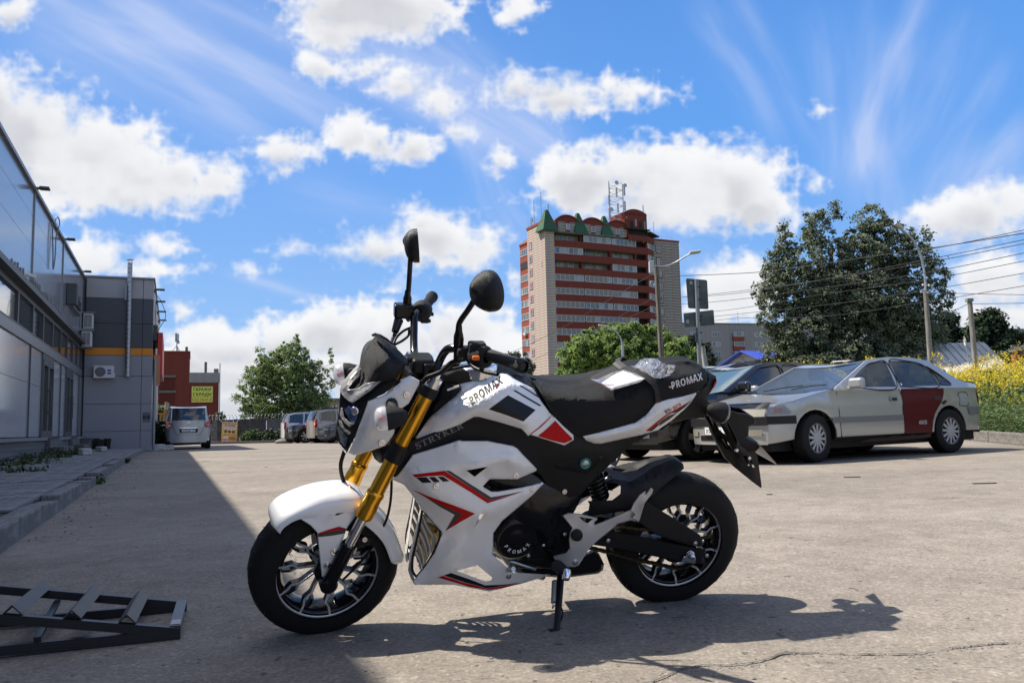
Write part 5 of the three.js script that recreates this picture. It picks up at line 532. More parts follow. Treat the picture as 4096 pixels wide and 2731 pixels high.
pine('dark pine with a rounded top between the pole and the right edge', [3975, 1470], 80, [[3965, 1290, 50, 40], [3960, 1255, 28, 18], [3915, 1330, 40, 40], [3990, 1340, 60, 35], [4040, 1350, 40, 20], [3960, 1390, 70, 25], [3920, 1290, 26, 30]], 51, 16000); pine('dark pine behind the poplar left of the white roof', [3790, 1450], 85, [[3785, 1290, 30, 36], [3775, 1340, 45, 45], [3830, 1350, 40, 25], [3760, 1390, 60, 30], [3830, 1385, 40, 18]], 53, 14000);
tree('small_bush_tree', 'dark bush at the right edge by the brick chimney', { base: [4030, 1480], depth: 60, trunk: [[4030, 1450]], rTrunk: 0.08, limbs: 6, masses: [[4030, 1430, 40, 22], [3990, 1445, 40, 18]], count: 5000, size: 0.14, clump: { n: 70, r: 0.2 }, colors: [[0.02, 0.04, 0.015], [0.06, 0.09, 0.03]], seed: 55 });
tree('distant_tree', 'tiny tree top beside the warehouse above the razor wire', { base: [880, 1700], depth: 120, trunk: [[882, 1670]], rTrunk: 0.1, limbs: 4, masses: [[882, 1668, 16, 16]], count: 1500, size: 0.16, clump: { n: 30, r: 0.2 }, colors: [[0.04, 0.07, 0.02], [0.1, 0.14, 0.05]], seed: 57 });
tree('distant_tree', 'light green tree behind the excavator', { base: [640, 1700], depth: 70, trunk: [[640, 1680]], rTrunk: 0.1, limbs: 5, masses: [[645, 1655, 26, 26], [665, 1640, 14, 18]], count: 3000, size: 0.14, clump: { n: 60, r: 0.2 }, colors: [[0.06, 0.11, 0.02], [0.15, 0.2, 0.05]], seed: 58 });
tree('distant_tree', 'dark tree tip behind the left handlebar grip', { base: [2075, 1500], depth: 110, trunk: [[2075, 1440]], rTrunk: 0.14, limbs: 5, masses: [[2070, 1425, 46, 16], [2080, 1470, 60, 40]], count: 4000, size: 0.2, clump: { n: 60, r: 0.3 }, colors: [[0.03, 0.05, 0.02], [0.08, 0.1, 0.05]], seed: 59 });
// shrubs and weeds
function bush(name, label, center, masses, o, group) { const t = thing(name, label, 'shrub', center, 0, group); const g = leafCloud(masses.map(([x, y, z, rx, ry]) => ({ c: V(x, y, z), rx, ry, rz: rx })), { count: 3500, size: 0.07, clump: { n: 90, r: 0.12 }, colors: [[0.03, 0.06, 0.014], [0.09, 0.14, 0.035]], seed: 3, ...o }); g.userData = {}; const m = new THREE.Mesh(g, leafMat(0.6, 0.2)); m.name = 'foliage'; shade(m); t.add(m); const r = rng(o.seed + 1), st = []; for (const [x, y, z, rx, ry] of masses) for (let i = 0; i < 4; i++) st.push(bar(V(x * 0.5, 0, z * 0.5), V(x + (r() - 0.5) * rx, y + ry * 0.4, z + (r() - 0.5) * rx), 0.012, 0.005, 5)); part('stem', st, bark, t); return t; }
{
  const at = (x, y, d) => { const p = depthPoint(x, y, d); p.y = groundY(p.x, p.z); return p; };
  bush('corner_weeds', 'tall green weeds between the shop wing and the people carrier', at(630, 1770, 35.2), [[0, 0.45, 0, 0.30, 0.42], [-0.1, 0.9, 0, 0.18, 0.25], [0.15, 0.2, 0.1, 0.22, 0.2], [0.1, 0.75, 0, 0.15, 0.3]], { seed: 61, count: 4200, size: 0.06 });
  const G = 'shrubs growing along the metal fence';
  [[1000, 'light shrub right of the advert banner', 0.8], [1055, 'dark shrub in front of the fence left of the tallest shrub', 0.7], [1100, 'dark shrub in the middle of the fence', 0.75], [1140, 'dark shrub beside the parked white van', 1.1]].forEach(([x, l, h], i) => bush('fence_shrub', l, at(x, 1760, 48.6), [[0, h * 0.4, 0, 0.5, h * 0.4], [0.3, h * 0.6, 0, 0.3, h * 0.4], [-0.3, h * 0.3, 0, 0.35, h * 0.3]], { seed: 70 + i, colors: i === 0 ? [[0.04, 0.08, 0.015], [0.11, 0.17, 0.045]] : [[0.02, 0.04, 0.012], [0.06, 0.09, 0.03]], count: 4000, size: 0.09 }, G));
  const wp = (t, s) => { const p = tsPoint(t, 0, s); p.y = groundY(p.x, p.z) + 0.12; return p; };
  [['low weeds at the foot of the shop plinth nearest the camera', 13.6, -2.55, 1.5], ['low weeds growing from the pavement by the shop plinth', 16.4, -2.62, 1.3], ['weeds at the shop plinth before the first door steps', 19.6, -2.62, 1.2], ['small weeds beside the first shop door steps', 22.6, -2.45, 0.8]].forEach(([l, t, s, w], i) => bush('plinth_weeds', l, wp(t, s), [[0, 0.03, 0, w * 0.6, 0.05], [0.3, 0.10, -0.1, 0.22, 0.11], [-0.5, 0.05, 0.1, 0.3, 0.06]], { seed: 80 + i, count: 1500, size: 0.03, clump: { n: 70, r: 0.06 }, colors: [[0.03, 0.05, 0.012], [0.08, 0.12, 0.03]] }, 'weeds along the shop plinth'));
  [[12.1, 'small weed in the kerb joint nearest the camera'], [19.0, 'small weed in the farther kerb joint']].forEach(([t, l], i) => { const p = tsPoint(t, 0, -0.88); p.y = groundY(p.x, p.z) + 0.0; bush('kerb_weed', l, p, [[0, 0.04, 0, 0.07, 0.05]], { seed: 90 + i, count: 120, size: 0.03, clump: { n: 12, r: 0.03 } }); });
  // bank with yellow flowers behind a kerb on the right
  const r = rng(101), K0 = V(7.75, 0, -11.9), K1 = V(8.65, 0, -16.2), kd = K1.clone().sub(K0).normalize(), kn = V(-kd.z, 0, kd.x);
  const kerb = thing('right_kerb', 'weathered concrete kerb below the yellow flower bank', 'kerb', V(7.75, groundY(7.75, -11.9), -11.9)); for (let i = -4; i < 9; i++) { const q = K0.clone().addScaledVector(kd, i).sub(V(7.75, 0, -11.9)); const s = part('kerbstone', box(0.16, 0.34, 0.97, 0, 0.02 + (r() - 0.5) * 0.02, 0, 0.02), BM.slab, kerb); s.position.set(q.x, groundY(q.x + 7.75, q.z - 11.9) - kerb.position.y, q.z); s.rotation.y = Math.atan2(kd.x, kd.z) + (r() - 0.5) * 0.05; }
  const bankY = (x, z) => groundY(x, z) + 0.16 + Math.min(0.5, Math.max(0, (x - 8.2 + (z + 12) * -0.0) * 0.05)); const rows = []; for (let i = 0; i <= 40; i++) { const row = []; for (let j = 0; j <= 40; j++) { const s = 0.08 + j * 0.75, t = -6 + i * 1.2, q = K0.clone().addScaledVector(kd, t).add(V(1, 0, -0.21 * 0).multiplyScalar(s)); row.push(V(q.x, bankY(q.x, q.z) + (fbm(q.x, q.z, 3) - 0.5) * 0.1, q.z)); } rows.push(row); } solo('grass_bank', quadMesh(rows), mottled([0.07, 0.09, 0.03], 1, 20), null, null, null, 'structure');
  const behind = []; for (let i = 0; i <= 20; i++) { const row = []; for (let j = 0; j <= 20; j++) { const x = -2 + j * 0.62 + i * 0.0, z = -17.5 - i * 1.4; row.push(V(x, groundY(x, z) + 0.05 + 0.2 * sstep(0, 3, i) + (fbm(x, z, 3) - 0.5) * 0.1, z)); } behind.push(row); } solo('rough_grass', quadMesh(behind), mottled([0.06, 0.08, 0.03], 1, 16), null, null, null, 'structure');
  const plantGeo = (seed, flowers) => { const q = rng(seed), Yp = [], Yc = [], parts = []; const push = (p, n, s, l, c) => { const X = V(q() - 0.5, q() - 0.5, q() - 0.5).cross(n).normalize(), Z = n.clone().cross(X), i = Yp.length; const v = [X.clone().multiplyScalar(-s), Z.clone().multiplyScalar(-l), X.clone().multiplyScalar(s), Z.clone().multiplyScalar(l)].map((e) => e.add(p)); for (const t of [[0, 1, 2], [0, 2, 3]]) for (const k of t) { Yp.push(v[k]); Yc.push(c); } };
    const H = 0.95 + q() * 0.35, nb = flowers ? 5 : 3; for (let b = 0; b < nb; b++) { const a = q() * 6.28, rr = 0.05 + q() * 0.22, top = V(Math.cos(a) * rr, H * (0.72 + q() * 0.32), Math.sin(a) * rr), base = V(Math.cos(a) * 0.03, 0, Math.sin(a) * 0.03); for (let i = 0; i < 6; i++) { const m = base.clone().lerp(top, (i + 0.5) / 6), n = V(q() - 0.5, 0.1, q() - 0.5).normalize(); push(m, n, 0.006, H / 11, [0.10, 0.15, 0.04]); if (i < 5) { const o = m.clone().add(V((q() - 0.5) * 0.18, 0.02, (q() - 0.5) * 0.18)); push(o, V(q() - 0.5, 0.8, q() - 0.5).normalize(), 0.018 + q() * 0.02, 0.05 + q() * 0.05, [0.05 + q() * 0.05, 0.11 + q() * 0.07, 0.02]); } }
      if (flowers) { const nf = 16; for (let i = 0; i < nf; i++) { const o = top.clone().add(V((q() - 0.5) * 0.085, (q() - 0.62) * 0.14, (q() - 0.5) * 0.085)); push(o, V(q() - 0.5, q() + 0.2, q() - 0.5).normalize(), 0.014, 0.014, [0.60 + q() * 0.16, 0.48 + q() * 0.1, 0.008]); } } }
    const g = new THREE.BufferGeometry(); g.setAttribute('position', new THREE.Float32BufferAttribute(Yp.flatMap((v) => v.toArray()), 3)); g.setAttribute('color', new THREE.Float32BufferAttribute(Yc.flat(), 3)); g.computeVertexNormals(); return g; };
  const scatter = (name, geos, list) => geos.forEach((g, k) => { const L = list.filter((_, i) => i % geos.length === k), im = new THREE.InstancedMesh(g, leafMat(0.7, 0.25), L.length); L.forEach(([x, y, z, s, a], i) => im.setMatrixAt(i, new THREE.Matrix4().compose(V(x, y, z), new THREE.Quaternion().setFromEuler(new THREE.Euler((r() - 0.5) * 0.2, a, (r() - 0.5) * 0.2)), V(s, s * (0.85 + r() * 0.3), s)))); im.name = numbered(name); im.userData.kind = 'stuff'; shade(im); scene.add(im); });
  const fl = [], gr = []; for (let i = 0; i < 5200; i++) { const t = -4 + r() * 26, s = 0.35 + Math.pow(r(), 0.9) * 13, q = K0.clone().addScaledVector(kd, t).add(V(s, 0, 0)), edge = sstep(0.2, 2.4, s); if (r() > 0.25 + 0.75 * edge) continue; fl.push([q.x, bankY(q.x, q.z), q.z, (0.55 + 0.55 * edge) * (0.85 + r() * 0.35), r() * 6.28]); }
  for (let i = 0; i < 1500; i++) { const x = 5.2 + r() * 5, z = -17.2 - r() * 8; if (x < 8.65 + (z + 16.2) * -0.2) fl.push([x, groundY(x, z) + 0.2, z, 0.85 + r() * 0.4, r() * 6.28]); }
  for (let i = 0; i < 3800; i++) { const t = -4 + r() * 20, s = 0.10 + Math.pow(r(), 1.6) * 4, q = K0.clone().addScaledVector(kd, t).add(V(s, 0, 0)); gr.push([q.x, bankY(q.x, q.z) - 0.04, q.z, 0.28 + r() * 0.35, r() * 6.28]); }
  for (let i = 0; i < 2600; i++) { const x = -1 + r() * 10, z = -18.2 - Math.pow(r(), 1.3) * 16; gr.push([x, groundY(x, z) + 0.15, z, 0.45 + r() * 0.6, r() * 6.28]); }
  scatter('yellow_flowers', [1, 2, 3, 4, 5].map((k) => plantGeo(k * 7, true)), fl); scatter('grass', [1, 2, 3].map((k) => plantGeo(k * 11, false)), gr);
}

// ---------- cars: x forwards, y up, z to the right; the origin lies on the ground between the axles ----------
const carPaint = (c, metal = 0.35, rough = 0.32) => mat(c, rough, metal, { clearcoat: 1, clearcoatRoughness: 0.06 });
function makeCar(name, label, s, pos, heading, group) {
  const car = thing(name, label, s.category ?? 'car', pos, Math.atan2(-heading.z, heading.x), group);
  const hwb = s.wb / 2, xf = hwb + s.fo, xr = -hwb - s.ro, L = xf - xr, xm = (xf + xr) / 2, W = s.W, belt = s.belt, H = s.H, R = s.wheelR, low = s.low ?? 0.2;
  const plan = (x) => { const q = Math.min(0.999, Math.abs((x - xm) / (L / 2 + 0.015))); return Math.pow(1 - Math.pow(q, s.round ?? 9), 0.26) * (1 - 0.05 * q * q); };
  const tumble = (y) => y > belt ? (y - belt) / (H - belt) * (s.tumble ?? 0.2) : Math.pow(Math.max(0, Math.abs(y - 0.58) - 0.12) / 0.35, 2) * 0.05;
  const fold = (y) => 0.010 * Math.exp(-(((y - (s.foldY ?? belt - 0.14)) / 0.035) ** 2));
  const half = (x, y) => Math.max(0.02, W / 2 * plan(x) - tumble(y) + (y <= belt ? fold(y) : 0));
  const S = (sg) => (x, y, w) => V(x, y, sg * w);
  const top = s.top, yTop = (x) => { for (let i = 0; i < top.length - 1; i++) if (x <= top[i][0] && x >= top[i + 1][0]) { const t = (top[i][0] - x) / (top[i][0] - top[i + 1][0] || 1); return top[i][1] + (top[i + 1][1] - top[i][1]) * t; } return belt; };
  const paint = s.paint, H2 = (x) => Math.min(yTop(x), belt + 0.005);
  // body side with wheel arches
  const arch = (xc) => { const o = []; for (let i = 0; i <= 12; i++) { const a = Math.PI - i / 12 * Math.PI, rr = R + 0.055; o.push([xc - rr * Math.cos(a), low + Math.max(0, R - low + rr * Math.sin(a) * 1.0 - 0.0), 0]); } return o; };
  const xe = xf - s.nose, xb = xr + s.tailIn, lower = [[xb, low + 0.1, 0], ...arch(-hwb).map(([x, y]) => [x, y, 0]).reverse().reverse(), ...arch(hwb), [xe, low + 0.06, 0]].map((p) => p);
  lower.sort((a, b) => a[0] - b[0]); const upper = []; for (let x = xe; x >= xb; x -= 0.12) upper.push([x, Math.max(low + 0.2, Math.min(H2(x), s.sideTop ? s.sideTop(x) : 9)), 0]); upper.push([xb, Math.min(H2(xb), belt), 0]);
  const sideO = [...lower, ...upper]; let left;
  for (const sg of [-1, 1]) { const g = panel({ o: sideO, h: 0.11, e: 0.02, b: 0.006, thick: 0.02, wf: (x, y) => half(x, y), map: S(sg), crease: 35 }); g.userData = {}; part('body_side', g, paint, car); }
  const onSide = (nm, m, poly, lift = 0.004, sg = -1, parent = car, h = 0.09) => { const g = panel({ o: poly.map(([x, y]) => [x, y, 0]), h, thick: 0, wf: (x, y) => half(x, y) + lift, map: S(sg), crease: 50 }); g.userData = {}; return part(nm, g, m, parent); };
  const both = (nm, m, poly, lift, h) => [-1, 1].map((sg) => onSide(nm, m, poly, lift, sg, car, h));
  // skins across the car, along the top line
  const xe0 = xf - s.nose, xb0 = xr + s.tailIn, fb = s.fb ?? 0.14, rb = s.rb ?? 0.12, ends = (x, q) => (1 - Math.abs(q) ** 3) * (fb * sstep(xe0 - 0.5, xe0, x) - rb * sstep(xb0 + 0.35, xb0, x));
  const skin = (nm, m, line, crown = 0.03, inset = 0) => { const pts = []; for (let i = 0; i < line.length - 1; i++) for (let j = 0; j < 5; j++) pts.push([line[i][0] + (line[i + 1][0] - line[i][0]) * j / 5, line[i][1] + (line[i + 1][1] - line[i][1]) * j / 5]); pts.push(line[line.length - 1]); const rows = pts.map(([x, y], i) => { const a = pts[Math.max(0, i - 1)], b = pts[Math.min(pts.length - 1, i + 1)], dx = b[0] - a[0], dy = b[1] - a[1], l = Math.hypot(dx, dy) || 1, nx = dy / l, ny = -dx / l, hw = half(x, Math.min(y, H)) - inset, r = []; for (let k = -8; k <= 8; k++) { const q = k / 8, c = crown * (1 - q * q); r.push(V(x + nx * c + ends(x, q), y + ny * c, q * hw)); } return r; }); return part(nm, quadMesh(rows), m, car); };
  for (const [nm, m, line, crown, inset] of s.skins) skin(nm, m === 'paint' ? paint : m, line.map(([x, y]) => [x, y]).reverse(), crown ?? 0.03, inset ?? 0);
  // greenhouse
  for (const sg of [-1, 1]) { const g = panel({ o: s.house.map(([x, y]) => [x, y, 0]), holes: s.windows.map((q) => q.map(([x, y]) => [x, y, 0])), h: 0.1, thick: 0.03, wf: (x, y) => half(x, y), map: S(sg), crease: 40 }); g.userData = {}; part('pillars', g, s.pillar ?? paint, car); for (const q of s.windows) { onSide('side_window', s.glass ?? M.glassCar, q, -0.012, sg); const ring = q.map(([x, y]) => V(x, y, sg * (half(x, y) + 0.001))); part('window_seal', tube([...ring, ring[0]], 0.008, 5, 40), M.rubber, car); } }
  // wheels
  for (const [x, i] of [[hwb, 0], [-hwb, 1]]) for (const sg of [-1, 1]) { const w = new THREE.Group(); w.name = 'wheel'; car.add(w); w.position.set(x, R, sg * (W / 2 - 0.115)); w.quaternion.setFromUnitVectors(V(0, 1, 0), V(0, 0, sg)); const tw = s.tyreW ?? 0.095, r1 = s.rimR; if (!i && s.steer) w.quaternion.premultiply(new THREE.Quaternion().setFromAxisAngle(V(0, 1, 0), s.steer));
    part('tyre', lathe([[r1, -tw], [R - 0.02, -tw * 1.02], [R, -tw * 0.75], [R, tw * 0.75], [R - 0.012, tw * 1.0], [R - 0.06, tw * 1.08], [r1, tw * 1.0]], 48), M.rubber, w); part('rim', [lathe([[r1 + 0.004, tw * 0.98], [r1 - 0.012, tw * 1.0], [r1 - 0.02, tw * 0.75], [r1 - 0.03, 0], [0, 0]], 48)], s.rimBack ?? M.black, w);
    for (let k = 0; k < s.spokes; k++) { const a = k / s.spokes * 2 * Math.PI + 0.1, ca = Math.cos(a), sa = Math.sin(a); part('spoke', [beam(V(ca * 0.03, tw * 0.92, sa * 0.03), V(ca * (r1 - 0.012), tw * 0.86, sa * (r1 - 0.012)), s.spokeW, 0.014)], s.rimMat, w); }
    part('hubcap', [lathe([[0, tw * 1.0], [0.05, tw * 0.99], [0.062, tw * 0.9], [0.062, tw * 0.7]], 24), lathe([[r1 - 0.02, tw * 0.88], [r1 - 0.006, tw * 1.0], [r1 + 0.004, tw * 0.96]], 48)], s.rimMat, w); }
  part('underbody', [box(L - 0.5, 0.12, W - 0.35, xm, low + 0.02, 0), box(s.wb - 2 * R - 0.1, 0.25, W - 0.12, 0, low + 0.2, 0), ...[hwb, -hwb].map((x) => box(2 * R + 0.16, 0.5, W - 0.5, x, low + 0.32, 0))], M.black, car);
  part('seat', [[0.15, -0.36], [0.15, 0.36], [-0.75, -0.36], [-0.75, 0.36]].flatMap(([x, z]) => [box(0.16, 0.62, 0.46, x - 0.25 + (s.seatX ?? 0), belt - 0.12, z, 0.05), box(0.1, 0.17, 0.26, x - 0.3 + (s.seatX ?? 0), belt + 0.27, z, 0.04)]), M.plastic, car);
  part('dashboard', [box(0.5, 0.2, W - 0.3, s.dashX ?? 0.62, belt - 0.1, 0, 0.05), lathe([[0.17, 0], [0.18, 0.012], [0.19, 0], [0.18, -0.012], [0.17, 0]], 24, V(-0.9, 0.4, 0), V((s.dashX ?? 0.62) - 0.36, belt + 0.0, 0.36 * (s.rhd ? 1 : -1)))], M.plastic, car);
  if (s.mirror) for (const sg of [-1, 1]) part('wing_mirror', [box(0.11, 0.145, 0.22, s.mirror[0], s.mirror[1], sg * (half(s.mirror[0], belt) + 0.13), 0.045), box(0.05, 0.04, 0.12, s.mirror[0], s.mirror[1] - 0.055, sg * (half(s.mirror[0], belt) + 0.02), 0.01)], s.mirrorMat ?? paint, car);
  const front = (z, y, lift = 0) => V(xe0 + lift + fb * (1 - Math.min(1, Math.abs(z) / half(xe0, 0.6)) ** 3), y, z), rear = (z, y, lift = 0) => { const q = Math.min(1, Math.abs(z) / half(xb0, 0.6)); return V((s.rearX ? Math.max(xb0, s.rearX(y)) : xb0) - lift - rb * (1 - q ** 3), y, z); };
  const face = (nm, m, poly, f, lift = 0.006, thick = 0) => { const g = panel({ o: poly.map(([z, y]) => [z, y, lift]), h: 0.08, thick, map: (z, y, w) => f(z, y, w), crease: 50 }); g.userData = {}; return part(nm, g, m, car); };
  return { car, half, onSide, both, front, rear, face, S, paint, yTop };
}
function plateTex(txt, region) { return canvasTex(416, 90, (x, w, h) => { x.fillStyle = '#e6e6e4'; x.fillRect(0, 0, w, h); x.strokeStyle = '#1a1a1c'; x.lineWidth = 6; x.strokeRect(4, 4, w - 8, h - 8); x.fillStyle = '#17171a'; x.font = 'bold 68px sans-serif'; x.textBaseline = 'middle'; x.fillText(txt, 22, h / 2 + 3, 280); if (region) { x.fillRect(314, 6, 4, h - 12); x.font = 'bold 46px sans-serif'; x.fillText(region, 326, 36, 76); x.font = 'bold 18px sans-serif'; x.fillText('RUS', 336, 74); } }); }
function plate(car, f, z, y, txt, region, flip) { const g = new THREE.PlaneGeometry(0.52, 0.112), p = f(z, y, 0.03); g.rotateY(flip ? -Math.PI / 2 : Math.PI / 2); g.translate(p.x, p.y, p.z); part('number_plate', g, mat('#ffffff', 0.5, 0, { map: plateTex(txt, region) }), car); part('plate_frame', box(0.014, 0.13, 0.54, p.x + (flip ? 0.012 : -0.012), p.y, p.z, 0.004), M.plastic, car); }
const headingOf = (rear, front) => front.clone().sub(rear).setY(0).normalize();

const dirtySilver = carPaint([0.43, 0.435, 0.42], 0.45, 0.38), maroon = mat([0.085, 0.004, 0.011], 0.35, 0, { specularIntensity: 0.5 }), greyTrim = mat([0.17, 0.17, 0.165], 0.6), rust = mottled([0.13, 0.075, 0.05], 0.95, 3);
const sedanTop = (fx, H) => 0;
// silver saloon with a dark red rear door
{
  const xf = 2.16, xr = -2.24, belt = 0.90;
  const s = { wb: 2.58, fo: 0.87, ro: 0.95, W: 1.69, H: 1.41, belt, wheelR: 0.305, rimR: 0.19, low: 0.20, nose: 0.16, tailIn: 0.13, tumble: 0.24, paint: dirtySilver, rimMat: mat([0.45, 0.45, 0.45], 0.5, 0.3), spokes: 12, spokeW: 0.034, steer: 0.16, mirror: [0.66, 0.985], foldY: 0.76, round: 13, dashX: 0.75, seatX: 0.12, rhd: true, pillar: dirtySilver,
    top: [[xf, 0.44], [2.12, 0.60], [2.02, 0.70], [1.6, 0.80], [0.92, 0.93], [0.08, 1.31], [-0.35, 1.36], [-0.8, 1.355], [-1.2, 1.30], [-1.62, 1.03], [-2.05, 0.985], [xr, 0.90]],
    house: [[0.95, 0.905], [0.86, 0.955], [0.10, 1.305], [-0.02, 1.332], [-0.35, 1.356], [-0.8, 1.352], [-1.15, 1.305], [-1.28, 1.235], [-1.60, 1.03], [-1.75, 0.99], [-2.0, 0.965], [-2.15, 0.905]],
    windows: [[[0.66, 0.94], [0.60, 0.99], [0.08, 1.258], [-0.06, 1.28], [-0.26, 1.295], [-0.25, 0.935]], [[-0.33, 0.935], [-0.34, 1.30], [-0.7, 1.30], [-0.98, 1.25], [-1.12, 1.14], [-1.14, 0.945]], [[-1.165, 0.95], [-1.15, 1.12], [-1.06, 1.22], [-1.24, 1.11], [-1.40, 0.96]]],
    skins: [['bonnet', 'paint', [[2.0, 0.69], [1.9, 0.735], [1.5, 0.82], [0.92, 0.93]], 0.035], ['windscreen', M.glassCar, [[0.90, 0.935], [0.10, 1.305]], 0.04, 0.05], ['roof', 'paint', [[0.12, 1.30], [-0.02, 1.332], [-0.35, 1.36], [-0.8, 1.355], [-1.18, 1.305]], 0.035, 0.0], ['rear_window', M.glassTint, [[-1.17, 1.305], [-1.62, 1.03]], 0.03, 0.05], ['boot_lid', 'paint', [[-1.60, 1.035], [-1.75, 1.0], [-2.05, 0.985], [-2.11, 0.90]], 0.02], ['rear_panel', 'paint', [[-2.11, 0.905], [-2.11, 0.26]], 0], ['front_panel', 'paint', [[2.0, 0.25], [2.0, 0.692]], 0]],
    };
  const fw = V(3.79, 0, -10.6), rw = V(6.09, 0, -11.75), hd = headingOf(rw, fw), right = V(-hd.z, 0, hd.x), mid = fw.clone().add(rw).multiplyScalar(0.5).addScaledVector(right, 0.73); mid.y = groundY(mid.x, mid.z);
  const c = makeCar('silver_sedan', 'dirty silver saloon with a dark red rear door beside the yellow flowers', s, mid, hd);
  c.car.rotation.order = 'YXZ'; c.car.rotation.z = -Math.atan2(groundY(fw.x, fw.z) - groundY(rw.x, rw.z), 2.58) * -1;
  c.onSide('door', maroon, [[-0.30, 0.905], [-1.18, 0.905], [-1.20, 0.86], [-1.12, 0.72], [-0.96, 0.56], [-0.90, 0.45], [-0.88, 0.30], [-0.32, 0.30]], 0.005, -1).userData.label = 'dark red replacement rear door';
  const seams = (pts, m = M.ink) => { const ring = pts.map(([x, y]) => V(x, y, -(c.half(x, y) + 0.002))); return tube(ring, 0.0045, 5, 40); };
  part('door_seam', [seams([[0.90, 0.90], [0.88, 0.60], [0.86, 0.32], [0.84, 0.27], [0.5, 0.265], [-0.1, 0.265], [-0.30, 0.27], [-0.305, 0.6], [-0.30, 0.90]]), seams([[-0.305, 0.268], [-0.6, 0.27], [-0.90, 0.28]])], M.ink, c.car);
  c.onSide('side_moulding', greyTrim, [[1.02, 0.485], [-0.30, 0.485], [-0.30, 0.555], [1.02, 0.555]], 0.012); c.onSide('side_moulding', maroon, [[-0.31, 0.485], [-0.88, 0.485], [-0.92, 0.555], [-0.31, 0.555]], 0.012);
  c.onSide('door_handle', mat([0.30, 0.30, 0.28], 0.5), [[-0.06, 0.74], [-0.22, 0.74], [-0.22, 0.80], [-0.06, 0.80]], 0.014); c.onSide('handle_recess', M.ink, [[-0.085, 0.752], [-0.185, 0.752], [-0.185, 0.788], [-0.085, 0.788]], 0.0165); c.onSide('door_handle', mat([0.04, 0.004, 0.006], 0.5), [[-0.95, 0.74], [-1.1, 0.74], [-1.1, 0.80], [-0.95, 0.80]], 0.014);
  c.onSide('fuel_flap', mat([0.37, 0.39, 0.38], 0.4, 0.3), [[-1.52, 0.66], [-1.70, 0.66], [-1.70, 0.82], [-1.52, 0.82]], 0.005); part('flap_seam', seams([[-1.51, 0.655], [-1.71, 0.655], [-1.71, 0.825], [-1.51, 0.825], [-1.51, 0.655]]), M.ink, c.car);
  c.onSide('rust_patch', rust, [[0.55, 0.225], [0.2, 0.215], [-0.2, 0.22], [-0.5, 0.225], [-0.86, 0.235], [-0.84, 0.29], [-0.7, 0.275], [-0.55, 0.262], [-0.5, 0.285], [-0.3, 0.262], [-0.1, 0.285], [0.0, 0.258], [0.25, 0.27], [0.4, 0.25]], 0.006, -1, c.car, 0.05); c.onSide('rust_patch', rust, [[-1.10, 0.70], [-1.18, 0.74], [-1.24, 0.72], [-1.16, 0.67]], 0.007);
  for (const sg of [-1, 1]) { c.onSide('bumper_strip', M.plastic, [[2.02, 0.50], [1.62, 0.50], [1.62, 0.60], [2.02, 0.60]], 0.012, sg); c.onSide('bumper_strip', greyTrim, [[-1.72, 0.52], [-2.13, 0.52], [-2.13, 0.63], [-1.68, 0.63]], 0.012, sg); c.onSide('corner_lamp', M.lens, [[2.02, 0.615], [1.72, 0.615], [1.68, 0.65], [1.80, 0.74], [2.0, 0.72]], 0.012, sg); c.onSide('corner_bulb', M.amber, [[1.93, 0.64], [1.82, 0.64], [1.82, 0.70], [1.93, 0.70]], 0.008, sg); c.onSide('tail_lamp', M.redLens, [[-2.07, 0.68], [-2.14, 0.68], [-2.14, 0.86], [-2.0, 0.88]], 0.01, sg);
    const z = (a) => sg * a; c.face('headlight', mat([0.62, 0.60, 0.50], 0.12, 0, { clearcoat: 1 }), [[z(0.34), 0.60], [z(0.70), 0.60], [z(0.72), 0.69], [z(0.36), 0.70]], c.front, 0.014); c.face('fog_lamp', mat([0.30, 0.29, 0.22], 0.2, 0, { clearcoat: 1 }), [[z(0.48), 0.36], [z(0.66), 0.36], [z(0.67), 0.44], [z(0.48), 0.44]], c.front, 0.014); }
  c.face('grille', M.chrome, [[-0.30, 0.61], [0.30, 0.61], [0.27, 0.68], [-0.27, 0.68]], c.front, 0.016); c.face('grille_slot', M.ink, [[-0.27, 0.625], [0.27, 0.625], [0.25, 0.665], [-0.25, 0.665]], c.front, 0.020);
  c.face('bumper_strip', M.plastic, [[-0.74, 0.49], [0.74, 0.49], [0.74, 0.59], [-0.74, 0.59]], c.front, 0.02); c.face('air_intake', M.ink, [[-0.42, 0.30], [0.42, 0.30], [0.42, 0.37], [-0.42, 0.37]], c.front, 0.008); c.face('bonnet_deflector', M.gloss, [[-0.74, 0.685], [0.74, 0.685], [0.72, 0.76], [-0.72, 0.76]], (z, y, w) => c.front(z, 0.68, w - 0.02 - (y - 0.685) * 0.9).setY(y + 0.015), 0.02, 0.006);
  plate(c.car, c.front, 0.02, 0.43, 'Х965НН', '54');
  const sun1 = canvasTex(512, 64, (x, w, h) => { x.fillStyle = '#101214'; x.fillRect(0, 0, w, h); x.fillStyle = '#f2f2f2'; x.font = 'italic bold 52px sans-serif'; x.textBaseline = 'middle'; x.fillText('ВЕЩЕВОХОДИТ', 14, h / 2, 480); }); { const p = (z, t) => V(0.905 - 0.80 * t + 0.016, 0.945 + 0.37 * t + 0.03 * (1 - (z / 0.7) ** 2) + 0.012, z); part('windscreen_text', quadMesh([[p(-0.12, 0.90), p(-0.52, 0.90)], [p(-0.12, 0.97), p(-0.52, 0.97)]]), mat('#ffffff', 0.4, 0, { map: sun1 }), c.car); }
  part('wiper', [tube([V(0.93, 0.95, 0.45), V(0.86, 0.985, 0.1), V(0.84, 0.995, -0.2)], 0.009), tube([V(0.94, 0.95, -0.1), V(0.87, 0.985, -0.4), V(0.85, 0.985, -0.62)], 0.009)], M.plastic, c.car); part('antenna', bar(V(-0.6, 1.38, 0.2), V(-0.75, 1.52, 0.2), 0.004), M.plastic, c.car);
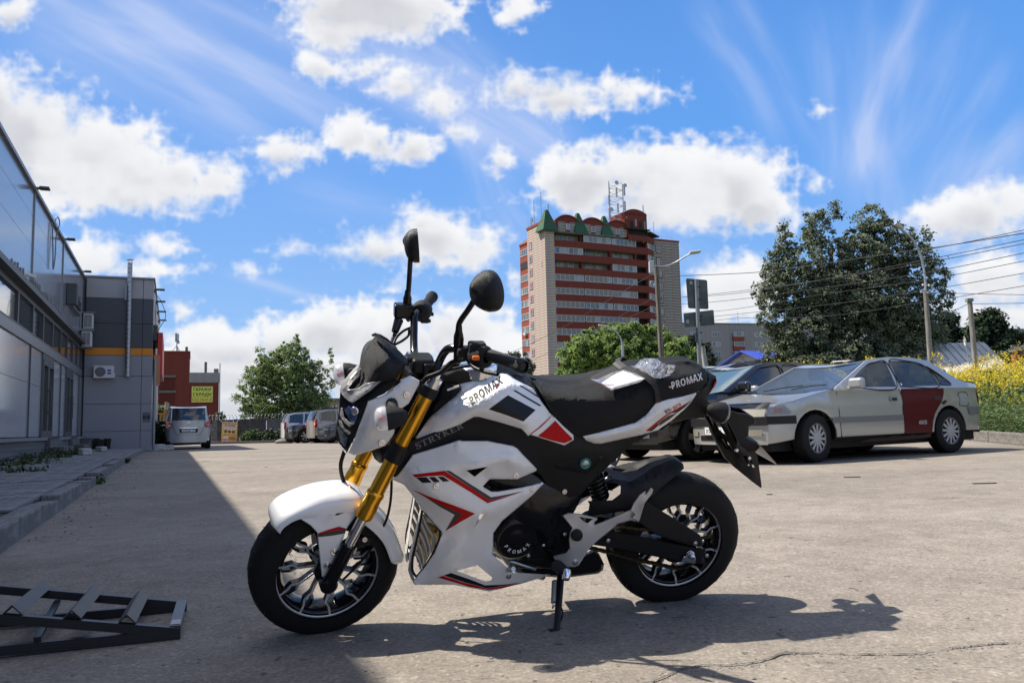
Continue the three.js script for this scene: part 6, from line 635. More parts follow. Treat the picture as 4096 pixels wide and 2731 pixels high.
  for (const [x, y] of [[-0.28, 0.88], [-0.33, 0.95], [-1.05, 0.885], [-0.34, 0.88]]) c.onSide('paper_tape', M.whitePrint, [[x, y], [x - 0.03, y], [x - 0.03, y + 0.035], [x, y + 0.035]], 0.008, -1, c.car, 0.05);
  { const g = letters('4WD', 0.055, fontSans, 0.003); bend(g, (x, y) => V(-0.60 - x, 0.415 + y, -(c.half(-0.60 - x, 0.415 + y) + 0.008))); g.userData = {}; part('lettering', g, M.alloy, c.car); }
}
// black saloon behind it, and two cars farther back
const saloon = (o) => ({ wb: 2.85, fo: 0.83, ro: 1.05, W: 1.82, H: 1.46, belt: 0.96, wheelR: 0.325, rimR: 0.225, low: 0.2, nose: 0.17, tailIn: 0.15, tumble: 0.25, rimMat: mat([0.5, 0.5, 0.5], 0.35, 0.8), spokes: 5, spokeW: 0.085, mirror: [0.68, 1.05], foldY: 0.80, seatX: 0.1, dashX: 0.8, round: 13,
  top: [[2.25, 0.45], [2.2, 0.68], [2.05, 0.78], [1.6, 0.88], [0.98, 0.98], [0.12, 1.40], [-0.35, 1.455], [-0.8, 1.45], [-1.25, 1.37], [-1.75, 1.10], [-2.25, 1.05], [-2.47, 0.95]],
  house: [[1.0, 0.965], [0.92, 1.01], [0.14, 1.395], [0.0, 1.425], [-0.35, 1.45], [-0.8, 1.445], [-1.2, 1.38], [-1.40, 1.29], [-1.75, 1.09], [-2.2, 1.02], [-2.3, 0.965]],
  windows: [[[0.72, 1.0], [0.64, 1.06], [0.12, 1.34], [-0.04, 1.365], [-0.28, 1.38], [-0.27, 0.995]], [[-0.35, 0.995], [-0.36, 1.385], [-0.75, 1.38], [-1.05, 1.33], [-1.30, 1.21], [-1.46, 1.10], [-1.42, 1.01]]],
  skins: [['bonnet', 'paint', [[2.085, 0.765], [1.9, 0.815], [1.5, 0.895], [0.98, 0.98]], 0.04], ['windscreen', M.glassCar, [[0.96, 0.985], [0.14, 1.395]], 0.04, 0.05], ['roof', 'paint', [[0.16, 1.39], [0.0, 1.425], [-0.35, 1.455], [-0.8, 1.45], [-1.23, 1.375]], 0.035], ['rear_window', M.glassTint, [[-1.22, 1.375], [-1.75, 1.10]], 0.03, 0.05], ['boot_lid', 'paint', [[-1.73, 1.105], [-1.9, 1.075], [-2.25, 1.05], [-2.325, 0.96]], 0.02], ['rear_panel', 'paint', [[-2.325, 0.965], [-2.325, 0.26]], 0], ['front_panel', 'paint', [[2.085, 0.24], [2.085, 0.77]], 0]],
  ...o });
const estate = { H: 1.70, top: [[2.25, 0.45], [2.2, 0.7], [2.05, 0.85], [1.6, 0.95], [0.98, 1.05], [0.12, 1.62], [-0.35, 1.69], [-0.8, 1.69], [-1.5, 1.64], [-2.2, 1.50], [-2.42, 0.95]], house: [[1.0, 0.965], [0.95, 1.05], [0.14, 1.61], [0.0, 1.655], [-0.35, 1.685], [-0.8, 1.685], [-1.5, 1.63], [-2.15, 1.50], [-2.3, 0.965]], windows: [[[0.78, 1.06], [0.1, 1.55], [-0.28, 1.6], [-0.27, 1.03]], [[-0.35, 1.03], [-0.36, 1.6], [-1.05, 1.58], [-1.1, 1.04]], [[-1.18, 1.05], [-1.16, 1.57], [-1.5, 1.54], [-2.0, 1.42], [-2.05, 1.06]]], skins: [['bonnet', 'paint', [[2.085, 0.835], [1.9, 0.88], [1.5, 0.96], [0.98, 1.05]], 0.04], ['windscreen', M.glassDark, [[0.96, 1.06], [0.14, 1.61]], 0.04, 0.05], ['roof', 'paint', [[0.16, 1.60], [0.0, 1.655], [-0.35, 1.69], [-0.8, 1.69], [-1.5, 1.64], [-2.15, 1.51]], 0.035], ['rear_window', M.glassDark, [[-2.13, 1.51], [-2.33, 1.0]], 0.03, 0.06], ['rear_panel', 'paint', [[-2.325, 0.98], [-2.325, 0.26]], 0], ['front_panel', 'paint', [[2.085, 0.24], [2.085, 0.84]], 0]] };
const dressSaloon = (c, lensTint) => { for (const sg of [-1, 1]) { const z = (a) => sg * a; c.face('headlight', M.lens, [[z(0.40), 0.60], [z(0.76), 0.62], [z(0.78), 0.72], [z(0.42), 0.72]], c.front, 0.014); c.onSide('headlight_side', M.lens, [[2.06, 0.62], [1.84, 0.64], [1.82, 0.72], [2.04, 0.73]], 0.01, sg); c.onSide('tail_lamp', M.redLens, [[-2.1, 0.74], [-2.31, 0.74], [-2.31, 0.92], [-2.05, 0.92]], 0.01, sg); c.face('tail_lamp', M.redLens, [[z(0.5), 0.74], [z(0.78), 0.74], [z(0.78), 0.92], [z(0.48), 0.92]], c.rear, 0.012); c.face('fog_lamp', M.lens, [[z(0.50), 0.33], [z(0.66), 0.33], [z(0.66), 0.42], [z(0.50), 0.42]], c.front, 0.012); }
  c.face('grille', M.chrome, [[-0.32, 0.60], [0.32, 0.60], [0.30, 0.74], [-0.30, 0.74]], c.front, 0.012); c.face('grille_slot', M.ink, [[-0.29, 0.615], [0.29, 0.615], [0.27, 0.725], [-0.27, 0.725]], c.front, 0.016); c.face('air_intake', M.ink, [[-0.45, 0.30], [0.45, 0.30], [0.45, 0.42], [-0.45, 0.42]], c.front, 0.012); const seam = (pts) => tube(pts.map(([x, y]) => V(x, y, -(c.half(x, y) + 0.001))), 0.005, 5, 30); part('door_seam', [seam([[0.95, 0.95], [0.93, 0.6], [0.86, 0.30], [-0.30, 0.29], [-0.31, 0.95]]), seam([[-0.31, 0.29], [-0.95, 0.30], [-1.1, 0.55], [-1.4, 0.8], [-1.42, 0.95]])], M.ink, c.car); for (const x of [-0.1, -1.15]) c.onSide('door_handle', c.paint, [[x, 0.80], [x - 0.2, 0.80], [x - 0.2, 0.84], [x, 0.84]], 0.02); };
{
  const hd = V(-0.9, 0, 0.436).normalize(), right = V(-hd.z, 0, hd.x);
  const fw = V(2.63, 0, -12.0), mid = fw.clone().addScaledVector(hd, -1.425).addScaledVector(right, 0.79); mid.y = groundY(fw.x, fw.z);
  const blackP = carPaint([0.012, 0.012, 0.013], 0.2, 0.25), c = makeCar('black_sedan', 'black saloon with tinted windows and five-spoke wheels behind the silver saloon', saloon({ paint: blackP, glass: M.glassDark, pillar: blackP }), mid, hd); dressSaloon(c); c.car.getObjectByName('windscreen').material = mat([0.35, 0.55, 0.52], 0.04, 0, { transmission: 0.75, thickness: 0, clearcoat: 1 });
  c.onSide('dust_film', mottled([0.10, 0.09, 0.075], 0.8, 3), [[0.95, 0.225], [-0.95, 0.225], [-0.95, 0.30], [-0.4, 0.285], [0.3, 0.30], [0.95, 0.29]], 0.004);
  for (const g of c.car.children.filter((q) => q.name === 'wheel')) { part('bolts', [0, 1, 2, 3, 4].map((i) => { const a = i / 5 * 6.283 + 0.73; return lathe([[0, 0.006], [0.013, 0.006], [0.013, -0.02]], 10, null, V(Math.cos(a) * 0.085, 0.092, Math.sin(a) * 0.085)); }), M.steel, g); part('hub_badge', [lathe([[0, 0.0965], [0.032, 0.0965]], 24)], mat([0.03, 0.1, 0.35], 0.3), g); part('badge_quarters', [0, 1].map((i) => new THREE.CircleGeometry(0.024, 10, i * Math.PI, Math.PI / 2).rotateX(-Math.PI / 2).translate(0, 0.0972, 0)), M.whitePrint, g); }
}
{
  const hd = V(-0.9, 0, 0.436).normalize(), p = depthPoint(2330, 1560, 17.5), pale = carPaint([0.40, 0.48, 0.44], 0.3, 0.3); p.y = groundY(p.x, p.z) - 0.0;
  p.addScaledVector(hd, -0.4); const c = makeCar('pale_green_sedan', 'pale green car seen just above the motorcycle seat', saloon({ paint: pale, pillar: pale, glass: M.glassTint }), p, hd); dressSaloon(c);
}
{
  const hd = V(-0.9, 0, 0.436).normalize(), p = depthPoint(2860, 1500, 17.2); p.y = groundY(p.x, p.z) + 0.0; const k = carPaint([0.014, 0.015, 0.018], 0.2, 0.25);
  const c = makeCar('dark_estate', 'dark car of which only the roof shows beyond the black saloon', saloon({ ...estate, paint: k, pillar: k, glass: M.glassDark }), p, hd); dressSaloon(c);
}
// tall cars: silver people carrier seen from behind, and the cars parked by the fence
const tall = (o) => ({ wb: 2.74, fo: 0.78, ro: 0.72, W: 1.70, H: 1.71, belt: 1.02, wheelR: 0.30, rimR: 0.19, low: 0.22, nose: 0.14, tailIn: 0.12, tumble: 0.17, rimMat: mat([0.42, 0.42, 0.42], 0.4, 0.6), spokes: 10, spokeW: 0.035, mirror: [0.95, 1.08], foldY: 0.9, round: 10, dashX: 0.95, seatX: 0.2,
  top: [[2.15, 0.5], [2.1, 0.8], [1.9, 0.93], [1.45, 1.04], [0.55, 1.55], [0.1, 1.67], [-0.6, 1.705], [-1.4, 1.68], [-1.85, 1.60], [-1.98, 1.30], [-2.09, 0.9]],
  house: [[1.45, 1.025], [1.38, 1.06], [0.56, 1.54], [0.1, 1.66], [-0.6, 1.70], [-1.4, 1.67], [-1.82, 1.60], [-1.93, 1.30], [-1.99, 1.025]],
  windows: [[[1.0, 1.06], [0.5, 1.46], [0.15, 1.55], [0.10, 1.06]], [[0.02, 1.06], [0.05, 1.57], [-0.85, 1.60], [-0.9, 1.07]], [[-0.98, 1.07], [-0.95, 1.6], [-1.4, 1.57], [-1.68, 1.50], [-1.72, 1.10]]],
  skins: [['bonnet', 'paint', [[2.01, 0.87], [1.8, 0.96], [1.45, 1.04]], 0.04], ['windscreen', M.glassDark, [[1.43, 1.045], [0.56, 1.54]], 0.05, 0.05], ['roof', 'paint', [[0.58, 1.53], [0.1, 1.67], [-0.6, 1.705], [-1.4, 1.68], [-1.86, 1.60]], 0.03], ['rear_window', M.glassDark, [[-1.85, 1.60], [-1.93, 1.34], [-1.97, 1.12]], 0.0, 0.035], ['tailgate', 'paint', [[-1.97, 1.12], [-1.97, 0.56]], 0], ['rear_bumper', 'paint', [[-1.97, 0.56], [-1.97, 0.26]], 0], ['front_panel', 'paint', [[2.01, 0.26], [2.01, 0.875]], 0]],
  rearX: (y) => y > 1.1 ? -1.97 + (y - 1.1) * 0.2 : -1.97, ...o });
{
  const hd = V(-0.40, 0, -0.916).normalize(), p = depthPoint(752, 1790, 32.2); p.y = groundY(p.x, p.z); p.addScaledVector(hd, 2.05);
  const silver = carPaint([0.40, 0.41, 0.42], 0.4, 0.3), c = makeCar('people_carrier', 'silver people carrier seen from behind beside the shop wing', tall({ paint: silver, pillar: silver, glass: M.glassDark, mirrorMat: M.black, rhd: true }), p, hd);
  for (const sg of [-1, 1]) { const z = (a) => sg * a; c.face('tail_lamp', M.redLens, [[z(0.60), 0.84], [z(0.80), 0.84], [z(0.80), 1.10], [z(0.70), 1.10], [z(0.615), 0.98]], c.rear, 0.02); c.face('reverse_lamp', M.whitePrint, [[z(0.63), 0.90], [z(0.73), 0.90], [z(0.73), 0.95], [z(0.635), 0.95]], c.rear, 0.024); c.onSide('tail_lamp', M.redLens, [[-1.88, 0.86], [-1.97, 0.84], [-1.95, 1.08], [-1.86, 1.06]], 0.012, sg); part('tailgate_seam', tube([c.rear(z(0.60), 1.12, 0.004), c.rear(z(0.56), 0.9, 0.004), c.rear(z(0.48), 0.66, 0.004), c.rear(z(0.40), 0.57, 0.004), c.rear(0, 0.565, 0.004)], 0.006, 5), M.ink, c.car); part('exhaust', bar(V(-2.08, 0.26, 0.45), V(-1.9, 0.26, 0.45), 0.03), M.steel, c.car); }
  c.face('chrome_bar', M.chrome, [[-0.34, 0.805], [0.34, 0.805], [0.34, 0.84], [-0.34, 0.84]], c.rear, 0.028); c.face('plate_recess', M.plastic, [[-0.32, 0.64], [0.32, 0.64], [0.34, 0.80], [-0.34, 0.80]], c.rear, 0.008); plate(c.car, c.rear, 0, 0.72, 'Р725НВ', '154', true);
  part('emblem', [[-0.035, 0.02], [0.035, -0.02]].map(([z]) => beam(c.rear(z * 1.0, 1.0, 0.012), c.rear(z * 0.75, 1.075, 0.012), 0.012, 0.01)).concat([beam(c.rear(-0.03, 1.035, 0.012), c.rear(0.03, 1.035, 0.012), 0.012, 0.01)]), M.chrome, c.car); part('rear_wiper', tube([c.rear(0.10, 1.12, 0.02), c.rear(-0.02, 1.19, 0.02), c.rear(-0.3, 1.21, 0.015)], 0.009), M.plastic, c.car); part('antenna', bar(V(-1.5, 1.69, 0.3), V(-1.75, 1.83, 0.3), 0.006), M.plastic, c.car);
}
{
  const at = (px, d) => { const p = depthPoint(px, 1700, d); p.y = groundY(p.x, p.z); return p; }, group = 'cars parked by the fence';
  const lamps = (c, y0, y1, w0 = 0.6) => { for (const sg of [-1, 1]) { c.face('tail_lamp', M.redLens, [[sg * w0, y0], [sg * 0.80, y0], [sg * 0.80, y1], [sg * w0, y1]], c.rear, 0.02); c.onSide('tail_lamp', M.redLens, [[-1.88, y0], [-1.985, y0], [-1.96, y1], [-1.86, y1]], 0.012, sg); c.face('headlight', M.lens, [[sg * 0.42, 0.70], [sg * 0.76, 0.72], [sg * 0.76, 0.84], [sg * 0.46, 0.82]], c.front, 0.014); c.onSide('headlight_side', M.lens, [[1.95, 0.70], [1.72, 0.74], [1.74, 0.84], [1.93, 0.83]], 0.012, sg); } };
  const w = carPaint([0.7, 0.7, 0.7], 0.05, 0.3), c1 = makeCar('white_van', 'white van with red tail lamps, leftmost of the cars by the fence', tall({ paint: w, pillar: w, glass: M.glassDark, W: 1.76, H: 1.9, rimR: 0.2 }), at(1272, 48), V(0.93, 0, -0.36), group); lamps(c1, 0.75, 1.15, 0.68);
  const k = carPaint([0.02, 0.022, 0.026], 0.3, 0.25), c2 = makeCar('black_suv', 'black off-roader with its headlights towards the motorcycle in front of the white van', saloon({ ...estate, paint: k, pillar: k, glass: M.glassDark, wheelR: 0.36, rimR: 0.25, spokes: 7, spokeW: 0.06 }), at(1312, 44.5), V(-0.88, 0, 0.47), group); dressSaloon(c2);
  const bl = carPaint([0.05, 0.07, 0.28], 0.4, 0.3), c3 = makeCar('blue_hatchback', 'blue violet saloon with red tail lamps between the two off-roaders', saloon({ paint: bl, pillar: bl, glass: M.glassTint }), at(1376, 45.5), V(0.88, 0, -0.47), group); dressSaloon(c3);
  const be = carPaint([0.38, 0.35, 0.30], 0.3, 0.35), c4 = makeCar('beige_suv', 'beige off-roader with tall red and white tail lamps near the fence', tall({ paint: be, pillar: be, glass: M.glassDark, W: 1.78, H: 1.76, wheelR: 0.36, rimR: 0.22, low: 0.3 }), at(1392, 43), V(0.86, 0, -0.51), group); lamps(c4, 0.78, 1.16, 0.66); part('roof_rail', [-0.62, 0.62].flatMap((z) => [bar(V(0.3, 1.74, z), V(-1.6, 1.75, z), 0.02)]), M.plastic, c4.car); for (const sg of [-1, 1]) c4.face('reverse_lamp', M.whitePrint, [[sg * 0.67, 0.92], [sg * 0.80, 0.92], [sg * 0.80, 1.0], [sg * 0.67, 1.0]], c4.rear, 0.026);
  const gr = carPaint([0.05, 0.06, 0.075], 0.4, 0.28), c5 = makeCar('grey_sedan', 'dark grey saloon with a chrome grille half hidden by the motorcycle headlight', saloon({ paint: gr, pillar: gr, glass: M.glassTint }), at(1455, 41), V(-0.84, 0, 0.54), group); dressSaloon(c5);
}

// ---------- the motorcycle, leaning on its side stand ----------
{
  const n0 = V(0.241, 0, 0.97).normalize(), lean = 20.5 * Math.PI / 180;
  const fwd = V(-n0.z, 0, n0.x), up = V(0, Math.cos(lean), 0).addScaledVector(n0, Math.sin(lean)), out = n0.clone().multiplyScalar(Math.cos(lean)).add(V(0, -Math.sin(lean), 0));
  const rearHub = V(0.559, 0.238, -3.024), base = rearHub.clone().addScaledVector(up, -0.24);
  const bike = thing('motorcycle', 'white and black naked motorcycle with gold fork and red stripes leaning on its stand', 'motorcycle', base);
  bike.quaternion.setFromRotationMatrix(new THREE.Matrix4().makeBasis(fwd, up, out.clone().negate()));
  const local = (p) => { const q = p.clone().sub(base); return V(q.dot(fwd), q.dot(up), -q.dot(out)); };
  const bk = (x, y, w) => local(onPlane(x, y, base.clone().addScaledVector(out, w), out));              // w: distance to the left of the middle plane
  const mir = (p) => V(p.x, p.y, -p.z);
  const hubF = V(1.217, 0.223, -0.011), nL = V(-0.17, -0.042, -0.984).normalize();                      // the steered front wheel
  const nW = fwd.clone().multiplyScalar(nL.x).addScaledVector(up, nL.y).addScaledVector(out, -nL.z), hubW = base.clone().addScaledVector(fwd, hubF.x).addScaledVector(up, hubF.y).addScaledVector(out, -hubF.z);
  const fk = (x, y, w) => local(onPlane(x, y, hubW.clone().addScaledVector(nW, w), nW));
  const mirF = (p) => p.clone().addScaledVector(nL, -2 * p.clone().sub(hubF).dot(nL));
  const crop = (ox, oy, s) => (list) => list.map(([x, y, ...r]) => [ox + x * s, oy + y * s, ...r]);
  const cG = crop(1550, 1750, 0.4146), cP = crop(1420, 1320, 0.3401), cC = crop(1900, 1350, 0.5102), cT = crop(2120, 1400, 0.2976), cR = crop(2750, 1450, 0.3317), cH = crop(1300, 1280, 0.3955), cJ = crop(940, 1880, 0.4464), cK = crop(2380, 1840, 0.38265), cI = crop(2350, 1800, 0.4145), cE = crop(1900, 1950, 0.4145), cM = crop(1500, 880, 0.3954), cS = crop(0, 0, 1), cL = crop(1300, 1500, 0.1913);
  const P1 = (cf, x, y, w, f = bk) => { const [a, b] = cf([[x, y]])[0]; return f(a, b, w); };
  const bp = (name, material, cf, o, opt = {}) => {
    const { front, both = true, parent = bike, decals = [], ...q } = opt, f = front ? fk : bk, m = front ? mirF : mir;
    const g = panel({ h: 12, e: 4, b: 0.003, thick: 0.012, ...q, o: cf ? cf(o) : o, holes: (q.holes ?? []).map((l) => cf ? cf(l) : l), c: (q.c ?? []).map((l) => cf ? cf(l) : l), map: f, mirror: both && q.bridge ? m : undefined });
    const me = part(name, g, material, parent, opt.label), twin = both && !q.bridge ? part(name, mirrored(g, m), material, parent) : null; me.atW = g.userData.at; g.userData = {};
    for (const [dn, dm, dcf, poly, lift] of decals) { const d = print(dcf(poly), me.atW, f, 9, lift ?? 0.0014); d.userData = {}; part(dn, d, dm, me); if (both) part(dn, mirrored(d, m), dm, twin ?? me); }
    return me;
  };
  const boltAt = (parent, p, axis, r = 0.0085) => part('bolt', [lathe([[0, 0.004], [r * 0.45, 0.0042], [r * 0.5, 0.002], [r * 0.85, 0.0045], [r, 0.002], [r, -0.004]], 20, axis, p)], M.chrome, parent);
  const screw = (me, cf, x, y, r, f = bk, nrm = V(0, 0, -1)) => { const [a, b] = cf([[x, y]])[0]; return boltAt(me, f(a, b, me.atW(a, b) + 0.001), nrm, r); };
  const lettersOn = (me, text, size, cf, x, y, ang, material, { font, spacing, f = bk, lift = 0.0016, squash = 1, skew = 0, name = 'lettering' } = {}) => {
    const g = tess(letters(text, size, font, spacing), size * 0.22); const ca = Math.cos(ang), sa = Math.sin(ang), [ox, oy] = cf([[x, y]])[0], k = cf([[1, 0]])[0][0] - cf([[0, 0]])[0][0];
    bend(g, (lx, ly) => { const X = lx * squash + ly * skew, dx = (X * ca + ly * sa) * k, dy = (X * sa - ly * ca) * k, a = ox + dx, b = oy + dy; return f(a, b, me.atW(a, b) + lift); });
    g.userData = {}; return part(name, g, material, me);
  };

  // --- inner dark mass: engine block, frame
  bp('engine_block', M.gloss, cS, [[1700, 1800, 0.07], [1900, 1790, 0.08], [2150, 1850, 0.08], [2330, 1985, 0.07], [2290, 2060, 0.08], [2300, 2200, 0.08], [2240, 2275, 0.07], [2080, 2275, 0.07], [1990, 2230, 0.07], [1968, 2130, 0.07], [1975, 2060, 0.07], [1860, 1990, 0.06], [1760, 1900, 0.06]], { h: 26, puff: 0.0012 });
  bp('frame_tube', M.black, cS, [[1560, 1895, 0.05], [1690, 1530, 0.05], [1830, 1480, 0.05], [2080, 1500, 0.05], [2300, 1700, 0.05], [2560, 1620, 0.05], [2830, 1560, 0.04], [2760, 1660, 0.05], [2400, 1830, 0.06], [2200, 1970, 0.06], [1900, 1900, 0.06], [1720, 1830, 0.05]], { h: 34 });
  bp('engine_cover', M.gloss, cG, [[1120, 830, 0.09], [1330, 720, 0.10], [1560, 690, 0.10], [1680, 750, 0.10], [1700, 900, 0.10], [1640, 1080, 0.10], [1500, 1190, 0.09], [1240, 1190, 0.09], [1080, 1080, 0.09], [1060, 930, 0.09]], { both: false, thick: 0.05, e: 8, b: 0.012 });
  { const c = P1(cG, 1240, 965, 0.112), ax = V(0, 0, -1), d = part('clutch_cover', lathe([[0, 0.016], [0.028, 0.016], [0.030, 0.012], [0.052, 0.013], [0.058, 0.017], [0.066, 0.012], [0.078, 0.002], [0.084, -0.02]], 48, ax, c), M.gloss, bike);
    const word = 'PROMAX'; [...word].forEach((ch, i) => { const a = (-152 + i * 25) * Math.PI / 180; const g = letters(ch, 0.0125); g.translate(-(g.userData.width ?? 0.012) / 2, 0, 0); const w = { x: Math.cos(a) * 0.047, y: Math.sin(a) * 0.047 }, t = a + Math.PI / 2; const q = bend(g, (x, y) => V(c.x - (w.x + x * Math.cos(t) - y * Math.sin(t)), c.y + w.y + x * Math.sin(t) + y * Math.cos(t), c.z - 0.0185)); q.userData = {}; part('lettering', q, i === 0 || i === 5 ? M.whitePrint : M.whitePrint, d); }); }
  { const a = P1(cG, 1455, 845, 0.106), b = P1(cG, 1582, 845, 0.106), c = P1(cG, 1455, 925, 0.106), d = P1(cG, 1575, 925, 0.106); const t = canvasTex(256, 168, (x, w, h) => { x.fillStyle = '#b9bcc4'; x.fillRect(0, 0, w, h); x.strokeStyle = '#3a5a92'; x.lineWidth = 6; x.strokeRect(8, 8, w - 16, h - 16); x.fillStyle = '#33343a'; x.font = 'bold 20px sans-serif'; x.fillText('GEAR POINT START', 30, 32, 200); for (let i = 0; i < 5; i++) x.fillRect(22, 52 + i * 20, 80 - (i % 2) * 18, 6); x.lineWidth = 4; x.strokeStyle = '#44464c'; x.beginPath(); x.arc(180, 95, 44, 0, 7); x.stroke(); x.beginPath(); x.moveTo(136, 95); x.lineTo(224, 95); x.stroke(); }); t.flipY = true; t.needsUpdate = true; part('warning_label', quadMesh([[c, d], [a, b]]), mat('#ffffff', 0.35, 0.2, { map: t }), bike); }
  for (const [x, y] of [[1560, 680], [1412, 742], [1362, 603], [1360, 1140], [1710, 930], [1505, 1040]]) boltAt(bike, P1(cG, x, y, 0.11), V(0, 0, -1), 0.0065);
  // engine clutter: sump, gear lever, starter, hoses
  part('gear_lever', [tube([P1(cG, 1200, 1270, 0.13), P1(cG, 1180, 1200, 0.13), P1(cG, 1330, 1240, 0.14), P1(cG, 1430, 1270, 0.14)], 0.005), bar(P1(cG, 1150, 1275, 0.12), P1(cG, 1215, 1268, 0.16), 0.008)], M.steel, bike);
  bp('sump', M.gloss, cG, [[1060, 1090, 0.06], [1580, 1100, 0.08], [1640, 1330, 0.06], [1500, 1345, 0.06], [1310, 1310, 0.06], [1230, 1240, 0.06]], { h: 22, puff: 0.001 });
  part('exhaust_header', tube([P1(cG, 1020, 1060, 0.06), P1(cG, 1080, 1080, 0.08), P1(cG, 1130, 1130, 0.08), P1(cG, 1240, 1250, 0.05), P1(cG, 1500, 1330, 0.02)], 0.017, 12), M.steel, bike);
  bp('muffler', M.satin, cE, [[700, 770, 0.0], [930, 700, 0.02], [1150, 590, 0.02], [1200, 640, 0.02], [1246, 735, 0.02], [1238, 795, 0.01], [1190, 830, 0.0], [860, 872, -0.01], [700, 860, -0.01]], { both: false, thick: 0.11, e: 10, b: 0.02, cap: true });

  // --- black plastic between tank and fairing, and the side cover
  const mid = bp('side_cover', M.plastic, cS, [[1552, 1912, 0.10], [1566, 1878, 0.10], [1612, 1782, 0.115], [1662, 1756, 0.12], [1840, 1690, 0.135], [1897, 1660, 0.14], [1917, 1660, 0.14], [2083, 1708, 0.145], [2112, 1735, 0.145], [2257, 1775, 0.14], [2296, 1735, 0.13], [2340, 1735, 0.125], [2385, 1765, 0.12], [2565, 1730, 0.10], [2533, 1773, 0.09], [2461, 1840, 0.085], [2390, 1906, 0.085], [2323, 1978, 0.085], [2276, 1990, 0.085], [2206, 1978, 0.09], [2165, 1905, 0.11], [2120, 1870, 0.125], [1900, 1830, 0.13], [1700, 1850, 0.12], [1620, 1900, 0.10]],
    { c: [cC([[560, 960, 0.135], [700, 900, 0.14], [880, 878, 0.135], [1060, 908, 0.115]]), cC([[520, 1080, 0.115], [640, 1060, 0.115], [830, 1090, 0.10], [920, 1060, 0.09]])], h: 13 });
  bp('battery_cover', M.satin, cC, [[598, 988, 0.128], [680, 950, 0.13], [900, 892, 0.126], [1012, 938, 0.116], [925, 1030, 0.108], [868, 1066, 0.108], [640, 1032, 0.12]], { h: 16, e: 5, b: 0.004 });
  { const p = P1(cC, 866, 987, 0.124); part('lock', [lathe([[0.012, 0.0], [0.017, 0.004], [0.019, 0.0], [0.019, -0.01]], 24, V(0, 0, -1), p)], M.teal, bike); part('lock_core', lathe([[0, 0.003], [0.0115, 0.003], [0.0125, -0.005]], 24, V(0, 0, -1), p), mat([0.55, 0.5, 0.4], 0.35, 0.8), bike); }
  screw(mid, cC, 702, 1206, 0.009);
  lettersOn(mid, 'STRYKER', 74, cP, 724, 1404, -0.428, M.greyPrint, { font: fontSerif, spacing: 3, skew: 0.0, squash: 1.22 });

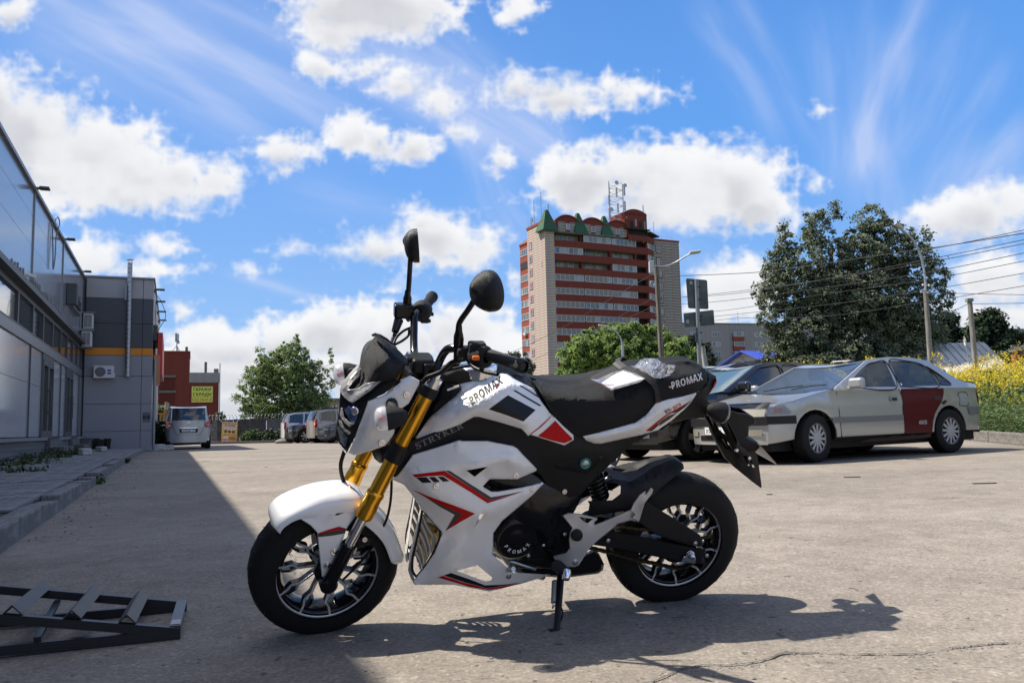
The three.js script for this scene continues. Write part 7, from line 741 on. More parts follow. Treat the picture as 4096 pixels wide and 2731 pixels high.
  // --- lower side fairing
  const fairing = bp('side_fairing', M.white, cG, [[240, 165, 0.125], [470, 95, 0.14], [690, 22, 0.15], [725, 30, 0.152], [960, 30, 0.155], [1210, 78, 0.15], [1245, 98, 0.15], [1440, 298, 0.135], [1434, 322, 0.135], [1250, 402, 0.145], [985, 400, 0.155], [918, 472, 0.165], [1000, 520, 0.17], [1060, 520, 0.168], [1300, 480, 0.15], [1498, 432, 0.12], [1505, 446, 0.12], [1395, 560, 0.14], [1105, 805, 0.155], [1022, 920, 0.155], [1015, 1132, 0.145], [1212, 1300, 0.125], [1380, 1312, 0.11], [1580, 1322, 0.09], [1310, 1405, 0.11], [985, 1485, 0.12], [640, 1420, 0.13], [265, 1422, 0.105], [237, 1392, 0.10], [350, 1255, 0.105], [455, 1105, 0.125], [528, 918, 0.138], [505, 890, 0.135], [330, 690, 0.115], [205, 512, 0.115], [155, 455, 0.11], [40, 402, 0.10], [100, 360, 0.108]], {
    holes: [[[760, 316, 0.15], [966, 280, 0.16], [840, 378, 0.158]], [[664, 1284, 0.135], [866, 1230, 0.14], [1010, 1348, 0.125], [998, 1378, 0.122], [940, 1386, 0.122]], [[892, 738, 0.17], [930, 736, 0.172], [836, 876, 0.15]]],
    c: [[[240, 168, 0.125], [205, 350, 0.136], [400, 522, 0.165], [640, 620, 0.178], [888, 733, 0.19]], [[720, 40, 0.165], [470, 190, 0.150], [212, 345, 0.136]], [[935, 728, 0.188], [1090, 660, 0.182], [1300, 560, 0.158], [1480, 450, 0.128]], [[205, 350, 0.136], [250, 338, 0.152], [600, 302, 0.172], [900, 255, 0.186], [1180, 212, 0.182], [1420, 318, 0.14]], [[600, 304, 0.172], [760, 400, 0.160], [910, 500, 0.165], [1000, 577, 0.176], [1310, 518, 0.155]], [[880, 745, 0.188], [700, 850, 0.165], [555, 905, 0.14]], [[928, 745, 0.182], [800, 940, 0.165], [690, 1090, 0.166], [560, 1230, 0.15], [440, 1345, 0.128], [270, 1410, 0.105]], [[1100, 790, 0.168], [1000, 1130, 0.155], [880, 1190, 0.15], [660, 1270, 0.15], [500, 1345, 0.14]], [[1180, 214, 0.182], [1130, 245, 0.160], [930, 470, 0.165]]],
    h: 11, e: 3.4, b: 0.0035,
    decals: [
      ['stripe', M.red, cG, [[240, 357], [400, 338], [548, 320], [700, 416], [850, 515], [985, 606], [1130, 572], [1265, 535], [1100, 590], [965, 632], [800, 525], [640, 428], [535, 366], [400, 371], [262, 383]]],
      ['stripe', M.taupe, cG, [[556, 319], [600, 320], [770, 430], [1000, 576], [1150, 550], [1320, 515], [1265, 533], [1120, 572], [985, 604], [840, 508], [700, 412]]],
      ['stripe', M.ink, cG, [[275, 385], [375, 382], [425, 433], [335, 437]]], ['stripe', M.ink, cG, [[398, 382], [455, 380], [505, 427], [447, 431]]], ['stripe', M.ink, cG, [[483, 378], [535, 376], [597, 420], [535, 425]]],
      ['stripe', M.red, cG, [[230, 500], [430, 580], [640, 655], [846, 734], [700, 815], [555, 902], [640, 825], [722, 741], [500, 640], [330, 555]]],
      ['stripe', M.taupe, cG, [[345, 562], [500, 640], [720, 741], [640, 825], [558, 900], [600, 830], [648, 745], [500, 665]]],
      ['stripe', M.red, cG, [[485, 1350], [532, 1333], [740, 1400], [960, 1454], [1130, 1430], [1290, 1402], [1130, 1447], [985, 1469], [800, 1440], [640, 1395]]],
      ['stripe', M.ink, cG, [[542, 1330], [612, 1306], [800, 1370], [940, 1425], [1100, 1420], [1285, 1401], [1120, 1428], [960, 1451], [750, 1398]]],
    ] });
  for (const [x, y] of [[1240, 363], [1394, 507], [1168, 1335], [470, 465]]) screw(fairing, cG, x, y, 0.0095);
  // radiator opening between the fairings
  bp('belly_panel', M.white, cG, [[318, 660, 0.075], [336, 700, 0.085], [250, 1180, 0.085], [250, 1330, 0.09], [272, 1415, 0.10], [225, 1372, 0.07], [194, 1280, 0.045], [214, 1120, 0.045]], { h: 14, e: 3, b: 0.003 });
  part('grille_frame', [tube([P1(cG, 334, 705, 0.088), P1(cG, 290, 940, 0.088), P1(cG, 240, 1180, 0.088), P1(cG, 243, 1290, 0.09), P1(cG, 275, 1340, 0.095)], 0.004), tube([P1(cG, 345, 705, 0.10), P1(cG, 505, 900, 0.125), P1(cG, 452, 1085, 0.115), P1(cG, 350, 1255, 0.10), P1(cG, 278, 1345, 0.095)], 0.004)].flatMap((g) => { const p = g.clone(); p.scale(1, 1, -1); const ix = p.index.array; for (let i = 0; i < ix.length; i += 3) { const t = ix[i]; ix[i] = ix[i + 1]; ix[i + 1] = t; } p.computeVertexNormals(); return [g, p]; }), M.plastic, bike);
  for (const pts of [[[320, 825], [352, 900], [382, 975], [405, 1060], [408, 1105]], [[303, 918], [340, 985], [372, 1080], [382, 1150]], [[286, 1008], [318, 1070], [340, 1150], [346, 1215]], [[266, 1102], [300, 1165], [322, 1225], [326, 1270]], [[330, 745], [380, 860], [440, 960], [448, 1050]]])
    for (const s of [1, -1]) part('grille_slat', tube(pts.map(([x, y], i) => { const p = P1(cG, x, y, 0.082 + i * 0.006); return s > 0 ? p : mir(p); }), 0.0062, 8, 18), M.silverPlastic, bike);
  bp('radiator_plate', mat([0.42, 0.30, 0.10], 0.35, 0.9), cG, [[360, 860, 0.03], [500, 930, 0.03], [440, 1075, 0.03], [330, 1275, 0.03], [295, 1240, 0.03]], { h: 24 });

  // --- tank
  const tank = bp('fuel_tank', M.white, null, [...cP([[708, 1262, 0.10], [880, 1022, 0.09], [1168, 776, 0.075], [1226, 720, 0.07], [1246, 690, 0.066], [1228, 632, 0.052], [1400, 590, 0.052], [1560, 556, 0.052], [1700, 506, 0.05], [1790, 510, 0.052], [1880, 572, 0.066], [2100, 690, 0.10], [2200, 850, 0.115], [2330, 1020, 0.13]]), ...cC([[600, 600, 0.135], [690, 690, 0.14], [772, 763, 0.14], [775, 802, 0.14], [700, 845, 0.145], [560, 800, 0.15], [432, 762, 0.152]]), ...cP([[2034, 1246, 0.152], [1955, 1162, 0.155], [1700, 1085, 0.16], [1462, 1022, 0.158], [1396, 1022, 0.156], [1230, 1113, 0.145], [1000, 1195, 0.13], [775, 1290, 0.112], [728, 1288, 0.108]])], {
    c: [cP([[885, 1045, 0.118], [1100, 1000, 0.142], [1260, 950, 0.158], [1380, 900, 0.168], [1560, 790, 0.165], [1720, 690, 0.152], [1870, 632, 0.13], [1990, 650, 0.11]]), cP([[1100, 1000, 0.142], [1060, 930, 0.122], [1180, 800, 0.092]]), cP([[1260, 1010, 0.158], [1480, 940, 0.172], [1600, 950, 0.176], [1990, 1090, 0.172], [2060, 1240, 0.158]]), cP([[1560, 800, 0.166], [1700, 930, 0.178], [1980, 1070, 0.172]])],
    h: 10.5, e: 3.4, b: 0.003, thick: 0.02,
    decals: [
      ['graphic', M.ink, cP, [[1575, 932], [1800, 766], [1960, 850], [2125, 940], [1980, 1075], [1780, 1000]]],
      ['stripe', M.ink, cP, [[1862, 710], [1885, 704], [2190, 884], [2178, 896], [2020, 805]]], ['stripe', M.ink, cP, [[1932, 652], [1950, 646], [2168, 780], [2176, 804], [2060, 728]]], ['stripe', M.ink, cP, [[1974, 622], [1984, 618], [2090, 674], [2098, 690]]],
      ['stripe', M.red, cC, [[434, 757], [500, 704], [598, 614], [600, 620], [520, 700], [440, 760]]], ['graphic', M.red, cC, [[494, 772], [560, 718], [630, 652], [700, 726], [764, 790], [762, 802], [700, 829], [600, 805]]],
    ] });
  { const g = lettersOn(tank, 'PROMAX', 92, cP, 1362, 884, -0.605, M.ink, { spacing: 1, squash: 0.86, skew: 0.18, lift: 0.002 });
    for (const [m, poly] of [[M.ink, [[1284, 856], [1420, 838], [1400, 852], [1310, 866]]], [M.red, [[1312, 868], [1350, 862], [1338, 880]]], [M.ink, [[1650, 640], [1680, 622], [1690, 660], [1660, 690], [1650, 668]]], [M.red, [[1652, 660], [1684, 640], [1682, 662], [1654, 672]]]]) part('lettering', (() => { const d = print(cP(poly), tank.atW, bk, 8, 0.0023); d.userData = {}; return d; })(), m, tank); }
  bp('tank_cover', M.plastic, cP, [[900, 600, 0.05], [905, 560, 0.02], [1000, 505, 0.015], [1250, 445, 0.012], [1440, 418, 0.01], [1640, 418, 0.01], [1800, 450, 0.01], [1960, 500, 0.012], [2060, 570, 0.015], [2130, 640, 0.03], [2190, 790, 0.08], [2204, 850, 0.114], [2102, 692, 0.098], [1880, 574, 0.064], [1790, 508, 0.05], [1700, 504, 0.048], [1560, 554, 0.05], [1400, 588, 0.05], [1226, 634, 0.05], [1110, 600, 0.05], [1000, 600, 0.05]], { h: 11, e: 0, b: 0, bridge: [[1, 9]], c: [[[1210, 600, 0.05], [1560, 528, 0.047], [1740, 480, 0.042], [1830, 490, 0.044], [2000, 590, 0.06], [2110, 670, 0.08]]] });
  { const p = P1(cP, 1440, 425, 0.0), ax = V(0.17, 0.985, 0).normalize(); part('filler_cap', lathe([[0, 0.012], [0.03, 0.012], [0.035, 0.008], [0.055, 0.008], [0.062, 0.0], [0.064, -0.03]], 40, ax, p.add(V(0, 0.004, 0))), M.chrome, bike); }
  bp('radiator_shroud', M.black, cP, [[870, 1015, 0.085], [1050, 620, 0.06], [1220, 640, 0.075], [1240, 690, 0.085], [1165, 776, 0.09]], { h: 14 });
  part('trim_clip', [beam(P1(cP, 1085, 704, 0.088), P1(cP, 1225, 655, 0.092), 0.004, 0.006)], M.white, bike);

  // --- seat
  const seat = bp('seat', M.seat, cT, [[24, 405, 0.045], [92, 412, 0.03], [310, 468, 0.03], [500, 476, 0.03], [700, 462, 0.03], [860, 425, 0.03], [1010, 355, 0.03], [1210, 262, 0.03], [1300, 222, 0.03], [1500, 192, 0.03], [1800, 165, 0.03], [2020, 140, 0.03], [2150, 140, 0.03], [2270, 190, 0.03], [2356, 256, 0.04], [2398, 380, 0.055], [2386, 460, 0.07], [2330, 520, 0.085], [2240, 575, 0.10], [1860, 660, 0.12], [1690, 715, 0.125], [1560, 875, 0.125], [1420, 975, 0.13], [1100, 1060, 0.14], [700, 1160, 0.14], [585, 1132, 0.14], [300, 862, 0.13], [160, 610, 0.10], [60, 450, 0.065]], {
    c: [[[110, 480, 0.07], [260, 580, 0.105], [420, 630, 0.125], [620, 655, 0.134], [850, 664, 0.138], [1100, 668, 0.14], [1300, 660, 0.142], [1440, 600, 0.138], [1560, 500, 0.128], [1680, 420, 0.118]], [[1740, 395, 0.112], [2000, 376, 0.114], [2200, 350, 0.105], [2330, 330, 0.085]], [[1100, 560, 0.118], [1180, 620, 0.128], [1300, 675, 0.146]], [[1250, 640, 0.128], [1400, 560, 0.124], [1540, 410, 0.112]]],
    h: 9, e: 3, b: 0.004, thick: 0.02, bridge: [[1, 13]], puff: 0.0001, crease: 40 });
  bp('seat_strap', withGrain(mat([0.028, 0.027, 0.027], 0.6), 90, 0.001), cT, [[1205, 262, 0.034], [1235, 240, 0.034], [1300, 212, 0.034], [1440, 258, 0.075], [1560, 312, 0.105], [1660, 390, 0.124], [1720, 470, 0.138], [1752, 600, 0.142], [1760, 700, 0.132], [1692, 716, 0.134], [1680, 560, 0.142], [1640, 480, 0.138], [1560, 400, 0.124], [1440, 340, 0.098], [1320, 290, 0.06]], { h: 8, e: 0, b: 0, thick: 0.006, bridge: [[0, 2]] });
  { const t = lettersOn(seat, 'PROMAX', 96, cT, 1905, 528, -0.30, M.whitePrint, { squash: 0.80, skew: 0.12, lift: 0.003 }); for (const [m, poly] of [[M.whitePrint, [[1858, 492], [1945, 478], [1940, 494], [1880, 502]]], [M.orange, [[1874, 508], [1905, 502], [1898, 516]]], [M.whitePrint, [[2170, 398], [2226, 384], [2222, 398], [2180, 412]]], [M.orange, [[2186, 416], [2222, 404], [2214, 424]]]]) part('lettering', (() => { const d = print(cT(poly), seat.atW, bk, 7, 0.003); d.userData = {}; return d; })(), m, seat); }
  const tail = bp('tail_fairing', M.white, cT, [[700, 1155, 0.138], [900, 1110, 0.14], [1130, 1050, 0.14], [1420, 970, 0.132], [1560, 868, 0.128], [1690, 710, 0.127], [1860, 658, 0.122], [2050, 620, 0.112], [2236, 568, 0.10], [2240, 590, 0.10], [2180, 690, 0.10], [2080, 800, 0.102], [1900, 950, 0.106], [1720, 1078, 0.11], [1520, 1135, 0.118], [1200, 1205, 0.128], [950, 1260, 0.132], [860, 1256, 0.132], [750, 1212, 0.134]], { c: [[[720, 1165, 0.145], [900, 1165, 0.155], [1200, 1110, 0.158], [1450, 1030, 0.150], [1620, 890, 0.143], [1800, 770, 0.138], [2000, 690, 0.128], [2200, 600, 0.108]]], h: 8, e: 2.6, b: 0.003,
    decals: [['stripe', M.red, cT, [[1560, 1086], [1700, 970], [1830, 870], [1990, 780], [2190, 664], [2000, 790], [1840, 885], [1720, 985], [1590, 1090]]], ['stripe', M.ink, cT, [[1592, 1092], [1720, 990], [1745, 975], [1730, 1010], [1690, 1045], [1640, 1086]]], ['stripe', M.ink, cT, [[1850, 884], [2000, 792], [2170, 684], [2080, 770], [1990, 835], [1900, 850]]], ['stripe', M.taupe, cT, [[1745, 970], [1850, 888], [1990, 838], [1880, 928], [1740, 1020]]]] });
  lettersOn(tail, 'RS-', 50, cT, 1826, 862, -0.52, M.ink, { font: fontSerif, squash: 1.0, lift: 0.002 }); lettersOn(tail, 'pro', 50, cT, 1934, 800, -0.52, M.red, { font: fontSerif, squash: 1.0, lift: 0.002 });
  bp('tail_cover', M.plastic, cS, [[2535, 1774, 0.085], [2563, 1738, 0.10], [2650, 1718, 0.105], [2740, 1640, 0.10], [2787, 1572, 0.098], [2826, 1545, 0.085], [2838, 1515, 0.06], [2822, 1480, 0.03], [2864, 1504, 0.03], [2868, 1522, 0.035], [2862, 1545, 0.05], [2840, 1573, 0.07], [2828, 1590, 0.075], [2838, 1614, 0.075], [2832, 1645, 0.075], [2815, 1672, 0.075], [2750, 1676, 0.08], [2660, 1700, 0.085]], { h: 11, c: [[[2650, 1700, 0.105], [2760, 1640, 0.095], [2815, 1590, 0.085]]], bridge: [[7, 8]] });
  bp('tail_light', M.redLens, cR, [[357, 205, 0.05], [352, 250, 0.055], [338, 296, 0.06], [268, 372, 0.072], [282, 345, 0.07], [318, 290, 0.065], [332, 240, 0.058]], { h: 6, e: 0, b: 0, thick: 0.004, bridge: [[0, 3]] });
  // rear indicator, plate hanger, plate
  const pod = (center, axis, lensMat, name, s = 1, clearLen = 0.018) => { const g = new THREE.Group(); g.name = name; bike.add(g);
    part('lamp_body', lathe([[0, -0.062 * s], [0.012 * s, -0.06 * s], [0.024 * s, -0.045 * s], [0.034 * s, -0.02 * s], [0.037 * s, 0]], 28, axis, center), M.plastic, g);
    part('lens', lathe([[0.0365 * s, 0.001], [0.0365 * s, clearLen * 0.35], [0.033 * s, clearLen * 0.75], [0.022 * s, clearLen], [0, clearLen * 1.08]], 28, axis, center), lensMat, g); return g; };
  { const c = P1(cR, 420, 605, 0.17), g = pod(c, V(-1, -0.28, 0), M.clear, 'indicator', 0.95, 0.014); part('stem', bar(P1(cR, 250, 600, 0.06), P1(cR, 330, 605, 0.15), 0.013), M.plastic, g); part('reflector', lathe([[0, 0.002], [0.03, 0.003], [0.034, 0.0]], 24, V(-1, -0.28, 0), c), M.silverPlastic, g);
    const c2 = mir(c), g2 = pod(c2, V(-1, -0.28, 0), M.clear, 'indicator', 0.95, 0.014); part('stem', bar(mir(P1(cR, 250, 600, 0.06)), mir(P1(cR, 330, 605, 0.15)), 0.013), M.plastic, g2); }
  bp('plate_hanger', M.plastic, cR, [[380, 560, 0.045], [480, 560, 0.05], [600, 600, 0.05], [735, 620, 0.045], [822, 668, 0.045], [818, 742, 0.045], [742, 772, 0.045], [738, 880, 0.045], [700, 905, 0.045], [850, 960, 0.04], [868, 1030, 0.04], [820, 1080, 0.04], [770, 1100, 0.05], [640, 1010, 0.05], [560, 850, 0.05], [480, 700, 0.05]], { h: 9, e: 3, b: 0.006, bridge: [[3, 12]] });
  bp('rear_reflector', M.redLens, cR, [[738, 790, 0.03], [744, 800, 0.03], [738, 872, 0.03], [730, 885, 0.03]], { h: 5, e: 0, b: 0 });
  bp('mudguard', M.satin, cR, [[372, 705, 0.08], [430, 702, 0.08], [480, 716, 0.08], [545, 850, 0.085], [640, 1000, 0.088], [720, 1070, 0.088], [838, 1090, 0.085], [862, 1220, 0.08], [898, 1490, 0.06], [890, 1514, 0.055], [782, 1436, 0.07], [690, 1342, 0.078], [645, 1255, 0.08], [560, 1090, 0.082], [500, 935, 0.082], [440, 830, 0.08]], { holes: [[[478, 735, 0.08], [495, 738, 0.08], [610, 975, 0.085], [590, 980, 0.085]], [[672, 1120, 0.085], [705, 1125, 0.085], [755, 1240, 0.08], [735, 1245, 0.08]], [[745, 1150, 0.085], [770, 1170, 0.085], [812, 1260, 0.08], [790, 1265, 0.08]]], c: [[[400, 710, 0.09], [500, 860, 0.098], [640, 1060, 0.10], [760, 1200, 0.095], [880, 1500, 0.062]]], h: 9, e: 0, b: 0, bridge: [[8, 10]] });
  for (const [x, y] of [[596, 1055], [747, 1150]]) boltAt(bike, P1(cR, x, y, 0.1), V(0, 0, -1), 0.006);
  part('number_plate', (() => { const a = P1(cR, 870, 985, 0.075), b = P1(cR, 1083, 1226, 0.075), c = P1(cR, 830, 1092, -0.1), d = P1(cR, 1072, 1228, -0.1); const g = quadMesh([[a, b], [c, d]]); const g2 = g.clone().translate(0.003, 0.003, 0); return [g, g2]; })(), mat([0.62, 0.62, 0.66], 0.5), bike);

  // --- rear wheel, swing arm, chain
  const tyreProfile = (R, r, wd) => { const o = []; for (let i = 0; i <= 26; i++) { const t = i / 26 * Math.PI, k = Math.cos(t), y = wd * Math.sign(k) * Math.pow(Math.abs(k), 0.75); const x = r + (R - r) * Math.pow(Math.sin(t), 0.62); o.push([x, y]); } return o; };
  const wheel = (name, center, axis, R, wd, ph) => {
    const g = new THREE.Group(); g.name = name; bike.add(g); g.position.copy(center); g.quaternion.setFromUnitVectors(V(0, 1, 0), axis.clone().normalize());
    const tyre = part('tyre', lathe(tyreProfile(R, 0.162, wd), 96), M.rubber, g);
    const gr = [], T = 30; for (let i = 0; i < T; i++) for (const s of [1, -1]) { const a0 = (i + (s > 0 ? 0 : 0.5)) / T * 2 * Math.PI, pts = []; for (let k = 0; k <= 5; k++) { const t = k / 5, y = s * (wd * (0.08 + 0.74 * t)), kk = Math.min(0.999, Math.abs(y) / wd) ** (1 / 0.75), rr = 0.162 + (R - 0.162) * Math.pow(Math.sqrt(1 - kk * kk), 0.62) - 0.0005, a = a0 + 0.17 * t * t; pts.push(V(rr * Math.cos(a), y, rr * Math.sin(a))); } gr.push(tube(pts, 0.0018, 4, 6)); } part('tread_groove', gr, M.ink, tyre);
    // barrel, lips and hub
    part('rim', lathe([[0.150, -wd * 0.72], [0.166, -wd * 0.78], [0.164, -wd * 0.66], [0.146, -wd * 0.5], [0.140, 0], [0.146, wd * 0.5], [0.160, wd * 0.66], [0.158, wd * 0.74], [0.150, wd * 0.72], [0.142, wd * 0.5], [0.136, 0], [0.142, -wd * 0.5], [0.150, -wd * 0.72]], 80), M.gloss, g);
    for (const s of [1, -1]) part('rim_lip', lathe([[0.1585, s * wd * 0.755], [0.1605, s * wd * 0.80], [0.1650, s * wd * 0.80], [0.1665, s * wd * 0.755]], 80), M.alloy, g);
    part('hub', [lathe([[0, -0.06], [0.03, -0.058], [0.038, -0.03], [0.034, 0], [0.042, 0.03], [0.04, 0.052], [0.02, 0.058], [0, 0.058]], 32)], M.gloss, g);
    const yF = wd * 0.62, nS = 10;
    for (let i = 0; i < nS; i++) for (const [zz, face] of [[yF, 1]]) {
      const a = (i / nS) * 2 * Math.PI + ph, at = (r, da, y) => V(r * Math.cos(a + da), y, r * Math.sin(a + da)), W = 0.0085, H = 0.022;
      const legs = [[at(0.034, -0.06, zz - 0.022), at(0.092, -0.13, zz - 0.006)], [at(0.092, -0.13, zz - 0.006), at(0.116, -0.03, zz - 0.002)], [at(0.116, -0.03, zz - 0.002), at(0.136, -0.11, zz)], [at(0.136, -0.11, zz), at(0.160, -0.115, zz + wd * 0.1)], [at(0.092, -0.13, zz - 0.010), at(0.112, -0.30, zz - 0.016)], [at(0.112, -0.30, zz - 0.016), at(0.140, -0.31, zz - 0.02)]];
      part('spoke', legs.map(([p, q]) => beam(p.clone().add(V(0, -H / 2, 0)), q.clone().add(V(0, -H / 2, 0)), W, H, V(0, 1, 0))), M.gloss, g);
      part('spoke_face', legs.slice(0, 5).map(([p, q]) => beam(p.clone().add(V(0, 0.0012, 0)), q.clone().add(V(0, 0.0012, 0)), W * 0.8, 0.0024, V(0, 1, 0))), M.alloy, g);
    }
    return g;
  };
  const holed = (R, r, n, hr, rr) => { const s = new THREE.Shape(); s.absarc(0, 0, R, 0, 7, false); const h = new THREE.Path(); h.absarc(0, 0, r, 0, 2 * Math.PI, true); s.holes.push(h); for (let i = 0; i < n; i++) for (const [q, off] of [[rr, 0], [rr * 0.86, 0.5]]) { const a = (i + off) / n * 2 * Math.PI, p = new THREE.Path(); p.absarc(q * Math.cos(a), q * Math.sin(a), hr, 0, 2 * Math.PI, true); s.holes.push(p); } return new THREE.ExtrudeGeometry(s, { depth: 0.004, bevelEnabled: false, curveSegments: 40 }).rotateX(Math.PI / 2); };
  const wr = wheel('rear_wheel', V(0, 0.24, 0), V(0, 0, -1), 0.246, 0.066, 0.35); const discM = mat([0.10, 0.10, 0.105], 0.45, 0.85); part('brake_disc', holed(0.095, 0.06, 14, 0.004, 0.088).translate(0, -0.055, 0), discM, wr);
  part('sprocket', lathe([[0.04, 0.05], [0.07, 0.05], [0.07, 0.056], [0.04, 0.056]], 40), M.satin, wr);
  const wf = wheel('front_wheel', hubF, nL, 0.2395, 0.060, 0.2); part('brake_disc', holed(0.108, 0.05, 18, 0.0042, 0.10).translate(0, -0.052, 0), discM, wf);
  // little rubber whiskers of the new tyres
  { const r = rng(5); for (const [g, R, wd] of [[wr, 0.246, 0.066], [wf, 0.2395, 0.06]]) { const l = []; for (let i = 0; i < 110; i++) { const a = r() * 6.283, y = (r() - 0.5) * wd * 1.2, kk = Math.pow(Math.abs(y) / wd, 1 / 0.75), q = 0.162 + (R - 0.162) * Math.pow(Math.sqrt(1 - kk * kk), 0.62); const p = V(q * Math.cos(a), y, q * Math.sin(a)); l.push(bar(p, p.clone().add(V(Math.cos(a + (r() - 0.5) * 0.8) * 0.008, (r() - 0.5) * 0.004, Math.sin(a + (r() - 0.5) * 0.8) * 0.008)), 0.0005, 0.0003, 4)); } tag(part('tread_whiskers', l, M.rubber, g), null, null, null, 'stuff'); } }
  const arm = bp('swing_arm', M.satin, cK, [[-80, 830, 0.08], [60, 760, 0.085], [160, 742, 0.09], [300, 760, 0.09], [720, 850, 0.092], [1150, 928, 0.092], [1164, 948, 0.092], [1122, 1082, 0.092], [880, 1062, 0.092], [640, 1010, 0.09], [400, 962, 0.09], [110, 905, 0.088], [-60, 880, 0.08]], { h: 14, e: 4, b: 0.005, thick: 0.03 });
  bp('chain_guard', M.plastic, cK, [[440, 640, 0.105], [480, 540, 0.105], [535, 430, 0.105], [600, 470, 0.105], [680, 520, 0.105], [900, 650, 0.105], [1100, 782, 0.104], [1126, 830, 0.104], [1128, 900, 0.104], [1050, 905, 0.104], [840, 850, 0.104], [640, 780, 0.104], [520, 700, 0.104]], { h: 12, both: false, e: 4, b: 0.004, thick: 0.02 });
  bp('brace', M.satin, cK, [[805, 555, -0.055], [1180, 578, -0.055], [1216, 606, -0.055], [1248, 640, -0.055], [1240, 664, -0.055], [880, 655, -0.055]], { h: 12, both: false, e: 3, b: 0.01, thick: 0.03 });
  bp('axle_plate', M.chrome, cK, [[903, 1062, 0.10], [930, 1010, 0.10], [950, 1008, 0.10], [964, 965, 0.10], [1000, 945, 0.10], [1038, 962, 0.10], [1046, 1010, 0.10], [1056, 1032, 0.10], [1050, 1082, 0.10]], { both: false, h: 8, e: 2, b: 0.001, thick: 0.005 });
  part('axle_nut', [lathe([[0, 0.02], [0.009, 0.02], [0.009, 0.006], [0.014, 0.006], [0.014, 0]], 6, V(0, 0, -1), P1(cK, 1000, 990, 0.102))], M.chrome, bike);
  for (const [x, y, w] of [[1050, 868, 0.108], [138, 840, 0.1], [1170, 998, 0.09]]) boltAt(bike, P1(cK, x, y, w), V(0, 0, -1), 0.008);
  { const links = []; const run = (pts) => { const cv = new THREE.CatmullRomCurve3(pts.map(([x, y]) => P1(cK, x, y, 0.085))), n = Math.round(cv.getLength() / 0.0127); for (let i = 0; i < n; i++) { const a = cv.getPointAt(i / n), b = cv.getPointAt((i + 1) / n); for (const z of i % 2 ? [-0.006, 0.006] : [-0.0085, 0.0085]) links.push(beam(a.clone().add(V(0, 0, z)), b.clone().add(V(0, 0, z)), 0.0018, 0.0085)); links.push(bar(a.clone().add(V(0, 0, -0.01)), a.clone().add(V(0, 0, 0.01)), 0.0042, 0.0042, 8)); } }; run([[-140, 890], [0, 928], [200, 975], [400, 1032], [600, 1075], [830, 1122], [940, 1115], [1030, 1060]]); run([[120, 640], [300, 690], [420, 706], [560, 720], [720, 790]]); part('chain', links, mat([0.10, 0.075, 0.045], 0.45, 0.9), bike); }
  // shock absorber
  { const a = P1(cI, 70, 250, 0.03), b = P1(cI, 130, 470, 0.03), d = b.clone().sub(a), pts = [], x = V(0, 0, 1), y = d.clone().normalize().cross(x); for (let i = 0; i <= 90; i++) { const t = i / 90, q = t * 6 * 2 * Math.PI; pts.push(a.clone().addScaledVector(d, t).addScaledVector(x, Math.cos(q) * 0.026).addScaledVector(y, Math.sin(q) * 0.026)); } part('shock_spring', tube(pts, 0.0062, 8, 260), M.gloss, bike); part('shock_body', [bar(a, b, 0.016), bar(b, b.clone().addScaledVector(d, 0.35), 0.012)], M.chrome, bike); }
  bp('rear_hugger', M.plastic, cI, [[0, 640, 0.08], [20, 520, 0.09], [0, 490, 0.09], [120, 488, 0.10], [240, 482, 0.10], [318, 420, 0.10], [322, 350, 0.095], [280, 318, 0.085], [140, 316, 0.06], [240, 268, 0.05], [330, 280, 0.055], [402, 290, 0.055], [440, 270, 0.05], [520, 230, 0.04], [630, 155, 0.03], [800, 85, 0.02], [850, 82, 0.02], [925, 132, 0.03], [934, 176, 0.035], [880, 225, 0.065], [730, 350, 0.08], [640, 440, 0.085], [560, 490, 0.09], [480, 540, 0.10], [425, 575, 0.10], [330, 592, 0.10], [160, 620, 0.09]], { h: 11, e: 3.5, b: 0.004, c: [[[440, 372, 0.088], [470, 345, 0.092], [740, 248, 0.07]], [[410, 300, 0.07], [620, 240, 0.062], [880, 175, 0.05]], [[20, 515, 0.095], [240, 510, 0.105], [420, 420, 0.10]]], bridge: [[9, 18]] });
  bp('hugger_fin', M.plastic, cI, [[220, 270, -0.03], [246, 168, -0.03], [305, 170, -0.03], [410, 190, -0.02], [630, 152, -0.02], [420, 230, -0.02], [300, 278, -0.02]], { h: 12, both: false });
  part('grab_bracket', tube([P1(cI, 100, 240, -0.05), P1(cI, 180, 180, -0.05), P1(cI, 245, 168, -0.05), P1(cI, 200, 270, -0.05), P1(cI, 140, 300, -0.05)], 0.007), M.alloy, bike);
  // --- footrest hangers
  const hanger = bp('footrest_hanger', M.alloy, cE, [[840, 268, 0.14], [900, 243, 0.145], [1010, 250, 0.145], [1178, 288, 0.14], [1184, 308, 0.14], [1148, 342, 0.14], [1160, 356, 0.145], [1330, 285, 0.145], [1482, 218, 0.14], [1510, 208, 0.14], [1545, 260, 0.145], [1600, 285, 0.145], [1580, 332, 0.145], [1500, 318, 0.14], [1380, 350, 0.14], [1335, 392, 0.142], [1200, 500, 0.145], [1100, 592, 0.145], [1032, 700, 0.145], [1000, 748, 0.145], [965, 766, 0.145], [932, 764, 0.145], [880, 772, 0.14], [770, 700, 0.135], [756, 660, 0.135], [880, 626, 0.145], [914, 580, 0.15], [905, 500, 0.15], [920, 425, 0.15], [936, 388, 0.148]], { holes: [[[1003, 280, 0.145], [1140, 302, 0.142], [1086, 344, 0.142], [1045, 322, 0.142]]], h: 8, e: 3, b: 0.006, thick: 0.014 });
  part('pivot_cap', lathe([[0, 0.006], [0.017, 0.006], [0.0195, 0.0], [0.0195, -0.012]], 28, V(0, 0, -1), P1(cE, 987, 465, 0.158)), M.plastic, bike);
  screw(hanger, cE, 968, 722, 0.010);
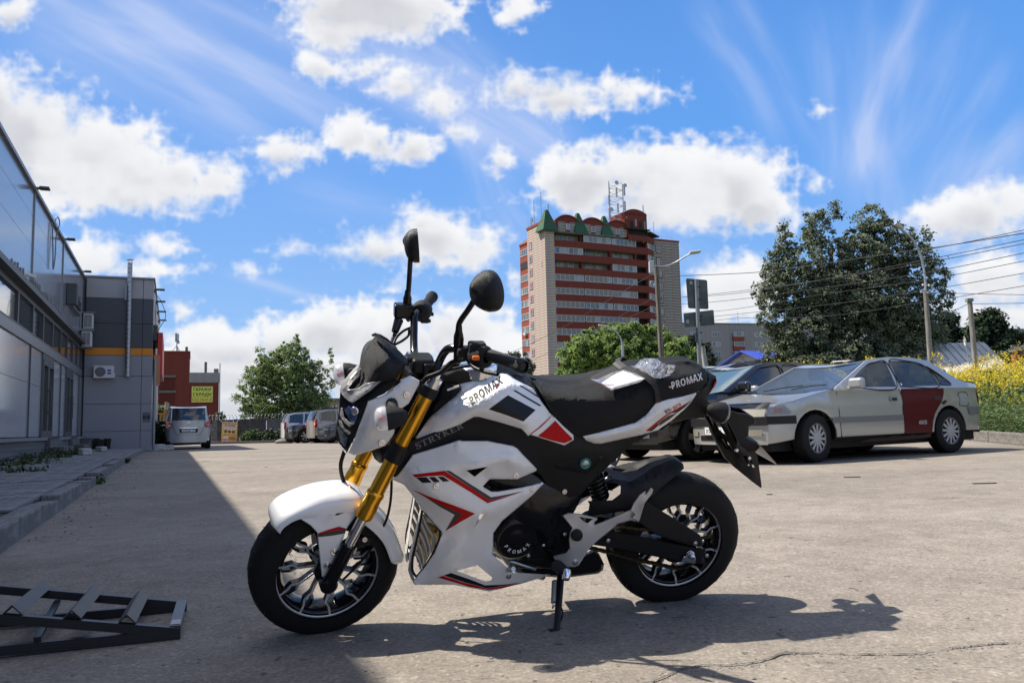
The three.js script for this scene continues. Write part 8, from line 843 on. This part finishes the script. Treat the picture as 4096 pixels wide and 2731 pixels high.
  bp('passenger_footrest', M.alloy, cE, [[1500, 218, 0.16], [1530, 150, 0.16], [1590, 68, 0.165], [1645, 32, 0.17], [1652, 60, 0.17], [1700, 0, 0.18], [1722, 18, 0.18], [1710, 60, 0.18], [1640, 150, 0.175], [1612, 240, 0.165], [1580, 332, 0.16], [1512, 292, 0.16], [1545, 258, 0.16]], { h: 7, e: 2.4, b: 0.006, thick: 0.025, both: true });
  bp('footrest', M.rubber, cE, [[734, 740, 0.20], [740, 715, 0.20], [790, 695, 0.19], [830, 705, 0.19], [920, 790, 0.20], [918, 830, 0.22], [880, 850, 0.23], [850, 880, 0.24], [835, 850, 0.24], [738, 790, 0.22]], { h: 8, e: 3, b: 0.008, thick: 0.07, both: true, cap: true });
  part('footrest_tip', [lathe([[0, 0.01], [0.012, 0.009], [0.014, -0.02]], 16, V(0.3, -0.5, -0.8), P1(cE, 880, 858, 0.245))], M.chrome, bike);
  // --- side stand
  { const a = P1(cE, 828, 850, 0.11), b = P1(cE, 786, 1408, 0.285), stand = part('side_stand', [bar(a, b, 0.0125, 0.0105, 14), box(0.05, 0.012, 0.05, b.x, b.y - 0.004, b.z), bar(P1(cE, 720, 1385, 0.285), P1(cE, 770, 1395, 0.285), 0.006)], M.satin, bike);
    const s0 = P1(cE, 765, 900, 0.13), s1 = P1(cE, 757, 1110, 0.21), d = s1.clone().sub(s0), x = V(1, 0, 0), y = d.clone().normalize().cross(x), pts = []; for (let i = 0; i <= 260; i++) { const t = i / 260, q = t * 26 * 2 * Math.PI; pts.push(s0.clone().addScaledVector(d, t).addScaledVector(x, Math.cos(q) * 0.0072).addScaledVector(y, Math.sin(q) * 0.0072)); } part('stand_spring', [tube(pts, 0.0017, 5, 700), tube([P1(cE, 790, 890, 0.13), P1(cE, 770, 898, 0.13), s0], 0.002), tube([s1, P1(cE, 748, 1165, 0.22), P1(cE, 772, 1130, 0.22)], 0.002)], M.steel, stand);
    part('stand_switch_wire', tube([P1(cE, 818, 1130, 0.21), P1(cE, 846, 1195, 0.225), P1(cE, 838, 1260, 0.24), P1(cE, 805, 1330, 0.26)], 0.0028), M.black, stand); }

  // --- fork
  const forkL = [[1725, 1545], [1699, 1584], [1600, 1760], [1569, 1818], [1470, 2046]], fp = (x, y, w) => bk(x, y, w);
  { const top = fp(1737, 1520, 0.10), bot = fk(1313, 2337, 0.098), dir = bot.clone().sub(top), q = (t) => top.clone().addScaledVector(dir, t); const topR = mirF(top), botR = mirF(bot), dR = botR.clone().sub(topR), qR = (t) => topR.clone().addScaledVector(dR, t);
    for (const f of [q, qR]) { const ax = f(1).sub(f(0)); const g = new THREE.Group(); g.name = 'fork_leg'; bike.add(g);
      part('upper_tube', [bar(f(0.06), f(0.635), 0.0245, 0.0245, 28), lathe([[0.0255, 0], [0.0285, 0.008], [0.0285, 0.045], [0.0265, 0.055], [0.0265, 0.075], [0.0285, 0.08], [0.0285, 0.088], [0.0245, 0.095]], 28, ax.clone().negate(), f(0.665))], M.gold, g);
      part('slider', bar(f(0.66), f(0.83), 0.0165, 0.0165, 24), M.chrome, g); part('axle_carrier', [bar(f(0.80), f(1.01), 0.0235, 0.022, 20), lathe([[0, 0.02], [0.02, 0.02], [0.028, 0.01], [0.028, -0.02], [0, -0.02]], 20, nL, f(1.0))], M.gloss, g);
      part('fork_cap', [bar(f(-0.012), f(0.03), 0.026, 0.026, 24), bar(f(-0.03), f(-0.012), 0.012, 0.014, 6)], M.chrome, g); part('clamp', [bar(f(0.03), f(0.075), 0.029, 0.029, 24), bar(f(0.305), f(0.385), 0.0315, 0.0315, 24)], M.satin, g); }
    part('steering_yoke', [beam(q(0.05), qR(0.05), 0.05, 0.03), beam(q(0.34), qR(0.34), 0.06, 0.045), bar(q(0.05).add(qR(0.05)).multiplyScalar(0.5).add(V(-0.03, 0.02, 0)), q(0.34).add(qR(0.34)).multiplyScalar(0.5).add(V(-0.03, 0, 0)), 0.028)], M.satin, bike);
    part('axle', bar(q(1), qR(1), 0.009), M.steel, bike); }
  // front mudguard
  { // a shell swept round the tyre; its crest follows the outline seen against the ground
    const crest = [[292, 400], [300, 360], [330, 318], [420, 255], [600, 170], [750, 122], [950, 103], [1080, 122], [1160, 205], [1290, 308], [1400, 440], [1468, 615], [1486, 690], [1482, 735]].map(([x, y]) => P1(cJ, x, y, -0.02, fk)), ax = nL.clone().negate(), ex = V(1, 0, 0).addScaledVector(ax, -ax.x).normalize(), ey = ax.clone().cross(ex); if (ey.y < 0) ey.negate();
    const pol = crest.map((p) => { const q = p.clone().sub(hubF); return [Math.atan2(q.dot(ey), q.dot(ex)), q.dot(ex), q.dot(ey)]; }), N = 72, A0 = pol[0][0], A1 = pol[pol.length - 1][0], rows = [], cv = new THREE.CatmullRomCurve3(pol.map(([, x, y]) => V(x, y, 0)), false, 'centripetal');
    const deep = (t) => t < 0.42 ? 0.026 + 0.03 * sstep(0.22, 0.42, t) : 0.05, sect = (i) => { const t = i / N, c = cv.getPoint(t), r = Math.hypot(c.x, c.y), k = Math.min(1, Math.sqrt(Math.min(t / 0.05, (1 - t) / 0.12, 1))), row = [], W = 0.082 * (0.45 + 0.55 * k); for (let j = -14; j <= 14; j++) { const q = j / 14, w = W * Math.sign(q) * Math.pow(Math.abs(Math.sin(q * Math.PI / 2)), 0.92), drop = deep(t) * k * Math.pow(Math.abs(q), 2.6) + 0.004, f = (r - drop) / r; row.push(hubF.clone().addScaledVector(ex, c.x * f).addScaledVector(ey, c.y * f).addScaledVector(ax, w)); } return row; };
    for (let i = 0; i <= N; i++) rows.push(sect(i)); part('front_fender', [quadMesh(rows), quadMesh(rows.map((r) => r.map((p, j) => p.clone().addScaledVector(p.clone().sub(hubF).normalize(), -0.004))))], M.white, bike);
  }
  const mg = bp('fender_bracket', M.white, cJ, [[560, 430, 0.072], [640, 395, 0.074], [760, 362, 0.076], [900, 345, 0.076], [1055, 345, 0.076], [1092, 400, 0.08], [1022, 490, 0.088], [1000, 525, 0.09], [938, 690, 0.092], [936, 738, 0.092], [852, 930, 0.088], [796, 968, 0.086], [776, 956, 0.086], [755, 760, 0.09], [735, 562, 0.09], [682, 502, 0.088], [604, 448, 0.082]], { front: true, h: 9, e: 3, b: 0.003, thick: 0.008, holes: [[[822, 384], [860, 366], [1000, 358], [1014, 370], [910, 406]]], c: [[[720, 400, 0.08], [820, 440, 0.086], [1000, 515, 0.09]]], crease: 34,
    decals: [['stripe', M.red, cJ, [[742, 566], [830, 536], [928, 506], [996, 524], [880, 546], [742, 576]]], ['stripe', M.ink, cJ, [[742, 577], [880, 548], [998, 525], [992, 534], [870, 560], [743, 588]]], ['stripe', M.taupe, cJ, [[743, 589], [870, 562], [992, 535], [980, 568], [860, 588], [744, 600]]]] });
  for (const [x, y] of [[887, 730], [823, 850]]) screw(mg, cJ, x, y, 0.011, fk, nL);
  part('brake_caliper', [box(0.07, 0.05, 0.04, 0, 0, 0, 0.008).applyMatrix4(new THREE.Matrix4().makeTranslation(...P1(cJ, 1150, 720, -0.06, fk).toArray())), box(0.05, 0.03, 0.03, ...P1(cJ, 1150, 630, 0.05, fk).toArray(), 0.006)], M.satin, bike); boltAt(bike, P1(cJ, 1160, 620, 0.07, fk), nL, 0.009);
  // --- headlight cowl and nose
  const cowl = bp('headlight_cowl', M.white, cH, [[226, 1342, 0.062], [300, 1180, 0.078], [405, 900, 0.095], [432, 822, 0.098], [600, 752, 0.10], [762, 626, 0.10], [756, 605, 0.10], [862, 560, 0.10], [955, 612, 0.115], [950, 652, 0.12], [846, 845, 0.125], [700, 945, 0.125], [655, 1010, 0.12], [690, 1090, 0.122], [706, 1112, 0.122], [690, 1160, 0.12], [612, 1270, 0.115], [450, 1325, 0.10], [290, 1370, 0.075]], { front: true, h: 9, e: 2.6, b: 0.003, c: [[[436, 826, 0.10], [620, 750, 0.116], [780, 660, 0.118], [900, 590, 0.112]], [[410, 1100, 0.112], [560, 1040, 0.125], [690, 1100, 0.124]], [[300, 1365, 0.08], [410, 1140, 0.112], [520, 930, 0.118], [620, 760, 0.116]]] });
  for (const [x, y] of [[824, 750], [573, 1237]]) screw(cowl, cH, x, y, 0.011, fk, nL);
  bp('headlight_shell', M.plastic, cH, [[158, 740, 0.005], [240, 690, 0.004], [365, 560, 0.004], [560, 560, 0.06], [760, 610, 0.095], [600, 745, 0.095], [432, 818, 0.092], [405, 900, 0.088], [300, 1180, 0.07], [222, 1338, 0.055], [200, 1345, 0.04], [148, 1255, 0.008], [106, 1180, 0.004], [118, 1070, 0.003], [140, 940, 0.003]], { front: true, h: 10, e: 0, b: 0, thick: 0.004, puff: 0.0001 });
  const nose = (name, m, o, lift, opt = {}) => bp(name, m, cH, o.map(([x, y, w]) => [x, y, w + lift]), { front: true, h: 7, e: 2, b: 0.002, thick: 0.01, ...opt });
  nose('headlight_visor', M.silverPlastic, [[158, 736, 0.0], [172, 700, 0.002], [240, 610, 0.006], [352, 482, 0.008], [366, 492, 0.012], [300, 590, 0.02], [222, 705, 0.03], [328, 690, 0.045], [410, 640, 0.06], [500, 622, 0.075], [570, 614, 0.085], [450, 720, 0.085], [275, 842, 0.062], [190, 782, 0.02]], 0.008, { c: [[[165, 730, 0.01], [225, 790, 0.04], [275, 838, 0.07]]] });
  nose('headlight_trim', M.silverPlastic, [[146, 960, 0.002], [160, 886, 0.004], [175, 890, 0.01], [190, 975, 0.03], [238, 1028, 0.05], [298, 1046, 0.066], [245, 1084, 0.062], [200, 1042, 0.04], [165, 1000, 0.015]], 0.008);
  nose('headlight_trim', M.silverPlastic, [[134, 1008, 0.002], [162, 1018, 0.014], [196, 1090, 0.035], [258, 1140, 0.054], [256, 1150, 0.054], [235, 1156, 0.05], [185, 1118, 0.03], [142, 1056, 0.004]], 0.008);
  nose('chin_trim', M.white, [[144, 1250, 0.002], [214, 1338, 0.05], [222, 1345, 0.055], [198, 1340, 0.04], [150, 1272, 0.004]], 0.008);
  nose('headlight_lens', mat([0.16, 0.22, 0.48], 0.10, 0.7, { clearcoat: 1 }), [[194, 905, 0.022], [236, 868, 0.04], [288, 886, 0.055], [330, 930, 0.07], [322, 990, 0.07], [296, 1040, 0.064], [250, 1012, 0.05], [208, 950, 0.03]], 0.006, { puff: 0.0002, e: 0 });
  for (const [x, y, w] of [[298, 918, 0.066]]) part('headlight_reflector', lathe([[0, 0.004], [0.010, 0.006], [0.013, 0.0]], 16, nL.clone().add(V(0.6, 0.2, 0)), P1(cH, x, y, w + 0.01, fk)), M.chrome, bike);
  nose('lower_lens', mat([0.22, 0.24, 0.28], 0.06, 0.6, { clearcoat: 1 }), [[120, 1072, 0.002], [150, 1092, 0.014], [186, 1140, 0.034], [226, 1190, 0.048], [206, 1292, 0.042], [150, 1222, 0.012], [130, 1150, 0.004]], 0.007, { puff: 0.0002, e: 0, c: [[[140, 1160, 0.016], [180, 1150, 0.040], [215, 1200, 0.05]]] });
  bp('instrument_cowl', withGrain(mat([0.014, 0.014, 0.015], 0.46, 0, { specularIntensity: 0.8 }), 120, 0.001), cH, [[340, 660, 0.02], [345, 600, 0.006], [370, 490, 0.004], [380, 400, 0.004], [455, 240, 0.004], [525, 154, 0.004], [640, 232, 0.02], [740, 310, 0.03], [836, 402, 0.04], [830, 440, 0.06], [720, 600, 0.09], [560, 640, 0.085], [410, 640, 0.06], [330, 690, 0.04]], { front: true, h: 9, e: 0, b: 0, puff: 0.0007, soft: 12, bridge: [[5, 8]], crease: 60 });
  bp('instrument_rim', M.satin, cH, [[522, 150, 0.012], [640, 228, 0.045], [740, 304, 0.062], [840, 402, 0.07], [815, 428, 0.085], [700, 348, 0.082], [600, 262, 0.066], [500, 190, 0.022]], { front: true, h: 8, e: 0, b: 0 });
  // front indicators
  for (const [cf, x, y, w] of [[cL, 1290, 900, 0.19], [cH, 195, 545, -0.19]]) { const c = P1(cf, x, y, w, fk), ax = V(0.96, -0.12, 0.2 * 0), g = pod(c, ax, mat([0.92, 0.92, 0.95], 0.25, 0, { transmission: 0.55, thickness: 0, ior: 1.5, clearcoat: 1 }), 'indicator', 1.0, 0.034); part('bulb', lathe([[0, 0.012], [0.008, 0.01], [0.010, 0], [0.008, -0.01], [0, -0.012]], 16, ax, c.clone().addScaledVector(ax, 0.012)), M.amber, g); part('reflector', lathe([[0.012, -0.014], [0.026, -0.004], [0.033, 0.002]], 24, ax, c), M.chrome, g); const sgn = w > 0 ? 1 : -1; part('stem', bar(c.clone().add(V(-0.025, 0.012, 0)), hubF.clone().add(c.clone().sub(hubF)).add(V(-0.02, 0.02, 0.075 * sgn)), 0.014, 0.018), M.plastic, g); }
  // --- handlebar, switches, mirrors
  const hb = (x, y, w) => P1(cM, x, y, w);
  part('handlebar', [tube([hb(430, 1500, 0.0), hb(560, 1530, 0.05), hb(620, 1490, 0.075), hb(665, 1400, 0.115), hb(700, 1340, 0.14), hb(745, 1302, 0.165), hb(830, 1300, 0.19), hb(960, 1340, 0.23), hb(1180, 1386, 0.28)], 0.0125, 16, 60), tube([hb(430, 1500, 0.0), hb(412, 1400, -0.05), hb(398, 1350, -0.08), hb(392, 1250, -0.12), hb(394, 1100, -0.17), hb(400, 980, -0.21), hb(440, 920, -0.25), hb(490, 860, -0.30)], 0.0125, 16, 60)], M.gloss, bike);
  part('handlebar_clamp', [box(0.07, 0.05, 0.10, ...hb(470, 1450, 0.0).toArray(), 0.012), box(0.05, 0.045, 0.04, ...hb(560, 1510, 0.04).toArray(), 0.01), box(0.09, 0.018, 0.05, ...hb(440, 1400, 0.0).toArray(), 0.008)], M.satin, bike);
  part('grip', [lathe([[0.013, 0], [0.0185, 0.002], [0.0178, 0.06], [0.0185, 0.115], [0.021, 0.118], [0.0205, 0.135], [0.016, 0.14]], 28, hb(1490, 1475, 0.385).sub(hb(1165, 1370, 0.272)), hb(1165, 1370, 0.272)), lathe([[0.016, 0], [0.0155, 0.018], [0.011, 0.022], [0, 0.0215]], 20, hb(1490, 1475, 0.385).sub(hb(1165, 1370, 0.272)), hb(1440, 1462, 0.372))], withGrain(mat([0.022, 0.022, 0.022], 0.6), 160, 0.001), bike);
  part('grip', lathe([[0.013, 0], [0.0185, 0.002], [0.0178, 0.06], [0.0185, 0.11], [0.021, 0.113], [0.0205, 0.13], [0.016, 0.135], [0, 0.135]], 28, hb(560, 800, -0.40).sub(hb(500, 880, -0.31)), hb(500, 880, -0.31)), M.rubber, bike);
  part('switch_housing', [lathe([[0, -0.026], [0.026, -0.025], [0.034, -0.016], [0.036, 0.0], [0.034, 0.02], [0.028, 0.03], [0.014, 0.031]], 24, hb(1490, 1475, 0.385).sub(hb(1165, 1370, 0.272)), hb(1060, 1375, 0.245)), box(0.05, 0.035, 0.04, ...hb(1030, 1290, 0.24).toArray(), 0.008), box(0.045, 0.03, 0.05, ...hb(900, 1330, 0.21).toArray(), 0.01)], M.plastic, bike);
  part('indicator_switch', box(0.020, 0.012, 0.014, ...hb(1020, 1395, 0.285).toArray(), 0.003), M.orange, bike);
  part('switch_housing', [lathe([[0, -0.026], [0.026, -0.025], [0.034, -0.016], [0.036, 0.0], [0.034, 0.02], [0.028, 0.03], [0.014, 0.031]], 24, hb(560, 800, -0.40).sub(hb(500, 880, -0.31)), hb(470, 920, -0.27)), box(0.03, 0.02, 0.03, ...hb(500, 1010, -0.26).toArray(), 0.006), box(0.012, 0.012, 0.012, ...hb(575, 952, -0.27).toArray(), 0.003), box(0.016, 0.012, 0.012, ...hb(540, 1020, -0.27).toArray(), 0.003)], M.plastic, bike);
  part('stop_switch', box(0.035, 0.012, 0.014, ...hb(480, 850, -0.265).toArray(), 0.004).rotateZ(0), M.red, bike);
  part('brake_reservoir', [box(0.062, 0.05, 0.05, ...hb(283, 915, -0.24).toArray(), 0.008), box(0.064, 0.012, 0.052, ...hb(290, 868, -0.24).toArray(), 0.004)], M.gloss, bike);
  part('brake_master', [bar(hb(240, 1010, -0.23), hb(200, 1130, -0.2), 0.016, 0.012), bar(hb(205, 1140, -0.2), hb(180, 1210, -0.19), 0.007), bar(hb(320, 1000, -0.23), hb(400, 960, -0.22), 0.012)], M.gloss, bike); part('banjo', bar(hb(195, 1180, -0.19), hb(175, 1240, -0.19), 0.009), M.chrome, bike);
  for (const pts of [[[190, 1250, -0.16], [215, 1190, -0.18], [290, 1120, -0.2], [380, 1080, -0.2]], [[200, 1260, -0.14], [290, 1210, -0.17], [340, 1160, -0.18], [345, 1110, -0.19]]]) part('cable', tube(pts.map((p) => hb(...p)), 0.0045), M.black, bike);
  part('mirror_stem', [tube([hb(842, 1340, 0.20), hb(842, 1200, 0.205), hb(848, 1060, 0.21), hb(870, 1010, 0.22), hb(940, 910, 0.245), hb(1000, 815, 0.27)], 0.0085, 12, 40), lathe([[0.0095, -0.006], [0.014, 0], [0.0145, 0.03], [0.0105, 0.045], [0.009, 0.06]], 16, V(0, 1, 0), hb(840, 1275, 0.205)), lathe([[0, -0.02], [0.0135, -0.018], [0.0145, 0.045]], 16, V(0, 1, 0), hb(842, 1345, 0.205))], M.gloss, bike);
  part('mirror_stem', [tube([hb(330, 840, -0.24), hb(334, 760, -0.245), hb(345, 600, -0.25), hb(358, 380, -0.265)], 0.0085, 12, 30), lathe([[0.0145, -0.01], [0.0145, 0.01], [0.0105, 0.02], [0.009, 0.035]], 16, V(0, 1, 0), hb(326, 815, -0.24))], M.gloss, bike);
  // mirror heads: shaped shells seen from the front of the motorcycle
  const mirror = (cx, cy, w, rx, ry, nrm, tilt) => { const c = hb(cx, cy, w), f = V(...nrm).normalize(), side = V(0, 1, 0).cross(f).normalize(), u2 = f.clone().cross(side), rows = []; for (let i = 0; i <= 10; i++) { const t = i / 10, r = Math.pow(t, 0.8), dp = 0.032 * Math.pow(1 - t * t, 0.6); const row = []; for (let k = 0; k <= 48; k++) { const a = k / 48 * 2 * Math.PI + 0.0001, pl = 1 - 0.025 * Math.cos(3 * a + 0.8), X = Math.cos(a) * rx * r * pl, Y = Math.sin(a) * ry * r * pl * (1 + 0.12 * Math.cos(a)), ridge = 0.007 * Math.exp(-((a - 2.0 - 0.2) ** 2) * 6) * Math.sin(Math.PI * t) ; row.push(c.clone().addScaledVector(side, X * Math.cos(tilt) - Y * Math.sin(tilt)).addScaledVector(u2, X * Math.sin(tilt) + Y * Math.cos(tilt)).addScaledVector(f, dp + ridge)); } rows.push(row); } const rim = rows[10].map((p) => p.clone().addScaledVector(f, -0.014)); const head = part('mirror_head', [quadMesh([...rows, rim])], withGrain(mat([0.010, 0.010, 0.011], 0.36, 0, { specularIntensity: 0.8 }), 100, 0.0005), bike); const glass = [rim.map((p) => p.clone().addScaledVector(f, 0.002)), rim.map(() => c.clone().addScaledVector(f, -0.012))]; part('mirror_glass', quadMesh(glass), M.chrome, head); };
  mirror(1122, 726, 0.31, 0.053, 0.057, [0.80, 0.05, -0.62], 0.5);
  mirror(392, 258, -0.275, 0.052, 0.056, [0.97, -0.1, 0.06], 0.12);
  // clutch lever and cables
  part('clutch_lever', [tube([hb(890, 1330, 0.215), hb(980, 1470, 0.26), hb(1100, 1530, 0.31), hb(1240, 1560, 0.36)], 0.006, 8), box(0.03, 0.02, 0.03, ...hb(900, 1340, 0.215).toArray(), 0.005)], M.satin, bike);
  for (const [r, pts] of [[0.0075, [[700, 1740], [735, 1705], [790, 1685], [850, 1660], [920, 1600], [1000, 1575], [1080, 1560], [1130, 1525]]], [0.005, [[790, 1685], [900, 1650], [1020, 1625], [1110, 1612]]]]) part('cable', tube(pts.map(([x, y], i) => bk(1420 + (x - 700) * 0.52 + 270, 1320 + (y - 1560) * 0.55 + 110, 0.12 + i * 0.012)), r, 8), M.black, bike);
  part('brake_hose', [tube([fk(1378, 1800, -0.03), fk(1362, 1860, -0.03), fk(1372, 1920, -0.03), fk(1395, 1960, -0.04), fk(1430, 1990, -0.05)], 0.0065, 10), tube([bk(1555, 1780, 0.05), fk(1565, 1900, 0.06), fk(1562, 2000, 0.07), fk(1548, 2070, 0.08), fk(1530, 2110, 0.07), fk(1480, 2200, 0.05), fk(1420, 2270, 0.05), fk(1370, 2320, 0.05)], 0.0042, 8)], M.black, bike);
  part('horn', [lathe([[0, 0.02], [0.03, 0.018], [0.04, 0.008], [0.04, -0.01], [0, -0.012]], 24, V(0.9, 0, -0.4), bk(1525, 1800, 0.04))], M.satin, bike);

  // --- the plastic bag with papers under the seat strap
  const bag = thing('plastic_bag', 'clear plastic bag of papers tucked under the strap of the motorcycle seat', 'bag', bike.position.clone()); bag.quaternion.copy(bike.quaternion);
  const sw = (x, y) => { const [a, b] = cT([[x, y]])[0]; return seat.atW(a, b); };
  const crumple = (seed, amp) => (x, y, w) => bk(x, y, w + (fbm(x * 0.06 + seed, y * 0.06, 4) - 0.5) * amp + Math.abs(fbm(x * 0.12 + seed, y * 0.1 + 5, 2) - 0.5) * amp * 0.8);
  const film = mat([0.95, 0.95, 0.97], 0.12, 0, { transmission: 0.82, thickness: 0, ior: 1.5 });
  const sheet = (name, m, poly, lift, seed, amp, h = 5, thick = 0) => { const o = cT(poly.map(([x, y, w]) => [x, y, w + lift])); const g = panel({ o, h, thick, map: crumple(seed, amp), crease: 60 }); g.userData = {}; return part(name, g, m, bag); };
  const paperTex = canvasTex(256, 256, (x, w, h) => { x.fillStyle = '#e9e9ec'; x.fillRect(0, 0, w, h); x.fillStyle = '#8d8f98'; for (let i = 0; i < 14; i++) { x.fillRect(20, 16 + i * 17, 216, 2); if (i % 3) for (let k = 0; k < 9; k++) x.fillRect(24 + k * 24, 22 + i * 17, 14, 5); } });
  { const o = cT([[960, 440, 0.10], [1130, 330, 0.052], [1250, 278, 0.038], [1400, 320, 0.07], [1530, 385, 0.112], [1340, 440, 0.125], [1150, 490, 0.135], [1090, 525, 0.14]].map(([x, y, w]) => [x, y, w + 0.009])); const g = panel({ o, h: 8, thick: 0.003, map: crumple(3, 0.006), crease: 60 }); const p = g.attributes.position, uv = g.attributes.uv; const b = new THREE.Box3().setFromBufferAttribute(p); for (let i = 0; i < p.count; i++) uv.setXY(i, (b.max.x - p.getX(i)) / (b.max.x - b.min.x), (p.getZ(i) - b.min.z) / (b.max.z - b.min.z)); g.userData = {}; part('paper', g, mat('#ffffff', 0.7, 0, { map: paperTex }), bag); }
  sheet('bag_film', film, [[808, 384, 0.075], [900, 398, 0.062], [1000, 350, 0.045], [1110, 298, 0.04], [1250, 262, 0.035], [1420, 312, 0.07], [1552, 378, 0.116], [1480, 430, 0.13], [1300, 482, 0.14], [1090, 542, 0.145], [950, 450, 0.118]], 0.016, 11, 0.014);
  sheet('bag_film', film, [[1350, 215, 0.035], [1420, 210, 0.03], [1480, 132, 0.01], [1560, 104, 0.0], [1640, 112, 0.0], [1720, 116, 0.0], [1760, 160, 0.01], [1850, 194, 0.02], [1966, 204, 0.03], [1940, 270, 0.06], [1890, 335, 0.09], [1780, 378, 0.11], [1680, 384, 0.122], [1600, 330, 0.11], [1480, 270, 0.085]], 0.02, 23, 0.05, 4);
  sheet('bag_film', film, [[1400, 212, 0.02], [1500, 140, 0.0], [1600, 120, -0.01], [1720, 130, -0.01], [1860, 200, 0.01], [1900, 320, 0.07], [1780, 370, 0.095], [1600, 310, 0.09]], 0.008, 37, 0.04, 5);
  sheet('tool_pouch', mat([0.02, 0.02, 0.022], 0.35), [[1640, 260, 0.06], [1760, 232, 0.04], [1920, 240, 0.05], [1900, 300, 0.075], [1800, 360, 0.10], [1700, 372, 0.11], [1660, 320, 0.095]], 0.010, 5, 0.02, 6, 0.008);
  part('red_seal', tube([P1(cT, 905, 446, 0.135), P1(cT, 1000, 466, 0.145), P1(cT, 1140, 474, 0.155)], 0.0009, 5), M.red, bag);
}

scene.traverse((o) => { if (o.isMesh) { o.castShadow = true; o.receiveShadow = true; } });
renderer.render(scene, camera);
